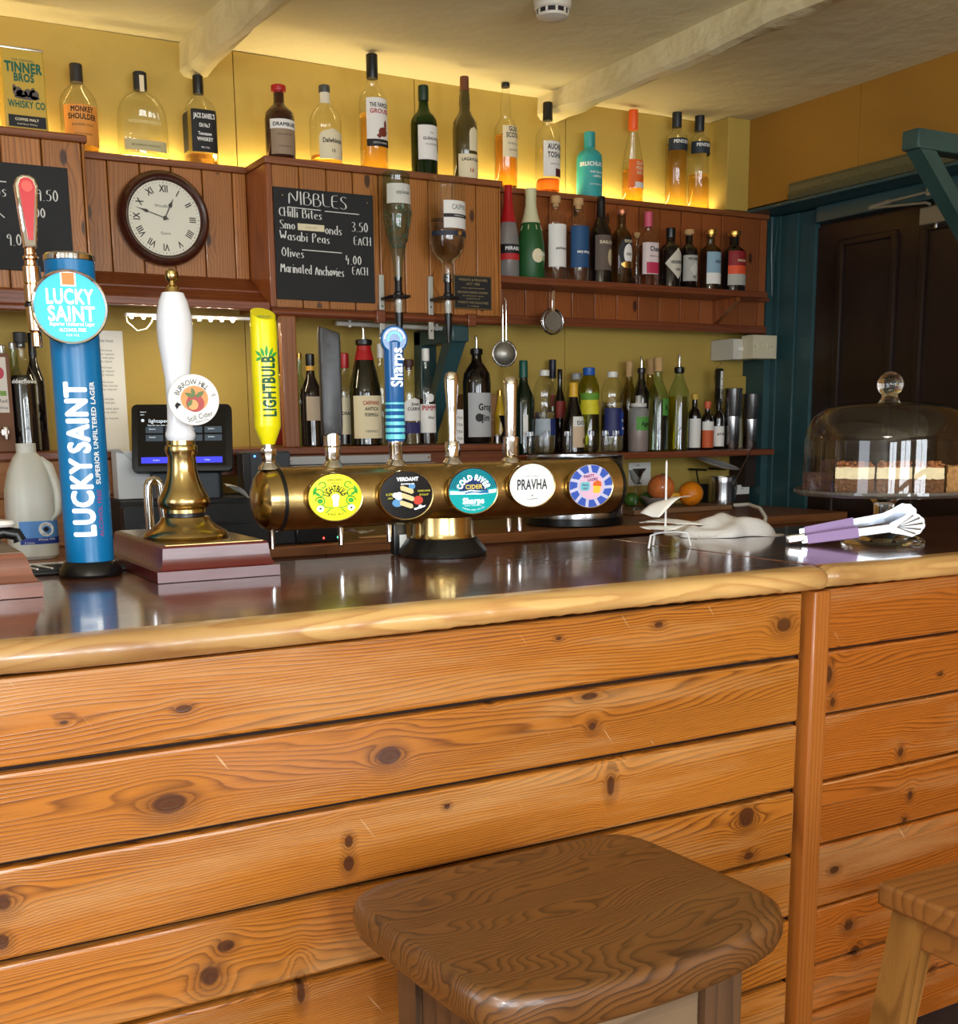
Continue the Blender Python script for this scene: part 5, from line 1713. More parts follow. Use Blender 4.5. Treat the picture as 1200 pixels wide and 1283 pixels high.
def bottle(name, label, px, py0, py1, w, Y, z, prof, body, group, cap=None, liquid=None, labels=(), cat='bottle', capfrac=None, sy=1, pw=2.0, n=36, mat_neck=None, rz=0.0, visible_base=True):
    """px: centre pixel column; py0/py1: base and top rows; w: width in pixels; Y: distance plane; z: shelf height."""
    p = P(px, py0, Y=Y)
    s = depth_at(p) / F
    r = w / 2 * s
    h = P(px, py1, Y=Y).z - z
    t = thing(name, label, cat, (p.x, Y, z + 0.001), rz, group)
    pf = [(a * r, b * h) for a, b in PR[prof]]
    hc = (cap[1] if cap else 0) * h
    neck_r = pf[-1][0]

    def rad(zz):
        for (r0, z0), (r1, z1) in zip(pf[:-1], pf[1:]):
            if z0 <= zz <= z1 + 1e-9:
                return r0 + (r1 - r0) * (zz - z0) / max(1e-9, z1 - z0)
        return pf[-1][0]
    top = h - hc * 0.8
    body_p = [q for q in pf if q[1] < top] + [(rad(top), top)]
    # smooth the outline a little
    bo = MB().lathe(body_p if len(body_p) > 2 else body_p, n, None, 1, sy, pw).build('bottle_body', body, t, sharp=40)
    if liquid:
        mat, frac = liquid
        hl = h * frac
        k = 0.93
        lp = [(a * k, b + (0.004 if i == 0 else 0)) for i, (a, b) in enumerate(pf) if b < hl] + [(rad(hl) * k, hl)]
        MB().lathe(lp, n, None, 1, sy, pw).build('liquid', mat, t)
    if cap:
        mat, f, kind = cap[0], cap[1], cap[2] if len(cap) > 2 else 'screw'
        c0 = h - hc
        rn = max(rad(c0 * 0.999), neck_r)
        if kind == 'screw':
            MB().lathe([(rn * 1.08, c0), (rn * 1.10, c0 + 0.001), (rn * 1.10, h - 0.002), (rn * 0.95, h)], 24).build('cap', mat, t)
        elif kind == 'stopper':
            MB().lathe([(rn * 0.9, c0), (rn * 0.9, c0 + hc * 0.35)], 24).lathe([(rn * 1.35, c0 + hc * 0.35), (rn * 1.4, c0 + hc * 0.45), (rn * 1.38, h - 0.002), (rn * 1.2, h)], 24).build('stopper', mat, t)
        elif kind == 'wax':
            MB().lathe([(rad(c0) * 1.06 + 0.0003, c0)] + [(rad(c0 + hc * q) * 1.06 + 0.0003, c0 + hc * q) for q in (0.25, 0.5, 0.75, 0.95)] + [(neck_r, h)], 24).build('foil', mat, t)
        elif kind == 'pourer':
            cc = h - hc
            MB().lathe([(rn * 0.9, cc), (rn * 1.25, cc + 0.004), (rn * 1.25, cc + hc * 0.3), (rn * 0.8, cc + hc * 0.35)], 20).build('pourer_collar', BLACK, t)
            MB().tube([(0, 0, cc + hc * 0.3), (0, 0, cc + hc * 0.8), (-0.004, -0.002, h)], [0.0046, 0.0042, 0.003], 12).build('pourer_spout', CHROME, t)
    for li, lb in enumerate(labels):
        f0, f1, mat, hd = lb[0], lb[1], lb[2], lb[3]
        texts = lb[4] if len(lb) > 4 else ()
        off = lb[5] if len(lb) > 5 else 0.0
        shape = lb[6] if len(lb) > 6 else None
        z0, z1 = f0 * h, f1 * h
        a0, a1 = -PI / 2 + off - math.radians(hd), -PI / 2 + off + math.radians(hd)
        rr = lambda zz, li=li: rad(zz) + 0.0005 + 0.0004 * li

        def at(a, zz, extra=0.0):
            c, s_ = math.cos(a), math.sin(a)
            k = 1.0
            if pw != 2.0:
                k = (abs(c) ** pw + abs(s_) ** pw) ** (-1 / pw)
            q = rr(zz) + extra
            return (q * c * k, q * s_ * k * sy, zz)
        m = MB()
        NA, NZ = 20, 12
        vs, fs = [], []
        for j in range(NZ + 1):
            v = j / NZ
            half = 1.0
            zz = z0 + (z1 - z0) * v
            if shape == 'oval':
                half = math.sqrt(max(0, 1 - (2 * v - 1) ** 2))
            elif shape == 'diamond':
                half = 1 - abs(2 * v - 1)
            elif shape == 'arch':
                half = 1 if v < 0.7 else math.sqrt(max(0, 1 - ((v - 0.7) / 0.3) ** 2)) * 0.999
            for i in range(NA + 1):
                a = (a0 + a1) / 2 + (i / NA - 0.5) * (a1 - a0) * half
                vs.append(at(a, zz))
        for j in range(NZ):
            for i in range(NA):
                q = j * (NA + 1) + i
                fs.append((q, q + 1, q + NA + 2, q + NA + 1))
        m._add(vs, fs)
        lo = m.build('label', mat, t, sharp=60)
        by = {}
        for tx in texts:
            s_, size, zf, ink = tx[0], tx[1], tx[2], tx[3]
            wd = tx[4] if len(tx) > 4 else None
            rot = tx[5] if len(tx) > 5 else 0
            by.setdefault(ink.name, (ink, MB()))
            rm = rr(zf * h)
            wlim = rm * math.radians(hd) * 2 * 0.92
            fn = (lambda off: (lambda u, v: at(-PI / 2 + off + u / max(0.004, rr(min(max(v, 0), h * 0.99))), v, 0.0003)))(off)
            by[ink.name][1].text(s_, size * h, None, 0, zf * h, 0.035 if size > 0.035 else 0.02, 1, 'C', rot, fn, width=(wd * wlim if wd else None))
        for ink, mb in by.values():
            mb.build('lettering', ink, lo)
    t['h'] = 0
    del t['h']
    return t, r, h


GT, GG, GL, GRR = 'whisky bottles along the top of the cabinets', 'gin bottles on the high shelf', 'bottles on the low shelf', 'bottles and syrups on the right low shelf'
ZN, ZP_, ZGL = 2.047, 2.046, 2.068
YT, YTN, YTG = 3.465, 3.34, 3.47
GOLDI = pbr('gold_ink', (150, 110, 50), 0.5)
REDI = pbr('red_ink', (170, 30, 36), 0.6)
DGI = pbr('forest_ink', (30, 90, 60), 0.6)
# ---- top row
bottle('whisky_bottle', 'round shouldered whisky bottle with orange label, right of the yellow tin', 102, 190, 82, 45, 3.475, ZP_, 'squat', CLEAR, GT, (pbr('dark_cap', (44, 40, 40), 0.5), 0.2, 'wax'), (WHISKY, 0.2),
       [(0.08, 0.52, pbr('label_orange', (226, 150, 66), 0.6), 62, [('MONKEY', 0.085, 0.47, INK, 0.62), ('SHOULDER', 0.085, 0.39, INK, 0.8), ('BLENDED MALT', 0.035, 0.3, INK, 0.6), ('SCOTCH WHISKY', 0.03, 0.2, INK, 0.5)])])
t, r, h = bottle('whisky_bottle', 'wide arched empty-looking bottle with pale lettering, left of the clock top', 181, 200, 92, 62, 3.475, ZP_, 'arch', CLEAR, GT, (BLAB, 0.20, 'screw'), (WHISKY, 0.07),
                 [(0.10, 0.22, pbr('label_pale', (196, 186, 140), 0.7), 50, [('BOURBON WHISKEY', 0.03, 0.16, INK, 0.7)])], sy=0.5, pw=2.6)
ac_ = bend(r * 0.985, -PI / 2)
MB().text('WOODFORD RESERVE', 0.05 * h, None, 0, 0.42 * h, 0.02, width=r * 1.3, bend=lambda u, v: (u, -math.sqrt(max(0, 1 - (u / r) ** 2)) * r * 0.52 - 0.001, v)).build('glass_lettering', pbr('pale_ink', (230, 220, 170), 0.5), t)
MB().box(-0.006, 0.006, -r * 0.26 - 0.002, -r * 0.26, h * 0.77, h * 0.95).build('neck_strip', CREAML, t)
bottle('whisky_bottle', 'square whisky bottle with black label, between clock and blackboard cabinet', 253, 206, 96, 37, 3.475, ZP_, 'squat', CLEAR, GT, (BLACK, 0.2, 'screw'), (WHISKY, 0.13),
       [(0.14, 0.60, BLAB, 44, [("JACK DANIEL'S", 0.075, 0.53, WHITEINK, 0.9), ('Old No.7', 0.06, 0.43, WHITEINK, 0.5), ('Tennessee', 0.05, 0.34, WHITEINK, 0.6), ('WHISKEY', 0.055, 0.28, WHITEINK, 0.7), ('40% VOL', 0.03, 0.19, WHITEINK, 0.4)]),
        (0.16, 0.58, BLAB, 30, (), -PI / 2)], pw=5.0)
bottle('liqueur_bottle', 'dark brown liqueur bottle with red cap on the blackboard cabinet', 352, 197, 108, 37, YTN, ZN, 'chub', pbr('brown_glass', (58, 30, 20), 0.08, coat=0.5), GT, (REDCAP, 0.12, 'stopper'), None,
       [(0.1, 0.44, pbr('label_taupe', (150, 128, 104), 0.6), 58, [('THE ISLE OF SKYE', 0.03, 0.35, INK, 0.6), ('LIQUEUR', 0.03, 0.2, INK, 0.5)]), (0.42, 0.54, WLAB, 60, [('DRAMBUIE', 0.065, 0.475, INK, 0.85)])])
bottle('whisky_bottle', 'pale round whisky bottle with cream label, second on the blackboard cabinet', 409, 203, 108, 40, YTN + 0.01, ZN, 'squat', CLEAR, GT, (pbr('grey_cap', (74, 74, 66), 0.4), 0.09, 'screw'), (WHISKY, 0.16),
       [(0.1, 0.46, CREAML, 52, [('Dalwhinnie', 0.075, 0.32, INK, 0.8), ('15', 0.05, 0.2, INK)], 0.1, 'arch'), (0.78, 0.93, pbr('label_ivory', (222, 214, 190), 0.7), 80)])
bottle('whisky_bottle', 'tall litre whisky bottle with a bird label, tallest on the blackboard cabinet', 469, 208, 69, 35, YTN + 0.01, ZN, 'std', CLEAR, GT, (BLACK, 0.2, 'screw'), (WHISKY, 0.50),
       [(0.25, 0.62, WLAB, 60, [('THE FAMOUS', 0.05, 0.56, INK, 0.8), ('GROUSE', 0.05, 0.51, REDI, 0.8)], 0.12), (0.22, 0.28, BLAB, 60, [('SCOTCH WHISKY', 0.02, 0.25, WHITEINK, 0.6)], 0.12),
        (0.30, 0.38, pbr('bird_brown', (122, 52, 36), 0.6), 21, (), 0.30, 'oval'), (0.35, 0.44, MATS['bird_brown'], 7, (), 0.50, 'oval'), (0.285, 0.33, MATS['bird_brown'], 12, (), -0.02, 'diamond')])
bottle('whisky_bottle', 'green glass whisky bottle with white label on the blackboard cabinet', 532, 216, 108, 33, YTN + 0.01, ZN, 'std', EMER, GT, (pbr('dkgreen_cap', (18, 46, 26), 0.4), 0.16, 'screw'), (pbr('green_liquid', (64, 120, 20), 0.1), 0.60),
       [(0.2, 0.56, WLAB, 62, [('THE', 0.025, 0.48, INK), ('GLENLIVET', 0.04, 0.42, INK, 0.7), ('FOUNDERS', 0.03, 0.36, INK, 0.5)], 0.15), (0.28, 0.44, BLAB, 12, (), 0.95, 'oval')])
bottle('whisky_bottle', 'olive whisky bottle with low cream label, right end of the blackboard cabinet', 583, 221, 97, 31, YTN + 0.01, ZN, 'bulge', pbr('olive_glass', (78, 66, 30), 0.08, coat=0.5), GT, (pbr('bronze_cap', (110, 62, 38), 0.45), 0.13, 'wax'), None,
       [(0.04, 0.27, CREAML, 66, [('LAGAVULIN', 0.04, 0.22, INK, 0.8), ('16', 0.05, 0.12, REDI)], 0.08), (0.30, 0.52, CREAML, 26, (), 0.3, 'arch')])
bottle('whisky_bottle', 'amber whisky bottle with tall cream label, first above the gin shelf', 634, 237, 105, 29, 3.43, ZGL, 'bulge', CLEAR, GT, (BLACK, 0.04, 'screw'), (WHISKYD, 0.5),
       [(0.28, 0.58, CREAML, 58, [('GLEN', 0.065, 0.55, INK, 0.5), ('SCOTIA', 0.065, 0.49, INK, 0.75), ('DOUBLE CASK', 0.025, 0.41, INK, 0.6), ('SINGLE MALT', 0.025, 0.35, INK, 0.5)], 0.2)])
bottle('whisky_bottle', 'bottle with white stacked-letter label below the right beam', 686, 240, 129, 31, 3.432, ZGL, 'std', CLEAR, GT, (BLACK, 0.2, 'wax'), (liq('amber_red', (226, 120, 70)), 0.14),
       [(0.16, 0.55, WLAB, 64, [('AUCHEN', 0.085, 0.49, INK, 0.75), ('TOSHAN', 0.085, 0.40, INK, 0.75), ('SINGLE MALT', 0.025, 0.3, INK, 0.5)], 0.2), (0.16, 0.25, pbr('label_plum', (80, 24, 34), 0.6), 28, (), 0.6)])
bottle('whisky_bottle', 'opaque turquoise whisky bottle, the only one of its colour', 738, 246, 166, 32, YTG, ZGL, 'shoulder', pbr('turquoise', (52, 160, 160), 0.4), GT, (pbr('turquoise_cap', (50, 150, 150), 0.4), 0.22, 'screw'), None,
       [(0.05, 0.55, pbr('turquoise_label', (56, 164, 164), 0.5), 80, [('BRUICHLADDICH', 0.085, 0.5, WHITEINK, 1.15), ('THE CLASSIC', 0.04, 0.38, WHITEINK, 0.5), ('LADDIE', 0.04, 0.32, WHITEINK, 0.3), ('SCOTTISH BARLEY', 0.03, 0.2, WHITEINK, 0.5)], 0.1)], pw=2.0)
bottle('whisky_bottle', 'slender bottle with bright orange cap and orange label', 792, 252, 138, 27, YTG, ZGL, 'cone', CLEAR, GT, (pbr('orange_cap', (240, 96, 32), 0.4), 0.21, 'screw'), (liq('orange_gold', (255, 190, 80)), 0.36),
       [(0.16, 0.46, pbr('label_hot_orange', (236, 110, 40), 0.6), 70, [('GLEN', 0.05, 0.42, CREAML, 0.4), ('MORAN', 0.05, 0.37, CREAML, 0.45), ('GIE X', 0.05, 0.32, CREAML, 0.4)], 0.2), (0.16, 0.22, WLAB, 40, (), 0.3)])
for k, (px, py0, py1, lf, lab) in enumerate(((846, 259, 134, 0.64, 'tall straight golden bottle with dark band, left of the corner pair'), (874, 261, 139, 0.36, 'tall straight half full bottle with dark band, nearest the corner'))):
    bottle('whisky_bottle', lab, px, py0, py1, 27, YTG, ZGL, 'tall', CLEAR, GT, (pbr('navy_cap', (30, 34, 40), 0.4), 0.2, 'screw'), (liq('pale_gold', (255, 218, 140)), lf),
           [(0.56, 0.68, pbr('label_slate', (40, 50, 58), 0.5), 90, [('PENDERYN', 0.045, 0.645, WHITEINK, 0.7)], 0.1)])

# ---- whisky tin
A, B = P(8, 160, Y=3.36), P(61, 163, Y=3.36)
t = thing('whisky_tin', 'square yellow whisky gift tin with green lettering, top left', 'tin', ((A.x + B.x) / 2, 3.40, 2.05))
w2, hh = (B.x - A.x) / 2, zat(36, 62, 3.36) - 2.05
bx = MB().box(-w2, w2, -0.04, 0.04, 0, hh, 0.004).build('tin_body', pbr('tin_yellow', (196, 162, 56), 0.4, coat=0.2), t)
MB().box(-w2 - 0.001, w2 + 0.001, -0.041, 0.041, hh - 0.004, hh + 0.004, 0.003).sphere((-w2 * 0.5, 0, hh + 0.006), 0.008, 10, sc=(1, 1, 0.6)).build('lid', pbr('tin_lid', (210, 206, 190), 0.25, 0.8), t)
M = FRONT(0, -0.0408, 0)
m = MB().text('TINNER', 0.034, M, 0, hh * 0.79, 0.05, width=w2 * 1.75).text('BROS', 0.027, M, 0, hh * 0.68, 0.05, width=w2 * 0.95).text('WHISKY CO', 0.024, M, 0.002, hh * 0.385, 0.04, width=w2 * 1.75)
m.text('THE ORIGINAL', 0.008, M, 0, hh * 0.87, 0.02)
m.build('green_lettering', pbr('tin_green', (20, 96, 72), 0.6), bx)
MB().box(-w2 * 0.86, w2 * 0.9, -0.0412, -0.0405, hh * 0.13, hh * 0.26).build('dark_band', BLAB, bx)
MB().text('COFFEE MALT', 0.009, FRONT(0, -0.0414, 0), 0, hh * 0.215, 0.03).text('Small Batch Whisky', 0.006, FRONT(0, -0.0414, 0), 0, hh * 0.165, 0.02).build('band_lettering', CREAML, bx)
m = MB()
for (cx_, cz_, rx_, rz_) in ((-0.018, 0.52, 0.012, 0.012), (-0.008, 0.50, 0.014, 0.009), (0.008, 0.515, 0.01, 0.01), (0.022, 0.50, 0.012, 0.012), (0.004, 0.465, 0.032, 0.006), (-0.026, 0.56, 0.004, 0.008), (0.02, 0.55, 0.005, 0.006)):
    m.disc(rz_, M, 0.0002, 20, rx_ / rz_, cx_, hh * cz_)
m.build('sketch', pbr('tin_sketch', (92, 84, 80), 0.7), bx)

# ---- gin shelf
ZG, YG = 1.7705, 3.335
bottle('liqueur_bottle', 'frosted bottle with long red neck foil, left end of the gin shelf', 637, 345, 233, 27, YG, ZG, 'cone', FROST, GG, (REDCAP, 0.40, 'wax'), None,
       [(0.25, 0.36, BLAB, 85, [('MIRABO', 0.055, 0.315, WHITEINK, 0.6)]), (0.19, 0.26, pbr('label_red', (190, 40, 44), 0.6), 85)])
t, r, h = bottle('liqueur_bottle', 'curvy dark green bottle with cream neck on the gin shelf', 665, 348, 237, 34, YG - 0.005, ZG, 'champ', pbr('green_frost', (32, 84, 40), 0.45), GG, (pbr('cream_foil', (206, 204, 166), 0.5), 0.38, 'wax'), None,
                 [(0.2, 0.3, pbr('label_leaf', (150, 176, 120), 0.6), 45, [('LUXARDO', 0.04, 0.27, WHITEINK, 0.7)], 0.5), (0.17, 0.33, CREAML, 26, (), 0.0, 'oval')])
m = MB()
for i in range(8):
    a = i * 2 * PI / 8
    rr_ = r * 0.80
    m.tube([(rr_ * 0.68 * math.cos(a), rr_ * 0.68 * math.sin(a), h * 0.63), (rr_ * 0.90 * math.cos(a), rr_ * 0.90 * math.sin(a), h * 0.575), (r * 0.86 * math.cos(a), r * 0.86 * math.sin(a), h * 0.535)], [0.0028, 0.0022, 0.0006], 8)
m.build('foil_drips', MATS['cream_foil'], t)
bottle('gin_bottle', 'clear cork stoppered bottle with large white label on the gin shelf', 696, 348, 246, 26, YG, ZG, 'straight', CLEAR, GG, (CORK, 0.13, 'stopper'), (WATER, 0.6), [(0.16, 0.66, WLAB, 84, [('pothecary', 0.045, 0.38, INK, 0.5)], 0.15)])
bottle('gin_bottle', 'clear cork stoppered bottle with dark blue label on the gin shelf', 724, 350, 249, 27, YG, ZG, 'straight', CLEAR, GG, (CORK, 0.13, 'stopper'), (WATER, 0.6), [(0.17, 0.66, BLUELAB, 84, [('navy strength', 0.05, 0.36, WHITEINK, 0.6)], 0.15)])
bottle('rum_bottle', 'tall black bottle with taupe figure label on the gin shelf', 752, 353, 247, 27, YG, ZG, 'wine', DARKB, GG, (BLACK, 0.24, 'wax'), None, [(0.15, 0.55, pbr('label_taupe2', (98, 84, 74), 0.7), 70, [('SAILOR', 0.05, 0.47, CREAML, 0.7)], 0.1), (0.2, 0.4, pbr('label_sepia', (196, 178, 140), 0.7), 22, (), 0.5, 'oval')])
t, r, h = bottle('gin_bottle', 'clear greenish bottle with oval black and gold label on the gin shelf', 778, 355, 263, 27, YG, ZG, 'chub', glass('bottle_grey_green', (190, 190, 160), 0.5), GG, (pbr('copper_cap', (186, 116, 84), 0.3, 0.6), 0.09, 'stopper'), (WATER, 0.5),
                 [(0.2, 0.64, BLAB, 55, [('PLYMOUTH', 0.055, 0.57, CREAML, 0.5)], 0.12, 'oval'), (0.26, 0.54, WLAB, 30, [('GIN', 0.05, 0.4, INK)], 0.12, 'oval'), (0.21, 0.31, GOLD, 40, (), 0.12, 'oval')])
bottle('gin_bottle', 'small clear bottle half hidden left of the pink capped one', 797, 355, 292, 17, YG + 0.05, ZG, 'chub', CLEAR, GG, (CORK, 0.1, 'stopper'), (liq('pink_water', (240, 200, 180)), 0.2))
bottle('gin_bottle', 'clear bottle with pink cap and cherry label on the gin shelf', 811, 356, 266, 24, YG, ZG, 'shoulder', CLEAR, GG, (pbr('pink_cap', (214, 92, 120), 0.4), 0.2, 'wax'), (liq('pale_pink', (250, 214, 214)), 0.55),
       [(0.16, 0.58, pbr('label_blush', (222, 206, 204), 0.7), 80, [('Chase', 0.09, 0.5, INK, 0.5), ('PINK GIN', 0.03, 0.4, INK, 0.5)], 0.2), (0.17, 0.32, pbr('label_rose', (190, 50, 84), 0.6), 60, (), 0.3)], pw=3.0)
bottle('gin_bottle', 'stubby black bottle with white diamond label on the gin shelf', 839, 357, 286, 27, YG, ZG, 'shoulder', DARKB, GG, (BLACK, 0.16, 'screw'), None, [(0.14, 0.66, pbr('label_bone', (206, 200, 184), 0.7), 75, [("HENDRICK'S", 0.075, 0.42, INK, 0.62), ('GIN', 0.06, 0.3, INK)], 0.15, 'diamond')])
bottle('gin_bottle', 'small brown apothecary bottle with grey ornate label on the gin shelf', 862, 358, 288, 22, YG, ZG, 'shoulder', DARKB, GG, (CORK, 0.12, 'stopper'), None, [(0.13, 0.56, pbr('label_ash', (176, 174, 166), 0.7), 82, [('MONKEY', 0.06, 0.5, INK, 0.6), ('47', 0.07, 0.2, INK)], 0.1), (0.2, 0.46, pbr('label_ash2', (206, 204, 196), 0.7), 34, (), 0.1, 'diamond')])
bottle('gin_bottle', 'clear bottle with gold cap and pale blue label on the gin shelf', 889, 359, 288, 26, YG, ZG, 'shoulder', glass('bottle_grey', (196, 200, 196), 0.5), GG, (GOLD, 0.13, 'stopper'), (WATER, 0.5), [(0.28, 0.62, pbr('label_sky', (140, 172, 190), 0.7), 70, [('VERY', 0.06, 0.46, INK, 0.4)], 0.2), (0.1, 0.28, WLAB, 70, (), 0.2)])
bottle('gin_bottle', 'dark bottle with red and orange label, right end of the gin shelf', 918, 360, 290, 30, YG, ZG, 'shoulder', DARKB, GG, (GOLD, 0.12, 'stopper'), None, [(0.42, 0.66, pbr('label_crimson', (140, 30, 34), 0.6), 72, [('POOR', 0.05, 0.5, CREAML, 0.4)], 0.1), (0.28, 0.42, pbr('label_tomato', (226, 84, 44), 0.6), 72, (), 0.1), (0.1, 0.28, pbr('label_fog', (178, 176, 166), 0.7), 72, (), 0.1)])

# ---- left low shelf
YL = 3.33
bottle('aperitif_bottle', 'red aperitif bottle half behind the shelf post', 357, 560, 427, 38, YL + 0.06, ZL, 'squat', CLEAR, GL, (BLACK, 0.30, 'screw'), (REDL, 0.56), [(0.3, 0.5, BLAB, 30, [('APERITIF', 0.05, 0.42, WHITEINK, 0.8)], 0.7)])
bottle('wine_bottle', 'dark bottle with yellow neck ring behind the black tap handle', 392, 560, 444, 27, YL, ZL, 'wine', DARKB, GL, (BLACK, 0.12, 'screw'), None, [(0.28, 0.54, pbr('label_dusty', (176, 160, 140), 0.7), 60, (), 0.2), (0.82, 0.87, pbr('ring_yellow', (200, 150, 50), 0.5), 178)])
bottle('wine_bottle', 'clear empty bottle left of the dark one on the low shelf', 378, 559, 443, 20, YL + 0.14, ZL, 'wine', GREENT, GL, (GOLD, 0.06, 'wax'))
bottle('rum_bottle', 'red capped bottle with cream label between black handle and red foil bottle', 434, 559, 443, 28, YL + 0.06, ZL, 'shoulder', CLEAR, GL, (REDCAP, 0.16, 'screw'), (DARKL, 0.5), [(0.12, 0.52, CREAML, 60, [('DISARONNO', 0.05, 0.35, INK, 0.9)], 0.2)], pw=3)
bottle('vermouth_bottle', 'dark vermouth bottle with red foil and ornate cream label', 459, 558, 410, 40, YL - 0.01, ZL, 'carp', pbr('green_black_glass', (26, 24, 12), 0.08, coat=0.6), GL, (CHROME, 0.16, 'pourer'), None,
       [(0.06, 0.42, CREAML, 70, [('CARPANO', 0.045, 0.36, REDI, 0.5), ('ANTICA', 0.04, 0.31, INK, 0.4), ('FORMULA', 0.04, 0.26, INK, 0.4), ('VERMUT', 0.03, 0.12, INK, 0.4)]), (0.72, 0.84, REDCAP, 178)])
bottle('spirit_bottle', 'clear bottle just left of the blue tap handle', 479, 558, 431, 20, YL + 0.05, ZL, 'wine', CLEAR, GL, (WHITE, 0.14, 'screw'), (WATER, 0.4))
bottle('tequila_bottle', 'clear bottle with big brown stopper right of the blue tap handle', 514, 558, 451, 23, YL, ZL, 'shoulder', CLEAR, GL, (pbr('brown_stopper', (70, 40, 34), 0.5), 0.12, 'stopper'), (WATER, 0.5), [(0.28, 0.55, WLAB, 66, [('Jose', 0.05, 0.48, INK, 0.4), ('CUERVO', 0.05, 0.42, INK, 0.75)], 0.15, 'arch'), (0.13, 0.26, pbr('label_violet', (44, 40, 96), 0.6), 66, (), 0.15)], pw=3)
bottle('liqueur_bottle', 'white capped bottle with white and red label on the low shelf', 535, 557, 437, 23, YL, ZL, 'wine', CLEAR, GL, (WHITE, 0.13, 'screw'), (DARKL, 0.48), [(0.12, 0.42, WLAB, 74, [("PIMM'S", 0.075, 0.38, REDI, 0.85), ('No1', 0.04, 0.28, INK, 0.3)], 0.1), (0.44, 0.53, WLAB, 26, (), 0.0, 'oval')])
bottle('rum_bottle', 'black bottle with pourer and grey scalloped label left of the hanging strainer', 598, 557, 421, 35, YL - 0.01, ZL, 'chub', DARKB, GL, (CHROME, 0.18, 'pourer'), None, [(0.06, 0.47, pbr('label_silver', (178, 180, 182), 0.6), 76, [('Grog', 0.085, 0.34, INK, 0.45), ('Jim', 0.085, 0.24, INK, 0.3)], 0.15), (0.2, 0.28, BLAB, 16, (), -0.35, 'oval')])
# ---- right low shelf
YR = 3.37
bottle('wine_bottle', 'dark green wine bottle, left end of the right low shelf', 656, 574, 452, 27, YR, ZR, 'wine', DGREEN, GRR, (pbr('green_foil', (16, 84, 70), 0.4), 0.18, 'wax'), None, [(0.2, 0.42, WLAB, 12, (), -0.35)])
bottle('vodka_bottle', 'clear bottle with navy cap behind the plastic water bottle', 692, 573, 451, 20, YR + 0.115, ZR, 'shoulder', CLEAR, GRR, (pbr('navy_screw', (24, 28, 48), 0.4), 0.2, 'screw'), (WATER, 0.5), [(0.2, 0.45, BLUELAB, 70, (), 0.1), (0.5, 0.62, pbr('label_ruby', (150, 34, 44), 0.6), 50, (), 0.1)])
bottle('water_bottle', 'clear plastic bottle with pale label beside the green wine bottle', 682, 574, 464, 28, YR - 0.02, ZR, 'pet', CLEAR, GRR, (WHITE, 0.07, 'screw'), (WATER, 0.5), [(0.22, 0.42, pbr('label_mist', (170, 180, 190), 0.6), 60, (), -0.5), (0.22, 0.42, pbr('label_marine', (40, 52, 110), 0.6), 35, (), 0.6)])
bottle('bitters_bottle', 'slim dark bottle with red emblem behind the plastic bottle', 701, 573, 463, 15, YR + 0.05, ZR, 'wine', DARKB, GRR, (BLACK, 0.12, 'screw'), None, [(0.42, 0.62, pbr('label_brick', (130, 36, 30), 0.6), 70)])
bottle('water_bottle', 'plastic bottle with grey cap behind the yellow capped bottle', 722, 572, 468, 26, YR + 0.09, ZR, 'pet', CLEAR, GRR, (pbr('cap_grey', (170, 172, 176), 0.4), 0.08, 'screw'), (WATER, 0.5))
bottle('syrup_bottle', 'black bottle with yellow neck and pale picture label', 718, 571, 480, 28, YR - 0.02, ZR, 'cone', DARKB, GRR, (pbr('cap_yellow', (226, 176, 44), 0.4), 0.2, 'wax'), None, [(0.08, 0.52, pbr('label_peach', (216, 190, 160), 0.7), 62, (), 0.45), (0.38, 0.52, WLAB, 60, [('DOTS', 0.075, 0.43, INK, 0.7)], 0.45), (0.12, 0.22, pbr('label_umber', (110, 60, 44), 0.7), 18, (), 0.7, 'oval')])
bottle('lemonade_bottle', 'plastic bottle with blue cap and yellow-green label', 737, 572, 461, 27, YR + 0.02, ZR, 'pet', glass('bottle_lime', (216, 220, 120), 0.5), GRR, (pbr('cap_blue', (34, 92, 176), 0.4), 0.09, 'screw'), (liq('lemonade', (240, 240, 200)), 0.5), [(0.45, 0.62, pbr('label_lemon', (220, 206, 40), 0.6), 88), (0.62, 0.7, pbr('label_lime', (104, 156, 50), 0.6), 88)])
bottle('water_bottle', 'clear plastic bottle with navy label beside the squeeze bottle', 766, 571, 466, 29, YR - 0.02, ZR, 'pet', CLEAR, GRR, (WHITE, 0.07, 'screw'), (WATER, 0.62), [(0.2, 0.55, pbr('label_navy', (30, 36, 92), 0.5), 50, (), -0.45), (0.22, 0.5, pbr('label_cobalt', (34, 68, 150), 0.5), 30, [('tonic', 0.06, 0.4, WHITEINK, 0.8), ('water', 0.06, 0.3, WHITEINK, 0.8)], 0.75)])
for px, py1, yy, lab in ((787, 453, 0.10, 'corked clear bottle left of the dark pourer bottle'), (813, 450, 0.10, 'corked clear bottle right of the dark pourer bottle')):
    bottle('syrup_bottle', lab, px, 568, py1, 22, YR + yy, ZR, 'wine', glass('bottle_straw', (214, 206, 160), 0.5), GRR, (CORK, 0.17, 'screw'), (liq('straw', (226, 210, 150)), 0.5))
bottle('syrup_bottle', 'dark bottle with steel pourer behind the squeeze bottle', 802, 568, 447, 21, YR + 0.03, ZR, 'wine', DARKB, GRR, (CHROME, 0.18, 'pourer'), None, [(0.66, 0.8, CLEAR, 178)])
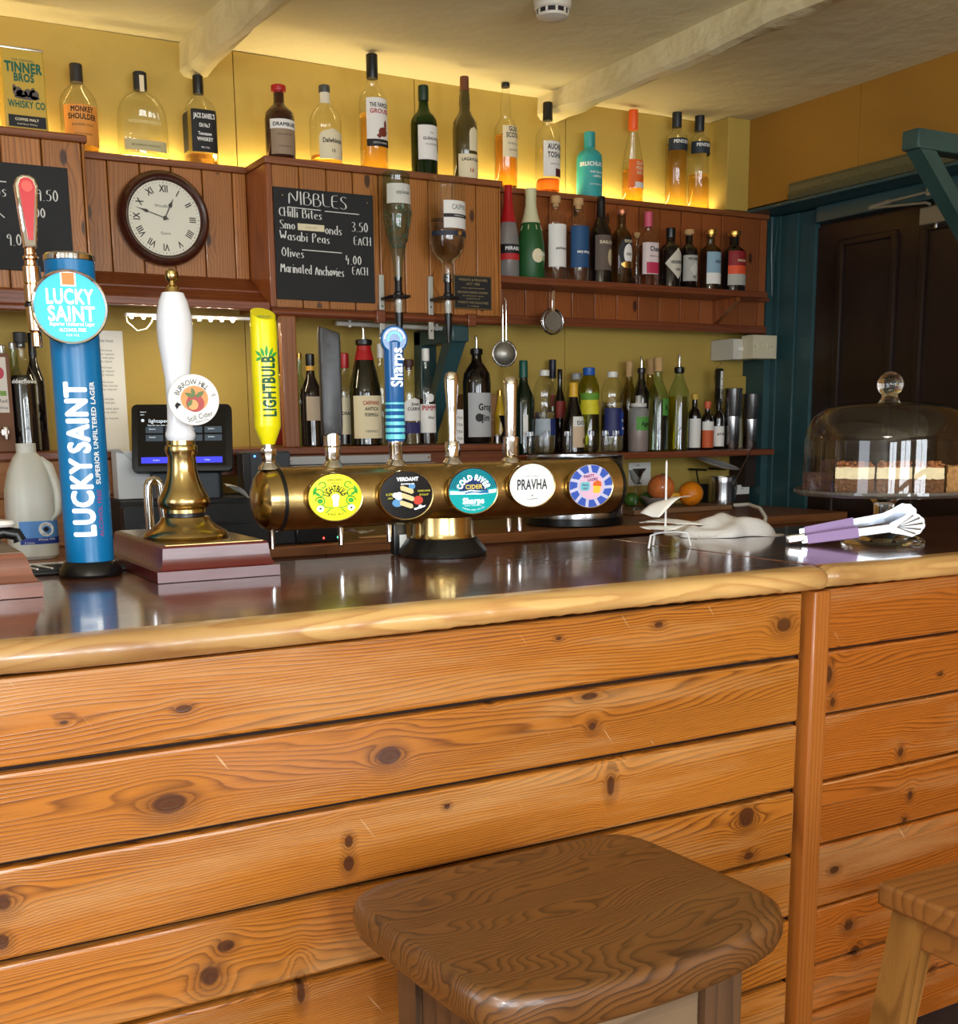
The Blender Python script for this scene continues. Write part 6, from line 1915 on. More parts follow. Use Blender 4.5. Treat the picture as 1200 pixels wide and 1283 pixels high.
t, r, h = bottle('squeeze_bottle', 'plastic squeeze bottle of amber syrup with green handwritten label', 799, 567, 496, 25, YR - 0.03, ZR, 'straight', glass('soft_plastic', (230, 228, 222), 0.7, 0.3, 0.45), GRR, None, (pbr('agave_syrup', (132, 70, 44), 0.25), 0.40), [(0.38, 0.62, pbr('label_green', (84, 150, 62), 0.6), 62, [('Agave', 0.12, 0.5, INK, 0.6)], 0.25)])
MB().lathe([(r * 0.80, h * 0.80), (r * 0.82, h * 0.86), (r * 0.36, h * 0.87), (r * 0.12, h * 1.0), (1e-5, h)], 24).build('nozzle', pbr('nozzle_plastic', (214, 212, 204), 0.4), t)
bottle('syrup_bottle', 'corked clear bottle with green handwritten label', 823, 565, 448, 26, YR - 0.01, ZR, 'wine', GREENT, GRR, (CORK, 0.15, 'screw'), (WATER, 0.55), [(0.38, 0.56, pbr('label_green', (84, 150, 62), 0.6), 36, [('lime', 0.08, 0.47, INK, 0.6)], 0.45)])
bottle('syrup_bottle', 'yellow oil-coloured bottle with steel pourer', 849, 563, 444, 26, YR, ZR, 'wine', GREENT, GRR, (CHROME, 0.2, 'pourer'), (liq('yellow_oil', (220, 200, 50)), 0.56))
bottle('bitters_bottle', 'tiny bottle with yellow cap and white label', 869, 562, 494, 16, YR, ZR, 'shoulder', DARKB, GRR, (pbr('cap_mustard', (206, 170, 70), 0.5), 0.13, 'stopper'), None, [(0.04, 0.56, WLAB, 85)])
bottle('bitters_bottle', 'tiny bottle with orange cap and orange wave label', 885, 561, 503, 16, YR, ZR, 'shoulder', DARKB, GRR, (pbr('cap_coral', (206, 96, 60), 0.5), 0.2, 'stopper'), None, [(0.04, 0.40, pbr('label_amber', (200, 90, 44), 0.6), 85), (0.40, 0.58, WLAB, 85)])
bottle('bitters_bottle', 'tiny black bottle with oversized white paper label', 899, 560, 500, 15, YR, ZR, 'shoulder', DARKB, GRR, (BLACK, 0.2, 'screw'), None, [(0.06, 0.46, WLAB, 85, [('BITTERS', 0.06, 0.3, INK, 0.6)])])
# shot glasses
SG = glass('shot_glass', (252, 253, 254), 0.8)
proto = None
for k, (px, lab) in enumerate(((664, 'upturned shot glass, leftmost on the right low shelf'), (685, 'upturned shot glass in front of the clear plastic water bottle'), (711, 'upturned shot glass in front of the yellow necked bottle'), (740, 'upturned shot glass in front of the blue capped bottle'), (758, 'upturned shot glass, left one before the navy labelled bottle'), (771, 'upturned shot glass, rightmost of the row'))):
    p = P(px, 578, Y=3.30)
    if proto is None:
        proto = thing('shot_glass', lab, 'shot glass', (p.x, 3.30, ZR + 0.001), 0, 'shot glasses on the right low shelf')
        hh = zat(px, 541, 3.30) - ZR
        MB().lathe([(0.0155, 0), (0.016, 0.001), (0.0118, hh * 0.8), (0.0112, hh - 0.001)], 24).build('glass_wall', SG, proto)
        MB().lathe([(0.0108, hh * 0.78), (0.0110, hh - 0.001), (0.009, hh)], 24).build('glass_base', pbr('shot_base', (250, 250, 252), 0.03, trans=1, ior=1.45), proto)
    else:
        c = copy_tree(proto)
        c['label'] = lab
        c.location = (p.x, 3.30, ZR + 0.001)
# shaker tins
for k, (px, py1, lab) in enumerate(((916, 487, 'taller steel cocktail shaker tin on the low shelf'), (939, 494, 'shorter steel cocktail shaker tin beside the teal frame'))):
    p = P(px, 560, Y=3.36)
    s = depth_at(p) / F
    hh = zat(px, py1, 3.36) - ZR
    t = thing('shaker_tin', lab, 'shaker', (p.x, 3.36, ZR + 0.001), 0, 'cocktail shaker tins')
    MB().lathe([(8.5 * s, 0), (9 * s, 0.003), (10.3 * s, hh * 0.56)], 40).build('lower_tin', STEEL, t)
    MB().lathe([(10.3 * s, hh * 0.54), (10.9 * s, hh * 0.56), (12 * s, hh - 0.002), (12.2 * s, hh), (11.6 * s, hh), (11 * s, hh * 0.9)], 40).build('upper_tin', STEEL, t)
# stick blender hung upright
p = P(901, 560, Y=3.42)
t = thing('stick_blender', 'black handled tool with white button strip behind the shaker tins', 'tool', (p.x, 3.43, ZR + 0.001))
h1, h0 = zat(901, 462, 3.43) - ZR, zat(901, 506, 3.43) - ZR
MB().lathe([(0.011, 0), (0.011, h0), ], 20).build('shaft', pbr('bronze_shaft', (120, 70, 50), 0.3, 1.0), t)
hd = MB().box(-0.013, 0.013, -0.012, 0.012, h0, h1, 0.006).build('handle', BLACK, t)
b3 = MB().box(-0.005, 0.0065, -0.0145, -0.012, h0 + 0.006, h1 - 0.01, 0.002).build('button_strip', WHITE, hd)
for q in (0.3, 0.5, 0.7):
    MB().cyl(0.0028, 0.0, 0.001, 14, FRONT(0.0008, -0.0145, h0 + (h1 - h0) * q)).build('button', pbr('button_grey', (120, 122, 128), 0.4), hd)
# ------------------------------------------------------------------ clock
cy_ = 3.41
cc = P(207, 273, Y=cy_ - 0.03)
t = thing('wall_clock', 'round wall clock with dark wooden rim and roman numerals', 'clock', (cc.x, cy_ - 0.001, cc.z))
rz_ = (zat(207, 212, cy_ - 0.03) - zat(207, 333, cy_ - 0.03)) / 2
R = rz_
M = FRONT()
MB().lathe([(R * 0.99, 0), (R, 0.010), (R * 0.99, 0.022), (R * 0.95, 0.034), (R * 0.89, 0.039), (R * 0.84, 0.036), (R * 0.80, 0.026), (R * 0.775, 0.024), (R * 0.76, 0.014)], 72, M).build('wooden_rim', pbr('clock_wood', (62, 28, 20), 0.25, coat=0.6, noise=0.2, nscale=20), t)
dial = MB().disc(R * 0.775, M, 0.0245, 64).build('dial', pbr('dial_ivory', (232, 230, 212), 0.5), t)
M2 = up(M, 0.0250)
m = MB()
for i, s in enumerate(('XII', 'I', 'II', 'III', 'IIII', 'V', 'VI', 'VII', 'VIII', 'IX', 'X', 'XI')):
    a = PI / 2 - i * PI / 6
    m.text(s, R * 0.20, M2, R * 0.61 * math.cos(a), R * 0.61 * math.sin(a), 0.03, 0.75, rot=a - PI / 2)
for i in range(60):
    a = i * PI / 30
    w = 0.0006 if i % 5 else 0.0012
    c, s = math.cos(a), math.sin(a)
    m.flat([(R * 0.72 * c - w * s, R * 0.72 * s + w * c), (R * 0.745 * c - w * s, R * 0.745 * s + w * c), (R * 0.745 * c + w * s, R * 0.745 * s - w * c), (R * 0.72 * c + w * s, R * 0.72 * s - w * c)], M2)
m.text('Woodford', R * 0.085, M2, -R * 0.02, R * 0.25, 0.01).text('Quartz', R * 0.075, M2, 0, -R * 0.31, 0.01)
m.build('numerals', BLACKINK, dial)


def hand(name, ang, L_, w, z):
    m = MB()
    MM = up(M, z) @ Matrix.Rotation(ang, 4, 'Z')
    m.prism([(-L_ * 0.12, -w * 0.4), (L_ * 0.55, -w * 0.4), (L_ * 0.62, -w * 1.7), (L_ * 0.78, -w * 0.5), (L_, 0), (L_ * 0.78, w * 0.5), (L_ * 0.62, w * 1.7), (L_ * 0.55, w * 0.4), (-L_ * 0.12, w * 0.4)], 0, 0.0012, MM)
    m.build(name, BLACK, t)


hand('hour_hand', math.radians(64), R * 0.47, 0.0035, 0.0262)
hand('minute_hand', math.radians(163), R * 0.66, 0.0028, 0.0280)
MB().cyl(0.0055, 0.0255, 0.031, 20, M).build('centre_cap', BLACK, t)
MB().disc(R * 0.775, M, 0.0335, 64).build('clock_glass', glass('clock_cover', (255, 255, 255), 1.0), t)

# ------------------------------------------------------------------ chalk lettering
GL_ = {
    'N': (.62, [[(0, 0), (.02, 1), (.55, .05), (.6, 1)]]), 'I': (.15, [[(.08, 0), (.06, 1)]]), 'B': (.55, [[(.02, 0), (0, 1), (.35, .95), (.4, .75), (.3, .58), (.05, .52)], [(.3, .58), (.52, .4), (.5, .12), (.3, -.03), (.02, 0)]]),
    'L': (.5, [[(0, 1), (.02, .03), (.48, .05)]]), 'E': (.48, [[(.45, 1), (.02, .97), (.02, .02), (.45, 0)], [(.03, .52), (.38, .54)]]), 'S': (.5, [[(.45, .9), (.25, 1), (.05, .85), (.12, .62), (.4, .42), (.45, .15), (.25, -.02), (0, .1)]]),
    'C': (.48, [[(.45, .85), (.3, 1), (.1, .85), (0, .5), (.1, .12), (.28, 0), (.45, .12)]]), 'H': (.5, [[(.02, 0), (0, 1)], [(.45, 0), (.45, 1)], [(0, .5), (.45, .5)]]), 'i': (.16, [[(.08, 0), (.08, .6)], [(.08, .82), (.08, .86)]]),
    'l': (.15, [[(.07, 0), (.07, 1)]]), 't': (.36, [[(.16, .95), (.15, .1), (.28, 0)], [(-.04, .66), (.36, .7)]]), 'e': (.42, [[(.04, .3), (.36, .36), (.32, .55), (.18, .6), (.04, .45), (.04, .15), (.2, 0), (.38, .1)]]),
    's': (.36, [[(.32, .52), (.18, .6), (.05, .48), (.14, .34), (.28, .24), (.28, .08), (.14, 0), (.02, .06)]]), 'm': (.62, [[(0, 0), (.02, .6)], [(.02, .45), (.16, .6), (.28, .45), (.28, 0)], [(.28, .45), (.44, .6), (.56, .45), (.56, 0)]]),
    'o': (.42, [[(.2, .6), (.04, .45), (.04, .15), (.2, 0), (.36, .15), (.36, .45), (.2, .6)]]), 'n': (.42, [[(0, 0), (.02, .6)], [(.02, .42), (.18, .6), (.34, .45), (.36, 0)]]),
    'd': (.44, [[(.36, .5), (.18, .6), (.04, .42), (.04, .15), (.18, 0), (.36, .14)], [(.38, 1), (.38, 0)]]), 'W': (.75, [[(0, 1), (.15, 0), (.34, .7), (.52, 0), (.7, 1)]]),
    'a': (.44, [[(.36, .48), (.18, .6), (.04, .42), (.04, .15), (.18, 0), (.36, .16)], [(.36, .6), (.4, 0)]]), 'b': (.42, [[(.02, 1), (.02, 0)], [(.02, .42), (.2, .6), (.36, .42), (.36, .16), (.2, 0), (.02, .12)]]),
    'P': (.45, [[(.04, 0), (.02, 1), (.3, .98), (.42, .78), (.3, .55), (.04, .5)]]), '3': (.44, [[(.04, .9), (.2, 1), (.38, .85), (.34, .62), (.14, .52), (.38, .4), (.4, .14), (.2, 0), (0, .1)]]),
    '.': (.18, [[(.08, .02), (.09, .05)]]), '5': (.44, [[(.4, .98), (.08, .95), (.06, .58), (.26, .62), (.4, .4), (.34, .1), (.16, 0), (.0, .08)]]), '0': (.46, [[(.22, 1), (.05, .75), (.04, .3), (.2, 0), (.38, .25), (.4, .7), (.22, 1)]]),
    'A': (.5, [[(0, 0), (.22, 1), (.46, 0)], [(.1, .38), (.36, .38)]]), 'O': (.55, [[(.25, 1), (.04, .7), (.04, .28), (.25, 0), (.48, .28), (.46, .75), (.25, 1)]]), 'v': (.36, [[(0, .6), (.16, 0), (.34, .6)]]),
    'M': (.66, [[(0, 0), (.06, 1), (.3, .3), (.52, 1), (.6, 0)]]), 'r': (.3, [[(.02, 0), (.02, .6)], [(.02, .38), (.14, .58), (.28, .55)]]), 'c': (.38, [[(.34, .5), (.2, .6), (.04, .42), (.04, .16), (.2, 0), (.35, .1)]]),
    'h': (.42, [[(.02, 0), (.02, 1)], [(.02, .42), (.2, .6), (.34, .45), (.36, 0)]]), '4': (.48, [[(.12, 1), (.02, .42), (.44, .46)], [(.32, .7), (.28, 0)]]), '9': (.42, [[(.38, .8), (.22, 1), (.05, .8), (.12, .58), (.34, .62), (.38, .85), (.34, 0)]]),
    'p': (.42, [[(.03, -.35), (.02, .6)], [(.02, .42), (.2, .6), (.36, .42), (.34, .14), (.18, 0), (.02, .12)]]), 'q': (.42, [[(.36, .5), (.18, .6), (.04, .42), (.04, .15), (.18, 0), (.36, .16)], [(.38, .6), (.36, -.35)]]), ' ': (.32, []), '-': (.3, [[(.04, .35), (.24, .35)]]),
}


def chalk(m, s, x, y, size, M, w=0.0016, slope=0.0, xs=1.0, seed=0):
    rnd = random.Random(seed + len(s))
    for ch in s:
        adv, strokes = GL_[ch]
        jy = rnd.uniform(-0.03, 0.03) * size
        for st in strokes:
            pts = []
            for i in range(len(st) - 1):
                for k in range(4):
                    q = k / 4
                    pts.append((st[i][0] + (st[i + 1][0] - st[i][0]) * q, st[i][1] + (st[i + 1][1] - st[i][1]) * q))
            pts.append(st[-1])
            for _ in range(2):
                pts = [pts[0]] + [tuple((pts[i - 1][j] + 2 * pts[i][j] + pts[i + 1][j]) / 4 for j in (0, 1)) for i in range(1, len(pts) - 1)] + [pts[-1]]
            m.tube([(x + px * size * xs, y + jy + py * size + slope * (x + px * size), 0) for px, py in pts], w * 1.18, 6, M, flat=((M.to_3x3() @ Vector((0, 0, 1))), 0.25))
        x += (adv + 0.13) * size * xs
    return x


yb = 3.25
A, B = P(341, 235, Y=yb), P(468, 379, Y=yb)
x0, x1, z1, z0 = 1.189, 1.494, 1.968, 1.664
t = thing('chalkboard', 'square blackboard listing snacks and prices on the centre cabinet', 'blackboard', ((x0 + x1) / 2, yb - 0.001, z0))
w, h = x1 - x0, z1 - z0
MB().box(-w / 2, w / 2, -0.006, 0, 0, h, 0.0015).build('board', SLATE, t)
M = FRONT(0, -0.0066, 0)
m = MB()
fx, fz = lambda u: -w / 2 + u * w, lambda v: v * h
chalk(m, 'NIBBLES', fx(0.15), fz(0.855), 0.035, M, 0.0018, -0.02, 1.22)
m.tube([(fx(0.13), fz(0.828), 0), (fx(0.46), fz(0.822), 0)], 0.0013, 6, M).tube([(fx(0.50), fz(0.818), 0), (fx(0.85), fz(0.815), 0)], 0.0013, 6, M)
chalk(m, 'CHilli Bites', fx(0.05), fz(0.735), 0.024, M, 0.0016, -0.02, 1.02)
chalk(m, 'Smo', fx(0.05), fz(0.625), 0.024, M, 0.0016, -0.02, 1.05)
chalk(m, 'onds', fx(0.50), fz(0.615), 0.025, M, 0.0015, -0.02, 1.0)
chalk(m, 'Wasabi Peas', fx(0.05), fz(0.525), 0.025, M, 0.0016, -0.02, 1.02)
m.tube([(fx(0.26), fz(0.455), 0), (fx(0.66), fz(0.45), 0)], 0.0014, 6, M)
chalk(m, 'Olives', fx(0.06), fz(0.375), 0.025, M, 0.0015, -0.02, 1.0)
chalk(m, 'Marinated Anchovies', fx(0.045), fz(0.235), 0.026, M, 0.0015, -0.02, 0.76)
chalk(m, '3.50', fx(0.77), fz(0.655), 0.027, M, 0.0015, 0.0, 1.0)
chalk(m, 'EACH', fx(0.79), fz(0.535), 0.024, M, 0.0013, 0.0, 0.95)
chalk(m, '4.00', fx(0.70), fz(0.35), 0.025, M, 0.0014, 0.0, 1.0)
chalk(m, 'EACH', fx(0.765), fz(0.26), 0.022, M, 0.0013, 0.0, 0.95)
m.build('chalk_writing', CHALK, t)
MB().box(fx(0.225), fx(0.49), -0.0072, -0.006, fz(0.63), fz(0.69), 0.0003).build('sticker', CREAML, t)
MB().text('SOLD OUT', 0.007, FRONT(0, -0.0074, 0), fx(0.36), fz(0.66), 0.01).build('sticker_lettering', pbr('faded_ink', (120, 116, 104), 0.7), t)
for u in (0.09, 0.94):
    MB().sphere((fx(u), -0.006, fz(0.93)), 0.003, 8, sc=(1, 0.5, 1)).build('screw', pbr('screw_brass', (150, 124, 84), 0.4, 1.0), t)
# left blackboard
xr, zr1, zr0 = P(92, 330, Y=yb).x, P(60, 209, Y=yb).z, P(60, 341, Y=yb).z
t = thing('chalkboard', 'blackboard with chips and prices on the left cabinet, cut by the picture edge', 'blackboard', (xr - 0.2, yb - 0.001, zr0))
w, h = 0.4, zr1 - zr0
MB().box(-0.2, 0.2, -0.006, 0, 0, h, 0.0015).build('board', SLATE, t)
m = MB()


def cpos(px, py):
    q = P(px, py, Y=yb - 0.007)
    return q.x - t.location.x, q.z - t.location.z


for s, px, py, sz, xs in (('9.50', 46, 251, 0.028, 1.0), ('00', 44, 273, 0.024, 1.0), ('9.00', 9, 307, 0.028, 0.95), ('Chips', -28, 244, 0.03, 0.95)):
    u, v = cpos(px, py)
    chalk(m, s, u, v, sz, M, 0.0015, 0, xs)
u, v = cpos(-3, 227)
m.tube([(u - 0.1, v, 0), (u + 0.02, v, 0)], 0.0014, 6, M)
u, v = cpos(-4, 270)
m.tube([(u - 0.03, v - 0.01, 0), (u, v + 0.012, 0), (u + 0.018, v - 0.004, 0)], 0.0014, 6, M)
m.build('chalk_writing', CHALK, t)
# notice plaque
A, B = P(567, 344, Y=yb), P(615, 389, Y=yb)
t = thing('notice_plaque', 'small black notice plaque with gold frame and lettering', 'sign', ((A.x + B.x) / 2, yb - 0.001, B.z))
w, h = (B.x - A.x) / 2, A.z - B.z
MB().box(-w, w, -0.005, 0, 0, h, 0.001).build('frame', pbr('dull_gold', (112, 92, 56), 0.45, 0.6), t)
MB().box(-w + 0.004, w - 0.004, -0.0056, -0.004, 0.004, h - 0.004).build('plate', BLAB, t)
m = MB()
M = FRONT(0, -0.006, 0)
for s, sz, v, wd in (('WEIGHTS & MEASURES', 0.010, 0.87, 1.5), ('ACT 1985', 0.010, 0.75, 0.7), ('unless supplied pre packed', 0.006, 0.63, 1.2), ('GIN RUM VODKA WHISKY', 0.009, 0.50, 1.6), ('are offered for sale in', 0.006, 0.40, 1.1), ('quantities of', 0.006, 0.32, 0.7), ('TWENTY FIVE MILLILITRES', 0.009, 0.2, 1.6), ('or multiples', 0.006, 0.1, 0.6)):
    m.text(s, sz, M, 0, v * h, 0.01, width=wd * w)
m.build('lettering', pbr('gilt_ink', (168, 148, 96), 0.5), t)

# ------------------------------------------------------------------ upturned bottles on optics
BOTTOM = 1.60


def optic(name, label, px, py_base, py_bot, prof, body, liquid, sy, lblist, Rw):
    Yo = 3.17
    p = P(px, py_base, Y=Yo)
    s = depth_at(p) / F
    zt_ = p.z
    zb = zat(px, py_bot, Yo)
    H_ = zt_ - zb
    t = thing(name, label, 'bottle', (p.x, Yo, zb), 0, 'upturned bottles on the optics')
    r = Rw / 2 * s
    pf = [(max(1e-5, a * r), b * H_) for a, b in prof]
    MB().lathe(pf, 40).build('bottle_body', body, t)
    if liquid:
        mat, f = liquid
        MB().lathe([(a * 0.93, b + 0.002) for a, b in pf if b < H_ * f] + [(pf[-2][0] * 0.93, H_ * f)], 36).build('liquid', mat, t)

    def rad(zz):
        for (r0, z0), (r1, z1) in zip(pf[:-1], pf[1:]):
            if z0 <= zz <= z1:
                return r0 + (r1 - r0) * (zz - z0) / max(1e-9, z1 - z0)
        return pf[-1][0]
    for li, (f0, f1, mat, hd, off, texts) in enumerate(lblist):
        m = MB()
        m.lathe([(rad(f0 * H_ + (f1 - f0) * H_ * k / 6) + 0.0006 + 0.0004 * li, f0 * H_ + (f1 - f0) * H_ * k / 6) for k in range(7)], 24, a0=-PI / 2 + off - math.radians(hd), a1=-PI / 2 + off + math.radians(hd))
        lo = m.build('label', mat, t)
        for (s_, sz, zf, ink, rot, wd) in texts:
            rr = rad(zf * H_) + 0.0010 + 0.0004 * li
            MB().text(s_, sz, None, 0, zf * H_, 0.02, 1, 'C', rot, bend(rr, -PI / 2 + off), width=wd).build('lettering', ink, lo)
    return t, zb, p.x, s


# left: tapering bottle
prof = [(0.30, 0.0), (0.32, 0.05), (0.34, 0.16), (0.55, 0.30), (0.85, 0.46), (0.98, 0.58), (1.0, 0.70), (0.98, 0.86), (0.95, 0.93), (1.0, 0.95), (0.98, 0.985), (0.85, 1.0)]
RIP = glass('optic_green_glass', (224, 242, 230), 0.7)
t1, zb1, xo1, so = optic('optic_bottle', 'upturned pale green tapering bottle beside the blackboard', 496, 216, 352, prof, RIP, (WATER, 0.72), 1, [(0.70, 0.88, pbr('label_frost', (206, 206, 196), 0.6), 75, 0.1, [('wensleydale', 0.016, 0.79, INK, PI, 0.045)])], 35)
m = MB()
rnd = random.Random(4)
for i in range(70):
    z = rnd.uniform(0.3, 0.66)
    a = rnd.uniform(-PI, 0)
    H1 = P(496, 216, Y=3.17).z - zb1
    rr = (0.5 + 0.5 * min(1, (z - 0.28) / 0.3)) * 17.5 * so * 0.98
    m.sphere((rr * math.cos(a), rr * math.sin(a), z * H1), 0.0045, 6, sc=(1, 1, 1.2))
m.build('bubble_texture', RIP, t1)
# right: broad round shouldered bottle
prof = [(0.28, 0.0), (0.29, 0.04), (0.30, 0.17), (0.36, 0.20), (0.7, 0.25), (0.92, 0.33), (1.0, 0.43), (0.99, 0.7), (0.985, 0.92), (0.97, 0.98), (0.88, 1.0)]
t2, zb2, xo2, so = optic('optic_bottle', 'upturned broad clear bottle with white label above the plaque', 559, 223, 354, prof, CLEAR, (WATER, 0.60), 1,
                         [(0.50, 0.76, WLAB, 52, 0.25, [('CASPYN', 0.020, 0.70, INK, 0, 0.050)]), (0.60, 0.635, BLAB, 52, 0.25, [('CORNISH DRY GIN', 0.006, 0.618, WHITEINK, 0, 0.04)]), (0.43, 0.475, pbr('belt_navy', (40, 46, 60), 0.5), 80, 0.0, [])], 47)
MB().cyl(0.006, 0, 0.002, 16, Matrix.Translation((0.012, -47 / 2 * so * 1.0, (P(559, 223, Y=3.17).z - zb2) * 0.452)) @ FRONT()).build('gold_seal', GOLD, t2)
MB().lathe([(0.0085, 0.004), (0.0085, 0.025)], 20).build('cork_stub', CORK, t2)
for k, (xo, zb, lab) in enumerate(((xo1, zb1, 'black spirit optic dispenser under the pale green bottle'), (xo2, zb2, 'black spirit optic dispenser under the broad clear bottle'))):
    t = thing('optic_dispenser', lab, 'optic', (xo, 3.17, zb - 0.115), 0, 'spirit optics on the cabinet')
    Hh = 0.115
    MB().lathe([(0.0085, Hh + 0.012), (0.0105, Hh + 0.010), (0.0105, Hh - 0.010), (0.011, Hh - 0.03), (0.0145, Hh - 0.034), (0.0145, Hh - 0.048), (0.010, Hh - 0.050)], 24).box(-0.026, 0.024, -0.02, 0.078, Hh - 0.050, Hh - 0.040, 0.002).box(-0.012, 0.028, -0.024, -0.008, Hh - 0.048, Hh - 0.040, 0.002).build('holder', BLACK, t)
    MB().lathe([(0.017, Hh - 0.052), (0.0165, Hh - 0.075), (0.012, Hh - 0.085), (0.012, Hh - 0.092)], 28).build('measure_chamber', CLEAR, t)
    MB().lathe([(0.010, Hh - 0.054), (0.0095, Hh - 0.088)], 20).build('piston', pbr('piston_white', (206, 206, 204), 0.4), t)
    MB().lathe([(0.0125, Hh - 0.09), (0.0105, Hh - 0.125), (0.006, Hh - 0.165), (0.005, Hh - 0.175)], 24).build('nozzle', BLACK, t)
    b_ = MB().box(-0.02 - 0.009, -0.02 + 0.007, 0.070, 0.079, -0.045, 0.14, 0.001)
    bk = b_.build('back_plate', pbr('plate_alu', (196, 196, 186), 0.4, 0.5), t)
    for q in (-0.02, 0.05, 0.07):
        MB().cyl(0.0025, 0, 0.001, 10, FRONT(-0.021, 0.070, q)).build('screw_hole', BLACK, bk)

# ------------------------------------------------------------------ lights under and on the cabinets
BULB = pbr('led_bulb', (255, 236, 196), 0.5, emit=60)
A, B = P(157, 396, Y=3.30), P(338, 392, Y=3.30)
t = thing('led_batten', 'slim white LED batten with seven bare lights under the clock panel', 'light', ((A.x + B.x) / 2, 3.30, A.z + 0.004))
w = (B.x - A.x) / 2
MB().box(-w, w, -0.008, 0.012, -0.004, 0.005, 0.002).build('batten', WHITE, t)
for px in (165, 180, 194.5, 250, 264, 278, 291.5):
    x = P(px, 397, Y=3.29).x - t.location.x
    MB().sphere((x, -0.008, -0.006), 0.0052, 10).build('bulb', BULB, t)
pts = [(x_, 0.0, z_) for x_, z_ in ((-w, 0), (-w + 0.005, -0.02), (-w + 0.03, -0.042), (-w + 0.055, -0.036), (-w + 0.07, -0.018), (-w + 0.075, 0.0))]
MB().tube(pts, 0.0018, 8).build('flex', CREAML, t)
lamp('led_batten_light', 'AREA', (t.location.x, 3.285, t.location.z - 0.012), 0.9, (1, 0.85, 0.55), 2 * w, 0.02)
# light strip on top of the cabinets, behind the bottles
STRIP = pbr('led_strip_glow', (255, 214, 120), 0.5, emit=3.2)
for (x0, x1, z, lab) in ((-0.4, 1.16, 2.05, 'warm light strip behind the bottles, left length'), (1.18, 1.92, 2.05, 'warm light strip behind the bottles on the centre cabinet'), (1.95, 2.98, 2.071, 'warm light strip behind the bottles above the gin shelf')):
    o = MB().box(x0, x1, 3.506, 3.516, z, z + 0.006, 0.001).build('light_strip', STRIP)
    tag(o, lab, 'light strip')
    lamp('strip_light', 'AREA', ((x0 + x1) / 2, 3.503, z + 0.012), 2.3 * (x1 - x0), (1, 0.80, 0.42), x1 - x0, 0.02, (PI, 0, 0))
# fluorescent batten under the centre cabinet
A, B = P(421, 405, Y=3.33), P(566, 411, Y=3.33)
t = thing('strip_light', 'unlit grey tube light under the blackboard cabinet', 'light', ((A.x + B.x) / 2, 3.33, A.z))
w = (B.x - A.x) / 2
TUBE = pbr('grey_tube', (186, 184, 172), 0.4)
MB().tube([(-w, 0, 0), (w, 0, -0.004)], 0.0075, 14).build('tube', TUBE, t)
for x in (-w * 0.78, w * 0.72, w * 0.97):
    MB().box(x - 0.004, x + 0.004, -0.006, 0.006, -0.011, 0.014, 0.002).build('clip', WHITE, t)

# ------------------------------------------------------------------ hung strainers
def torus(m, R_, r, M, n=32, k=8):
    vs, fs = [], []
    for i in range(n):
        a = 2 * PI * i / n
        for j in range(k):
            b_ = 2 * PI * j / k
            vs.append(((R_ + r * math.cos(b_)) * math.cos(a), (R_ + r * math.cos(b_)) * math.sin(a), r * math.sin(b_)))
    for i in range(n):
        for j in range(k):
            fs.append((i * k + j, ((i + 1) % n) * k + j, ((i + 1) % n) * k + (j + 1) % k, i * k + (j + 1) % k))
    m._add(vs, fs, M)
    return m


MESHM = pbr('wire_mesh', (150, 148, 140), 0.4, 0.8, noise=0.5, nscale=900)
YS = 3.19
p = P(632, 443, Y=YS)
t = thing('fine_strainer', 'round mesh tea strainer hanging by its handle below the gin shelf', 'strainer', p)
s = depth_at(p) / F
M = Matrix.Rotation(-0.25, 4, 'Z') @ FRONT()
torus(MB(), 15.5 * s, 0.0028, M).build('rim', CHROME, t)
MB().lathe([(1e-5, 0.020), (9 * s, 0.016), (13.5 * s, 0.007), (15.3 * s, 0.0)], 32, M).build('mesh_bowl', MESHM, t)
ztop = zat(632, 377, YS) - p.z
MB().tube([(-0.006, 0, 14.5 * s), (-0.006, 0, ztop - 0.012)], 0.0032, 8).tube([(0.006, 0, 14.5 * s), (0.006, 0, ztop), (0.0, 0, ztop + 0.008)], 0.0032, 8).build('handle', CHROME, t)
p = P(691, 403, Y=YS + 0.12)
t = thing('cocktail_strainer', 'coil rimmed cocktail strainer hanging from the gin shelf', 'strainer', p)
s = depth_at(p) / F
torus(torus(MB(), 15 * s, 0.003, FRONT(0, 0, 0)), 15 * s, 0.003, FRONT(0, -0.008, 0)).build('coil', STEEL, t)
MB().lathe([(1e-5, 0.0), (12 * s, 0.001), (12.5 * s, -0.002)], 32, FRONT(0, -0.012, 0)).build('disc', MESHM, t)
zt_ = zat(689, 364, p.y) - p.z
MB().box(-0.006, 0.006, -0.012, -0.009, 10 * s, zt_, 0.001).build('handle', CHROME, t)
for s_ in (-1, 1):
    MB().sphere((s_ * 16.5 * s, -0.006, 0.0), 0.0045, 8).build('prong', CHROME, t)
MB().tube([(0, -0.009, zt_ - 0.004), (0, -0.006, zt_ + 0.006), (0, 0.0, zt_ + 0.010)], 0.0015, 6).build('hook', CHROME, t)

# ------------------------------------------------------------------ odds on the left low shelf
def carton(name, label, pa, pb, Y, z, dep, mat, cat='box'):
    A, B = P(*pa, Y=Y), P(*pb, Y=Y)
    t = thing(name, label, cat, ((A.x + B.x) / 2, Y, z + 0.001))
    MB().box(-(B.x - A.x) / 2, (B.x - A.x) / 2, 0, dep, 0, A.z - z - 0.001, 0.001).build('box_body', mat, t)
    return t, (B.x - A.x) / 2, A.z - z


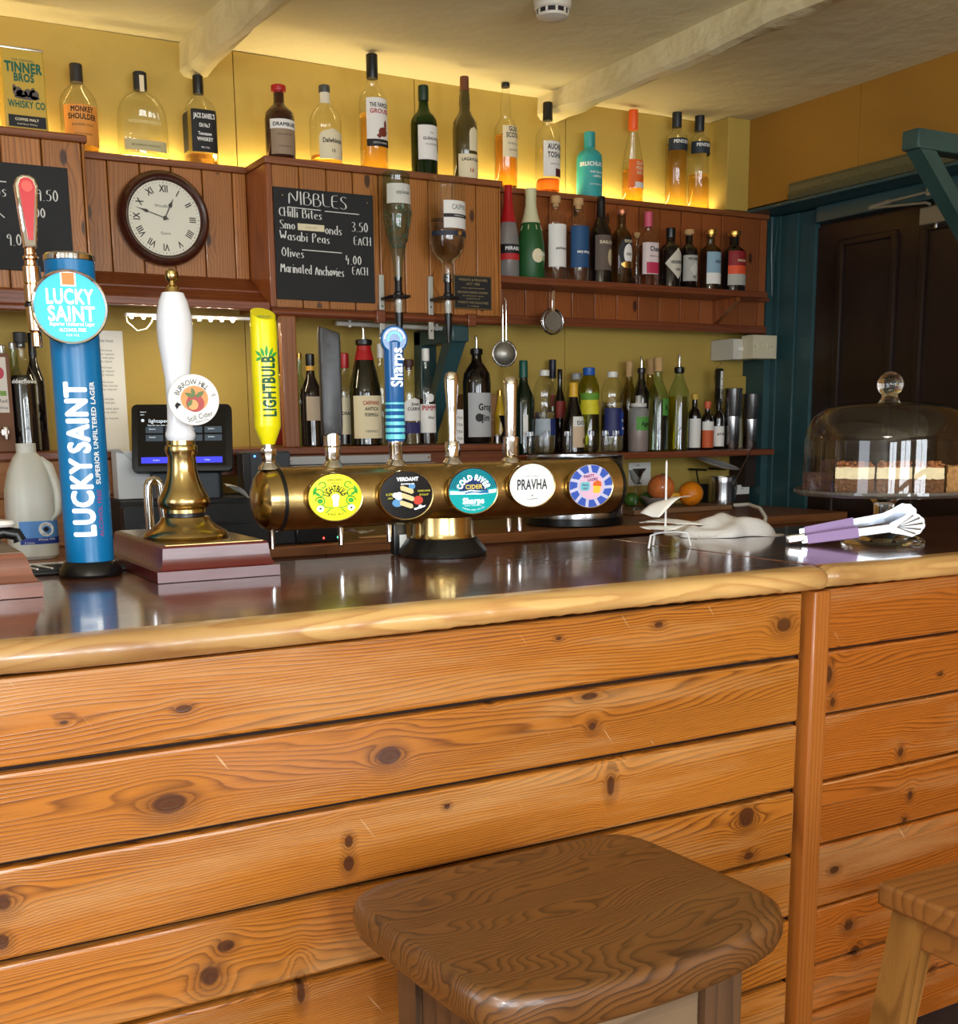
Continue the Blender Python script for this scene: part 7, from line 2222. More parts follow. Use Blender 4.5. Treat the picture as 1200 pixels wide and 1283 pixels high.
KB = pbr('kraft_board', (150, 108, 66), 0.85)
t, w, h = carton('cardboard_box', 'small brown cardboard box behind the black rum bottle', (580, 494), (625, 556), 3.46, ZL, 0.05, KB)
MB().box(-w, w, -0.0006, 0, h * 0.45, h * 0.5).build('tape', pbr('tape', (176, 142, 92), 0.5), t)
t, w, h = carton('tea_carton', 'narrow white and black carton left of the black rum bottle', (571, 513), (581, 555), 3.30, ZL, 0.03, WLAB)
m = MB()
for v in (0.15, 0.35, 0.55, 0.75):
    m.text('TEA', 0.012, FRONT(0, -0.0006, 0), 0, v * h, 0.02)
m.build('lettering', INK, t)
p = P(633, 556, Y=3.36)
t = thing('jigger', 'black hourglass jigger measure beside the straight chrome lever', 'jigger', (p.x, 3.36, ZL + 0.001))
hh = zat(633, 521, 3.36) - ZL
MB().lathe([(0.017, 0), (0.016, hh * 0.2), (0.007, hh * 0.45), (0.007, hh * 0.5), (0.016, hh * 0.85), (0.021, hh), (0.019, hh), (0.006, hh * 0.55)], 28).build('cup', BLACK, t)
p = P(628, 521, Y=3.44)
t = thing('spirit_bottle', 'small yellow bottle behind the jigger', 'bottle', (p.x, 3.45, ZL + 0.001))
hh = zat(628, 490, 3.45) - ZL
MB().lathe([(0.018, 0), (0.0185, 0.004), (0.0185, hh * 0.55), (0.012, hh * 0.72), (0.008, hh * 0.82), (0.008, hh)], 28).build('bottle_body', pbr('yellow_glass', (206, 166, 40), 0.15, coat=0.4), t)
MB().cyl(0.0088, hh - 0.016, hh + 0.001, 18).build('cap', GOLD, t)
p = P(619, 556, Y=3.31)
t = thing('thimble_measure', 'small steel thimble measure on the low shelf', 'measure', (p.x, 3.29, ZL + 0.001))
MB().lathe([(0.010, 0), (0.0115, 0.022), (0.012, 0.026), (0.011, 0.026), (0.0095, 0.004)], 24).build('cup', STEEL, t)
# paper tray below the shelf
A, B = P(360, 571, Y=3.17), P(540, 571, Y=3.17)
t = thing('document_tray', 'pale grey metal tray below the low shelf', 'tray', ((A.x + B.x) / 2, 3.17, 1.178))
w = (B.x - A.x) / 2
ALU = pbr('pale_metal', (176, 180, 182), 0.35, 0.4)
MB().box(-w, w, 0, 0.035, 0.020, 0.044, 0.002).build('upper_rail', ALU, t)
MB().box(-w + 0.01, w + 0.012, -0.006, 0.035, -0.006, 0.018, 0.002).build('lower_rail', ALU, t)
for x in (-w + 0.008, w - 0.008):
    MB().cyl(0.004, 0, 0.002, 12, FRONT(x, 0, 0.034)).build('screw', STEEL, t)

# ------------------------------------------------------------------ light switches
for k, (pa, pb, Y, lab, col) in enumerate((((919, 424), (944, 451), 3.40, 'pale double switch box left of the other, beside the teal frame', (206, 202, 190)), ((944, 419), (974, 450), 3.34, 'cream switch box with three rockers overlapping the teal frame', (214, 204, 174)))):
    A, B = P(*pa, Y=Y), P(*pb, Y=Y)
    t = thing('light_switch', lab, 'switch', ((A.x + B.x) / 2, Y, B.z))
    w, h = (B.x - A.x) / 2, A.z - B.z
    pm = pbr('switch_plastic_%s' % ('grey', 'cream')[k], col, 0.4)
    yb_ = (YW - Y if k == 0 else 3.408 - Y) - 0.002
    MB().box(-w, w, 0.006, yb_, 0, h, 0.003).build('box', pm, t)
    MB().box(-w, w * 0.78, 0, 0.008, 0.001, h - 0.001, 0.002).build('face_plate', pm, t)
    if k == 0:
        MB().box(-w * 0.6, -w * 0.1, -0.006, 0.002, h * 0.42, h * 0.62, 0.003).build('rocker', WHITE, t)
    else:
        for q in (-0.55, -0.2, 0.15):
            MB().box(w * q - 0.004, w * q + 0.004, -0.004, 0.002, h * 0.42, h * 0.64, 0.0015).build('rocker', pm, t)
        for q in (-0.85, 0.5):
            MB().cyl(0.002, 0, 0.0006, 10, FRONT(w * q, 0, h * 0.52)).build('screw', BLACK, t)
t = thing('power_cable', 'thin cream cable running down the wall behind the shaker tins', 'cable', (0, 0, 0))
c = [P(px, py, Y=3.52) for px, py in ((902, 424), (903, 445), (905, 456), (898, 462), (896, 480))]
t.location = c[-1]
MB().tube([q - c[-1] for q in c], 0.003, 8).build('flex', pbr('old_cream', (190, 160, 90), 0.5), t)
A, B = P(906, 471, Y=3.5), P(956, 560, Y=3.5)
t = thing('cupboard_hatch', 'yellow painted hatch with pale edges behind the shaker tins', 'hatch', ((A.x + B.x) / 2, 3.529, ZR + 0.001))
w, h = (B.x - A.x) / 2, A.z - ZR
MB().box(-w, w, -0.02, 0, h * 0.55, h, 0.002).build('upper_board', YELLOW, t)
MB().box(-w * 0.6, w, -0.015, 0, 0.0, h * 0.5, 0.002).build('lower_board', pbr('pale_edge', (196, 186, 150), 0.6), t)

# ------------------------------------------------------------------ back counter: till, drawer, papers
t = thing('cash_drawer', 'black cash drawer on the back counter below the till', 'cash drawer', (P(300, 670, Y=3.0).x, 3.0, ZK + 0.001))
HD = zat(310, 630, 3.0) - ZK + 0.014
X0 = t.location.x
xa, xb = P(156, 660, Y=3.0).x - X0, P(371, 660, Y=3.0).x - X0
hh = zat(310, 630, 3.0) - ZK
MB().box(xa, xb, 0, 0.045, 0, hh, 0.003).build('drawer_front', pbr('drawer_black', (24, 26, 30), 0.45), t)
MB().box(xa + 0.004, xb, 0.045, 0.268, 0, hh + 0.012, 0.003).build('drawer_body', BLACKM, t)
MB().box(xa + 0.04, xb - 0.06, -0.002, 0.0, hh * 0.52, hh * 0.60, 0.0008).build('slot', BLACK, t)
YC = 3.05
cA = P(228, 548, Y=YC)
t = thing('till_screen', 'black touch screen till tilted on its stand behind the hand pump', 'till', (cA.x, YC, ZK + 0.001 + HD))
s = depth_at(cA) / F
zc = cA.z - t.location.z
Mt = Matrix.Translation((0, 0, zc)) @ Matrix.Rotation(-0.38, 4, 'Z') @ Matrix.Rotation(-0.32, 4, 'X') @ FRONT()
wS, hS = 0.128, 0.091
rr = 0.014
out = []
for cx_, cy2, a0 in ((wS - rr, hS - rr, 0), (-wS + rr, hS - rr, PI / 2), (-wS + rr, -hS + rr, PI), (wS - rr, -hS + rr, 1.5 * PI)):
    out += [(cx_ + rr * math.cos(a0 + i * PI / 10), cy2 + rr * math.sin(a0 + i * PI / 10)) for i in range(6)]
case = MB().prism(out, -0.022, 0.0, Mt, 0.003).build('casing', pbr('till_black', (20, 21, 23), 0.4), t)
scr = MB().flat([(-wS + 0.016, -hS + 0.014), (wS - 0.016, -hS + 0.014), (wS - 0.016, hS - 0.012), (-wS + 0.016, hS - 0.012)], Mt, 0.0006).build('screen', pbr('screen_dark', (9, 10, 14), 0.15, emit=0.0), case)
Ms = up(Mt, 0.0010)
m = MB()
m.flat([(-wS + 0.024, -hS + 0.022), (-0.028, -hS + 0.022), (-0.028, -hS + 0.038), (-wS + 0.024, -hS + 0.038)], Ms).build('screen_button', pbr('screen_blue', (58, 62, 226), 0.4, emit=0.9), case)
m = MB()
m.flat([(0.024, -hS + 0.022), (wS - 0.026, -hS + 0.022), (wS - 0.026, -hS + 0.038), (0.024, -hS + 0.038)], Ms)
m.build('screen_button', pbr('screen_blue', (58, 62, 226), 0.4, emit=0.9), case)
m = MB()
for i, x in enumerate((-0.092, -0.042, 0.008, 0.058)):
    for y in (0.012, -0.010):
        m.flat([(x, y), (x + 0.044, y), (x + 0.044, y + 0.017), (x, y + 0.017)], Ms)
m.build('screen_tiles', pbr('screen_tile', (58, 70, 80), 0.4, emit=0.5), case)
m = MB()
Mi = up(Mt, 0.0015)
m.text('lightspeed', 0.014, Mi, -0.055, 0.045, 0.02).text('Take the next order to begin', 0.0055, Mi, -0.055, 0.033, 0.0).text('Table 4', 0.005, Mi, -0.098, 0.069, 0.0).text('open', 0.005, Mi, -0.1, 0.062, 0.0)
m.sphere((-0.099, 0.046, 0), 0.004, 8, Mi)
for i, x in enumerate((-0.092, -0.042, 0.008, 0.058)):
    for y in (0.012, -0.010):
        m.text('Section', 0.0055, Mi, x + 0.017, y + 0.011, 0.0)
m.text('Orders', 0.0055, Mi, -0.066, -hS + 0.030, 0.0).text('Tables', 0.0055, Mi, 0.063, -hS + 0.030, 0.0)
m.build('screen_lettering', pbr('screen_white', (220, 232, 240), 0.4, emit=0.8), case)
MB().prism([(0.02, 0.0), (0.13, 0.0), (0.08, 0.06), (0.04, zc - 0.02), (0.012, zc - 0.03)], -0.09, 0.09, Matrix.Rotation(-0.38, 4, 'Z') @ Matrix(((0, 0, 1, 0), (1, 0, 0, 0), (0, 1, 0, 0), (0, 0, 0, 1))), 0.006).build('stand', GREYP, t)
t = thing('receipt_printer', 'dark grey upright printer box between till and brass font', 'printer', (P(320, 630, Y=3.13).x, 3.13, ZK + 0.001 + hh + 0.014))
X0 = t.location.x
xa, xb = P(302, 600, Y=3.15).x - X0, P(362, 600, Y=3.15).x - X0
h2 = zat(320, 566, 3.15) - t.location.z
MB().box(xa, xb, 0, 0.055, 0, h2, 0.005).build('case', GREYP, t)
MB().box(xa - 0.001, xa + 0.022, -0.003, 0.02, 0, h2 - 0.003, 0.002).build('side_strip', BLACK, t)
MB().sphere((xa + 0.035, -0.0005, h2 - 0.012), 0.003, 8).build('blue_led', pbr('led_blue', (80, 150, 255), 0.4, emit=4), t)
A = P(297, 628, Y=3.02)
vs, fs = curl(0.05, 0.07, -0.006, 3)
m = MB()
m._add(vs, fs, Matrix.Rotation(0.5, 4, 'Y'))
o = m.build('paper_slip', PAPER, None, sharp=80)
o.location = (A.x, 3.02, 0)
tag(o, 'curled paper slip lying on the black cash drawer', 'paper')
o.location.z = ZK + hh + 0.036
# small network box with LEDs
A, B = P(372, 682, Y=2.985), P(430, 682, Y=2.985)
t = thing('card_terminal', 'low black box with red and green lights below the brass font', 'device', ((A.x + B.x) / 2, 2.985, ZK + 0.001))
w = (B.x - A.x) / 2
hh2 = zat(400, 655, 2.985) - ZK
MB().box(-w, w, 0, 0.09, 0, hh2, 0.004).build('case', BLACK, t)
MB().box(-w * 0.6, w * 0.2, -0.001, 0.01, hh2 * 0.7, hh2 * 0.85).build('display', GREYP, t)
for x, col, nm in ((0.15, (255, 60, 50), 'red_led'), (0.78, (80, 255, 150), 'green_led')):
    MB().sphere((w * x, -0.0005, hh2 * 0.22), 0.0028, 8).build(nm, pbr(nm, col, 0.4, emit=5), t)
for k, (px, py, rz, ry, z, lab) in enumerate(((446, 668, 0.3, 0.15, 0.02, 'lower creased paper on the back counter'), (450, 660, -0.2, -0.1, 0.045, 'upper creased paper on the back counter'))):
    A = P(px, py, Y=3.06)
    vs, fs = curl(0.07, 0.085, 0.008, k + 20, amp=0.006)
    m = MB()
    m._add(vs, fs, Matrix.Rotation(rz, 4, 'Z') @ Matrix.Rotation(ry, 4, 'Y'))
    o = m.build('paper_sheet', PAPER, None, sharp=40)
    o.location = (A.x, 3.06, ZK + z)
    tag(o, lab, 'paper', 'creased papers by the device')
A = P(474, 676, Y=3.03)
t = thing('wooden_stirrers', 'pair of thin wooden sticks on the back counter', 'sticks', (A.x, 3.03, ZK + 0.001))
for dy, rz in ((0, -0.12), (0.02, 0.06)):
    MB().box(-0.055, 0.055, dy - 0.003, dy + 0.003, 0.0, 0.004, 0.001, M=Matrix.Rotation(rz, 4, 'Z')).build('stick', pbr('stick_wood', (206, 160, 100), 0.6), t)
A = P(494, 690, Y=2.2)
t = thing('card_reader', 'black upright card reader standing behind the brass font foot', 'device', (P(497, 698, Y=2.10).x - 0.002, 2.085, ZB + 0.001))
MB().box(-0.014, 0.014, -0.008, 0.012, 0, 0.072, 0.003).build('case', BLACK, t)
MB().box(-0.002, 0.0135, -0.0086, -0.008, 0.004, 0.04).build('label_strip', PAPER, t)
# white box left of the till, folders
A, B = P(150, 640, Y=3.12), P(192, 640, Y=3.12)
t = thing('paper_roll_box', 'white open carton between drawer cabinet and till', 'box', ((A.x + B.x) / 2, 3.12, ZK + 0.001 + HD))
w = (B.x - A.x) / 2
hh3 = zat(165, 566, 3.12) - ZK - HD
MB().box(-w, w, 0, 0.06, 0, hh3, 0.002).build('box_body', pbr('white_card', (214, 218, 222), 0.6), t)
MB().prism([(-w - 0.04, 0.0), (-w + 0.01, 0.0), (w * 0.3, -0.05), (-w + 0.02, -0.012)], 0.0, 0.002, Matrix.Translation((0, -0.004, hh3 + 0.006)) @ Matrix(((1, 0, 0, 0), (0, 0, 1, 0), (0, 1, 0, 0), (0, 0, 0, 1)))).build('flap', pbr('grey_card', (150, 152, 150), 0.6), t)
A = P(148, 690, Y=3.2)
for k, (dx, col, lab) in enumerate(((0, (120, 126, 132), 'grey folder standing against the drawer cabinet'), (0.010, (60, 66, 74), 'dark folder standing second from the drawer cabinet'), (0.018, (206, 206, 202), 'white folder standing third from the drawer cabinet'))):
    o = MB().box(0, 0.005, 0, 0.2, 0, 0.2 - k * 0.012, 0.001).build('folder', pbr('folder_%d' % k, col, 0.6))
    o.location = (0.737 + dx, 3.285 + 0.004 * k, ZK + 0.001)
    tag(o, lab, 'folder', 'folders by the drawer cabinet')

# ------------------------------------------------------------------ left: milk, wine box, dark bottles, menu sheet
p = P(41, 697, Y=2.9)
YM = 3.05
p = P(43, 696, Y=YM)
s = depth_at(p) / F
t = thing('milk_bottle', 'half empty plastic milk bottle with blue label, left of the blue column', 'milk bottle', (p.x, YM, ZK + 0.001))
hM = zat(36, 556, YM) - ZK
rM = 29 * s
MILKP = pbr('milk_plastic', (206, 206, 196), 0.35, subsurf=0.3)
MB().lathe([(rM * 0.9, 0), (rM, 0.008), (rM, hM * 0.28), (rM * 1.02, hM * 0.40), (rM * 0.98, hM * 0.60), (rM * 0.80, hM * 0.76), (rM * 0.55, hM * 0.88), (rM * 0.40, hM * 0.92), (rM * 0.40, hM), (rM * 0.34, hM), (rM * 0.34, hM * 0.93)], 40, None, 1, 1, 3.2).build('bottle_body', MILKP, t)
MB().tube([(rM * 0.48, -0.012, hM * 0.86), (rM * 0.80, -0.022, hM * 0.80), (rM * 0.98, -0.03, hM * 0.66), (rM * 1.06, -0.034, hM * 0.52), (rM * 0.95, -0.034, hM * 0.40), (rM * 0.6, -rM * 0.85, hM * 0.33)], [0.010, 0.012, 0.012, 0.012, 0.012, 0.006], 12).build('handle', MILKP, t)


def sqbend(rb):
    def f(u, v):
        a = -PI / 2 + u / rb
        c, s_ = math.cos(a), math.sin(a)
        k = (abs(c) ** 3.2 + abs(s_) ** 3.2) ** (-1 / 3.2)
        return (rb * c * k, rb * s_ * k, v)
    return f


def patch(u0, u1, v0, v1, f, n=24):
    m = MB()
    vs = [f(u0 + (u1 - u0) * i / n, v0 + (v1 - v0) * j) for j in (0, 1) for i in range(n + 1)]
    m._add(vs, [(i, i + 1, i + n + 2, i + n + 1) for i in range(n)])
    return m


f = sqbend(rM + 0.0006)
lb = patch(-rM * 0.62, rM * 1.3, hM * 0.145, hM * 0.335, f).build('label', pbr('milk_blue', (84, 140, 206), 0.5), t)
f2 = sqbend(rM + 0.0011)
patch(-rM * 0.62, rM * 1.3, hM * 0.135, hM * 0.19, f2).build('label_band', pbr('milk_navy', (24, 52, 140), 0.5), lb)
f3 = sqbend(rM + 0.0016)
m = MB()
vs = [f3(rM * 0.35, hM * 0.262)]
m._add([f3(rM * 0.40 + 0.017 * math.cos(a), hM * 0.262 + 0.017 * math.sin(a)) for a in [i * 2 * PI / 32 for i in range(32)]], [tuple(range(32))])
m.build('label_roundel', WLAB, lb)
f4 = sqbend(rM + 0.0021)
m = MB()
m._add([f4(rM * 0.40 + 0.006 * math.cos(a), hM * 0.262 + 0.006 * math.sin(a)) for a in [i * 2 * PI / 20 for i in range(20)]], [tuple(range(20))])
for ch, am in zip('CORNISH', [PI / 2 + 0.95 - 0.32 * i for i in range(7)]):
    m.text(ch, 0.006, None, rM * 0.40 + 0.0125 * math.cos(am), hM * 0.262 + 0.0125 * math.sin(am), 0.02, rot=am - PI / 2, bend=f4)
for ch, am in zip('DAIRY', [-PI / 2 - 0.6 + 0.32 * i for i in range(5)]):
    m.text(ch, 0.006, None, rM * 0.40 + 0.0125 * math.cos(am), hM * 0.262 + 0.0125 * math.sin(am), 0.02, rot=am + PI / 2, bend=f4)
m.build('roundel_print', INK, lb)
MB().text('Whole Milk', 0.008, None, rM * 0.4, hM * 0.175, 0.02, bend=f3).text('2 Litres', 0.007, None, -rM * 0.28, hM * 0.150, 0.02, bend=f3).build('lettering', WHITEINK, lb)
# wine box
A, B = P(-30, 565, Y=3.33), P(21, 565, Y=3.33)
t = thing('wine_box', 'kraft bag-in-box with printed white panel at the left edge', 'box', ((A.x + B.x) / 2, 3.33, ZL + 0.001))
w, h = (B.x - A.x) / 2, zat(10, 443, 3.33) - ZL
bx = MB().box(-w, w, 0, 0.12, 0, h, 0.002).build('box_body', pbr('kraft_brown', (122, 84, 62), 0.8), t)
MB().box(-w, w * 0.8, -0.0008, 0, h * 0.40, h * 0.96).build('white_panel', pbr('panel_white', (222, 214, 204), 0.7), bx)
m = MB()
m.disc(0.016, FRONT(w * 0.42, -0.0012, h * 0.80), 0, 30, 0.8)
m.build('berry_mark', pbr('berry_pink', (190, 60, 84), 0.6), bx)
MB().flat([(w * 0.40, h * 0.57), (w * 0.72, h * 0.57), (w * 0.72, h * 0.62), (w * 0.40, h * 0.62)], FRONT(0, -0.0012, 0)).build('green_mark', pbr('mark_green', (120, 160, 70), 0.6), bx)
MB().text('Red', 0.014, FRONT(0, -0.0012, 0), w * 0.52, h * 0.52, 0.02).text('Wine', 0.010, FRONT(0, -0.0012, 0), w * 0.52, h * 0.45, 0.02).build('lettering', INK, bx)
MB().cyl(0.012, 0, 0.02, 20, FRONT(w * 0.45, -0.0, h * 0.2), 0.002).box(w * 0.45 - 0.006, w * 0.45 + 0.006, -0.035, -0.018, h * 0.12, h * 0.26, 0.003).build('tap', CHROME, t)
DK = pbr('ink_black_glass', (14, 13, 18), 0.06, coat=0.6)
bottle('cordial_bottle', 'clear necked dark bottle with black rubber stopper, left of the blue column', 36, 562, 417, 32, 3.35, ZL, 'wine', CLEAR, 'dark bottles by the wine box', (pbr('rubber_grey', (50, 52, 52), 0.5), 0.13, 'stopper'), (DK, 0.64), [(0.56, 0.62, CLEAR, 80, [('elderflower', 0.05, 0.59, WHITEINK, 0.9)])])
bottle('cordial_bottle', 'uncapped pale bottle behind the rubber stoppered one', 26, 561, 430, 26, 3.42, ZL, 'wine', GREENT, 'dark bottles by the wine box', (pbr('steel_cap', (176, 176, 170), 0.3, 0.8), 0.06, 'screw'), (DK, 0.6))
bottle('cordial_bottle', 'slim black bottle half hidden by the blue column', 50, 562, 418, 24, 3.40, ZL, 'wine', DK, 'dark bottles by the wine box', (BLACK, 0.2, 'wax'))
bottle('cordial_bottle', 'steel capped bottle just above the wine box', 12, 560, 433, 24, 3.49, ZL, 'wine', GREENT, 'dark bottles by the wine box', (pbr('steel_cap', (176, 176, 170), 0.3, 0.8), 0.08, 'screw'))
A, B = P(100, 414, Y=3.525), P(163, 568, Y=3.525)
t = thing('menu_sheet', 'tall printed white sheet pinned to the wall behind the blue column', 'poster', ((A.x + B.x) / 2, 3.529, P(130, 566, Y=3.525).z))
w, h = (B.x - A.x) / 2, P(130, 414, Y=3.525).z - t.location.z
sh_ = MB().box(-w, w, -0.0012, 0, 0, h).build('sheet', PAPER, t)
m = MB()
M = FRONT(0, -0.0016, 0)
rnd = random.Random(3)
for i, v in enumerate((0.92, 0.84, 0.81, 0.78, 0.75, 0.70, 0.67, 0.64, 0.58, 0.55, 0.52, 0.44, 0.41, 0.36, 0.33, 0.28)):
    m.text(rnd.choice(('Wine of the week glass', 'Red and white house', 'Small plates to share', 'Bottle list by request')), 0.009 if i else 0.014, M, -w * 0.1, v * h, 0.0, width=w * rnd.uniform(0.9, 1.5))
m.build('print', pbr('sheet_ink', (120, 120, 116), 0.7), sh_)

# ------------------------------------------------------------------ right: ice bucket, fruit, jug, glass
YI = 3.07
p = P(724, 655, Y=YI)
s = depth_at(p) / F
t = thing('ice_bucket', 'wide steel drum with black base behind the brass font', 'bucket', (p.x, YI + 0.02, ZK + 0.001))
R = 61 * s
hI = zat(724, 572, YI - R * 0.5) - ZK
MB().lathe([(R * 0.98, 0), (R, 0.004), (R * 0.99, 0.026)], 64).build('base_ring', BLACK, t)
MB().lathe([(R * 0.99, 0.026), (R * 0.985, 0.06), (R * 0.98, 0.062), (R * 0.985, hI - 0.01), (R, hI - 0.006), (R, hI), (R * 0.93, hI), (R * 0.92, 0.03)], 64).build('drum', STEEL, t)
# cocktail card on the wall
A, B = P(789, 580, Y=3.52), P(816, 608, Y=3.52)
t = thing('picture_card', 'small white card with a cocktail glass drawing on the wall', 'card', ((A.x + B.x) / 2, 3.528, B.z))
w, h = (B.x - A.x) / 2, A.z - B.z
MB().box(-w, w, -0.002, 0, 0, h, 0.0005).build('card', PAPER, t)
M = FRONT(0, -0.0025, 0)
MB().flat([(-w * 0.7, h * 0.74), (w * 0.6, h * 0.74), (w * 0.02, h * 0.36), (-w * 0.1, h * 0.36)], M).flat([(-w * 0.08, h * 0.38), (0, h * 0.38), (0, h * 0.12), (-w * 0.08, h * 0.12)], M).flat([(-w * 0.35, h * 0.08), (w * 0.28, h * 0.08), (w * 0.02, h * 0.14), (-w * 0.1, h * 0.14)], M).build('glass_drawing', BLACKINK, t)
MB().text('GIN', 0.010, M, -w * 0.2, h * 0.88, 0.02).build('lettering', BLACKINK, t)
# chopping board, bowl and fruit, on the counter
A, B = P(786, 647, Y=3.30), P(908, 645, Y=3.30)
t = thing('chopping_board', 'worn wooden chopping board on the back counter', 'chopping board', ((A.x + B.x) / 2, 3.33, ZK + 0.001))
w = (B.x - A.x) / 2
MB().box(-w, w, -0.07, 0.12, 0, 0.018, 0.003).build('board', wood('board_wood', (150, 112, 78), (112, 78, 50), 'X', ring=40, cross='Y', rough=0.6), t)
ZO = ZK + 0.0195
YO = 3.33


def at_(px, py, Y=YO):
    p = P(px, py, Y=Y)
    return p, depth_at(p) / F


p, s = at_(826, 634)
t = thing('fruit_bowl', 'shallow grey bowl holding cut fruit', 'bowl', (p.x, YO, ZO))
rb, hb = 24 * s, 0.036
MB().lathe([(rb * 0.55, 0), (rb * 0.6, 0.003), (rb * 0.8, hb * 0.5), (rb, hb), (rb * 0.97, hb), (rb * 0.76, hb * 0.5), (rb * 0.5, 0.006)], 40).build('bowl', pbr('bowl_grey', (150, 138, 132), 0.5), t)
bowlx = p.x
GRAPE = pbr('grapefruit_rind', (216, 120, 60), 0.45, noise=0.15, nscale=60, bump=0.15)
o = MB().sphere((0, 0, 0), 17 * s, 20, sc=(1, 1, 0.95)).build('grapefruit', GRAPE)
o.location = P(828, 611, Y=YO)
tag(o, 'cling film wrapped pink grapefruit sitting in the grey bowl', 'fruit')
r0 = 17 * s
fc = MB().lathe([(r0 * 0.93, 0), (r0 * 0.92, 0.002), (r0 * 0.4, 0.003), (1e-5, 0.003)], 32, Matrix.Rotation(0.7, 4, 'Z') @ Matrix.Rotation(-0.2, 4, 'X') @ FRONT(0, -r0 * 0.33, 0)).build('cut_face', pbr('grapefruit_flesh', (214, 170, 150), 0.35, noise=0.35, nscale=50), o)
MB().lathe([(r0 * 1.03, -0.004), (r0 * 0.98, 0.003), (r0 * 0.6, 0.0055), (1e-5, 0.005)], 32, Matrix.Rotation(0.7, 4, 'Z') @ Matrix.Rotation(-0.2, 4, 'X') @ FRONT(0, -r0 * 0.36, 0)).build('cling_film', glass('film', (246, 240, 246), 0.8, 0.12), o)
o = MB().sphere((0, 0, 0), 8 * s, 16, sc=(1.3, 1, 0.6)).build('lemon_wedge', pbr('lemon_rind', (232, 180, 60), 0.5))
o.location = P(843, 621, Y=YO - 0.01)
tag(o, 'yellow lemon piece at the right rim of the grey bowl', 'fruit')
LIME = pbr('lime_rind', (70, 110, 40), 0.4, noise=0.2, nscale=40, bump=0.1)
for px, py, rr_, lab in ((790, 621, 9, 'lime behind the stemmed glass, on the left'), (810, 620, 9, 'dark green lime left of the grapefruit')):
    p2, s2 = at_(px, py, YO + 0.09)
    o = MB().sphere((0, 0, 0), rr_ * s2, 16, sc=(1.15, 1, 0.95)).build('lime', LIME)
    o.location = (p2.x, YO + 0.085, ZO + rr_ * s2 * 0.95)
    tag(o, lab, 'fruit', 'limes behind the bowl')
p, s = at_(865, 623, YO - 0.03)
rO = 15.5 * s
o = MB().sphere((0, 0, 0), rO, 24, sc=(1, 1, 0.98)).build('orange', pbr('orange_rind', (236, 138, 24), 0.4, noise=0.08, nscale=120, bump=0.25))
o.location = (p.x, YO - 0.03, ZO + rO * 0.98)
tag(o, 'whole orange between the grey bowl and the steel jug', 'fruit')
MB().sphere((-rO * 0.35, -rO * 0.62, -rO * 0.66), 0.003, 8).build('navel', pbr('orange_navel', (130, 70, 20), 0.7), o)
p, s = at_(904, 637, 3.36)
t = thing('milk_jug', 'brushed steel jug with a bar spoon in it', 'jug', (p.x, 3.36, ZK + 0.001 + (0.0185 if False else 0)))
rj = 16 * s
hj = zat(904, 597, 3.36) - t.location.z
MB().lathe([(rj, 0), (rj * 1.02, 0.003), (rj * 1.0, hj * 0.3), (rj * 0.96, hj * 0.8), (rj * 1.02, hj - 0.002), (rj * 1.0, hj), (rj * 0.9, hj * 0.8), (rj * 0.92, 0.006)], 44).build('jug_body', STEEL, t)
MB().tube([(rj * 0.95, 0, hj * 0.85), (rj * 1.35, 0, hj * 0.85), (rj * 1.45, 0, hj * 0.6), (rj * 1.3, 0, hj * 0.3), (rj * 0.98, 0, hj * 0.25)], 0.004, 10).build('handle', STEEL, t)
q0 = Vector((t.location.x + 0.008, 3.36, t.location.z + 0.01))
q1 = P(943, 559, Y=3.235)
t = thing('bar_spoon', 'long steel bar spoon leaning out of the jug', 'spoon', q0)
d_ = q1 - q0
MB().tube([(0, 0, 0.0), d_ * 0.5, d_], [0.0022, 0.0022, 0.003], 10).build('stem', STEEL, t)
MB().sphere((0, 0, 0.004), 0.009, 12, sc=(1, 0.5, 1.3)).build('bowl', STEEL, t)
# stemmed glass
p, s = at_(796, 640, 3.27)
t = thing('coupe_glass', 'small stemmed glass in front of the picture card', 'glass', (p.x, 3.27, ZK + 0.0195))
hg = zat(796, 589, 3.27) - t.location.z
MB().lathe([(0.026, 0), (0.026, 0.002), (0.006, 0.006), (0.0035, 0.014), (0.0035, hg * 0.58), (0.006, hg * 0.64), (0.018, hg * 0.78), (0.026, hg), (0.0252, hg), (0.017, hg * 0.79), (0.004, hg * 0.66)], 36).build('glass_body', glass('glass_smoky', (240, 242, 242), 0.6), t)
# white plate, small box, hose
p = P(899, 583, Y=3.42)
t = thing('plate', 'white plate tucked flat under the right low shelf', 'plate', (p.x - 0.005, 3.42, p.z))
MB().lathe([(0.03, -0.004), (0.045, -0.002), (0.085, 0.009), (0.086, 0.0105), (0.045, 0.001), (1e-5, 0.0)], 48, Matrix.Rotation(0.16, 4, 'Y') @ Matrix.Rotation(0.25, 4, 'X')).build('dish', pbr('china', (226, 226, 220), 0.2), t)
for k, x in enumerate((-0.05, 0.05)):
    MB().box(x - 0.004, x + 0.004, 0.0, 0.10, -0.02, -0.012, 0.001).build('support_bar', BLACKM, t)
t2, w, h = carton('socket_box', 'small white printed box behind the steel jug', (920, 608), (938, 632), 3.45, 1.03, 0.05, WLAB)
MB().text('TEA', 0.01, FRONT(0, -0.0006, 0), 0, h * 0.6, 0.0).build('print', pbr('sheet_ink', (120, 120, 116), 0.7), t2)
MB().box(-w, w, 0.0, 0.05, -0.04, 0.0, 0.001).build('stand', pbr('dark_wood_support', (44, 30, 24), 0.6), t2)
c = [P(920, 633, Y=3.12), P(938, 632, Y=3.06), P(952, 637, Y=2.98), P(959, 648, Y=2.925), P(957, 662, Y=2.90)]
t = thing('white_hose', 'white plastic hose arching beside the steel jug', 'hose', c[-1])
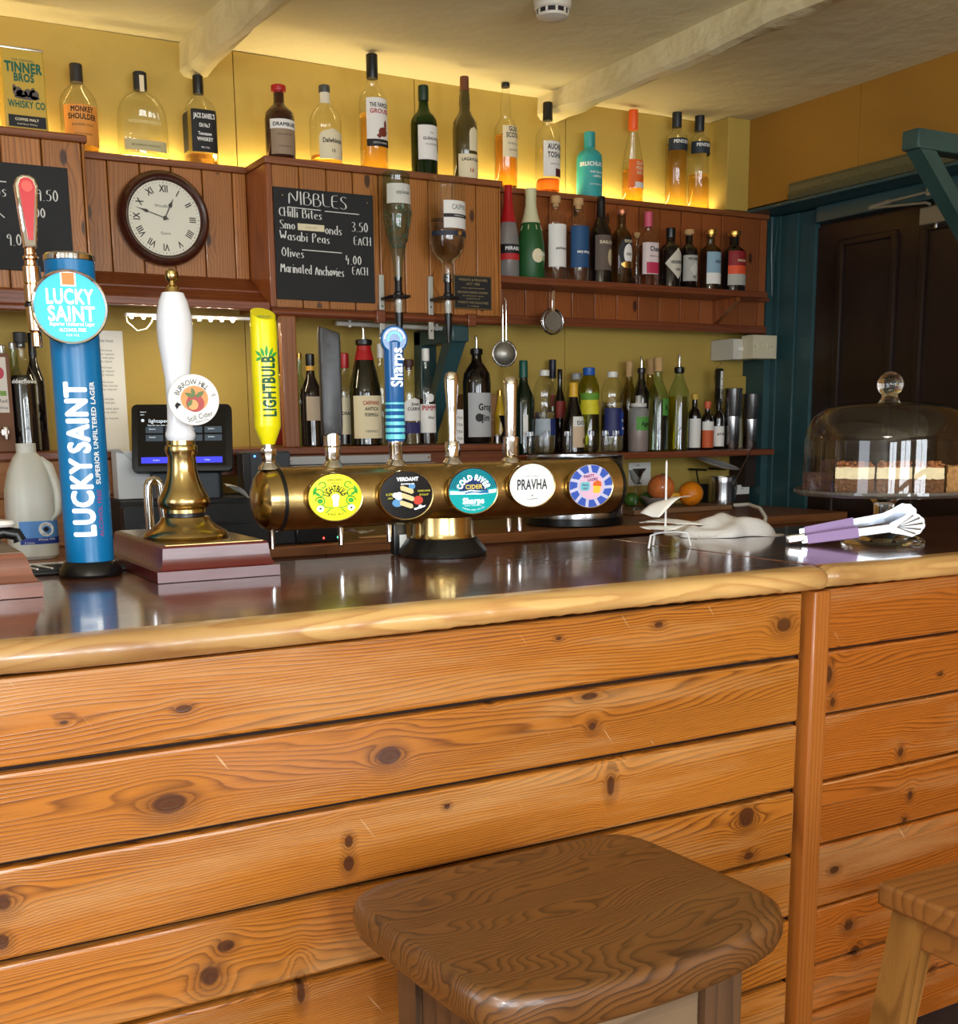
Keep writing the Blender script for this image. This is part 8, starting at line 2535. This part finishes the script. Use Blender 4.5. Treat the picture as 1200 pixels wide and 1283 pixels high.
pts = []
for i in range(len(c) - 1):
    for k in range(5):
        pts.append(c[i].lerp(c[i + 1], k / 5) - c[-1])
pts.append(Vector((0, 0, 0)))
pts.append(Vector((-0.004, 0, -0.2)))
MB().tube(pts, 0.0065, 12).build('hose', WHITE, t)
p, s = at_(880, 618, 3.46)
t = thing('phone_charger', 'black plug block behind the orange', 'plug', (p.x, 3.46, ZK + 0.001))
MB().box(-0.02, 0.03, 0, 0.04, 0, 0.085, 0.004).build('block', BLACKM, t)
MB().tube([(-0.012, 0.01, 0.085), (-0.012, 0.02, 0.12), (-0.008, 0.03, 0.14)], 0.003, 8).build('lead', BLACK, t)

# ------------------------------------------------------------------ ceiling and door fittings
p = P(692, 12, Z=ZC - 0.028)
t = thing('smoke_detector', 'round white smoke detector on the ceiling at the top edge', 'smoke detector', (p.x, p.y, ZC - 0.001))
s = depth_at(p) / F
R = 24 * s
MB().lathe([(R, 0.0), (R, -0.012), (R * 0.96, -0.026), (R * 0.88, -0.030)], 48).build('base', pbr('detector_ivory', (206, 200, 184), 0.45), t)
MB().lathe([(R * 0.8, -0.030), (R * 0.8, -0.042)], 40).build('vents', BLACKM, t)
MB().lathe([(R * 0.83, -0.041), (R * 0.80, -0.047), (R * 0.5, -0.052), (1e-5, -0.054)], 40).build('cover', MATS['detector_ivory'], t)
for i in range(10):
    a = i * 2 * PI / 10
    MB().box(R * 0.78, R * 0.85, -0.003, 0.003, -0.043, -0.029, M=Matrix.Rotation(a, 4, 'Z')).build('rib', MATS['detector_ivory'], t)
# overhead door closer
ALC = pbr('closer_alu', (136, 128, 108), 0.45, 0.3)
cA, cB = P(1153, 272, X=XD - 0.06), P(1215, 266, X=XD - 0.06)
t = thing('door_closer', 'grey overhead door closer with folded arm on the dark door', 'door closer', (XD - 0.013, (cA.y + cB.y) / 2, cA.z))
L0 = t.location
MB().box(-0.055, 0, cB.y - L0.y, cA.y - L0.y, -0.028, 0.028, 0.005).build('closer_body', ALC, t)
e0, e1, e2 = P(1165, 256, X=XD - 0.07), P(1089, 261, X=XD - 0.12), P(1172, 238, X=XD - 0.05)
MB().tube([e0 - L0, P(1160, 254, X=XD - 0.09) - L0, e1 - L0], 0.0045, 8).build('arm', ALC, t)
MB().tube([e1 - L0, P(1115, 252, X=XD - 0.1) - L0], 0.008, 8).tube([P(1115, 252, X=XD - 0.1) - L0, e2 - L0], 0.0045, 8).build('link', ALC, t)
MB().box(-0.01, 0.01, -0.03, 0.03, -0.014, 0.014, 0.002, M=Matrix.Translation(e2 - L0)).build('shoe', pbr('closer_cream', (176, 164, 120), 0.5), t)
MB().cyl(0.007, -0.04, 0.04, 14, Matrix.Translation((-0.03, cA.y - L0.y - 0.05, 0))).build('spindle', STEEL, t)
p = P(1001, 613, X=XD - 0.05)
t = thing('door_latch', 'small brass knob on the teal frame beside the cake dome', 'knob', (XD - 0.036, p.y, p.z))
MB().lathe([(0.006, 0), (0.005, 0.008), (0.010, 0.014), (0.010, 0.02), (1e-5, 0.024)], 20, Matrix.Rotation(-PI / 2, 4, 'Y')).build('knob', BRASS, t)
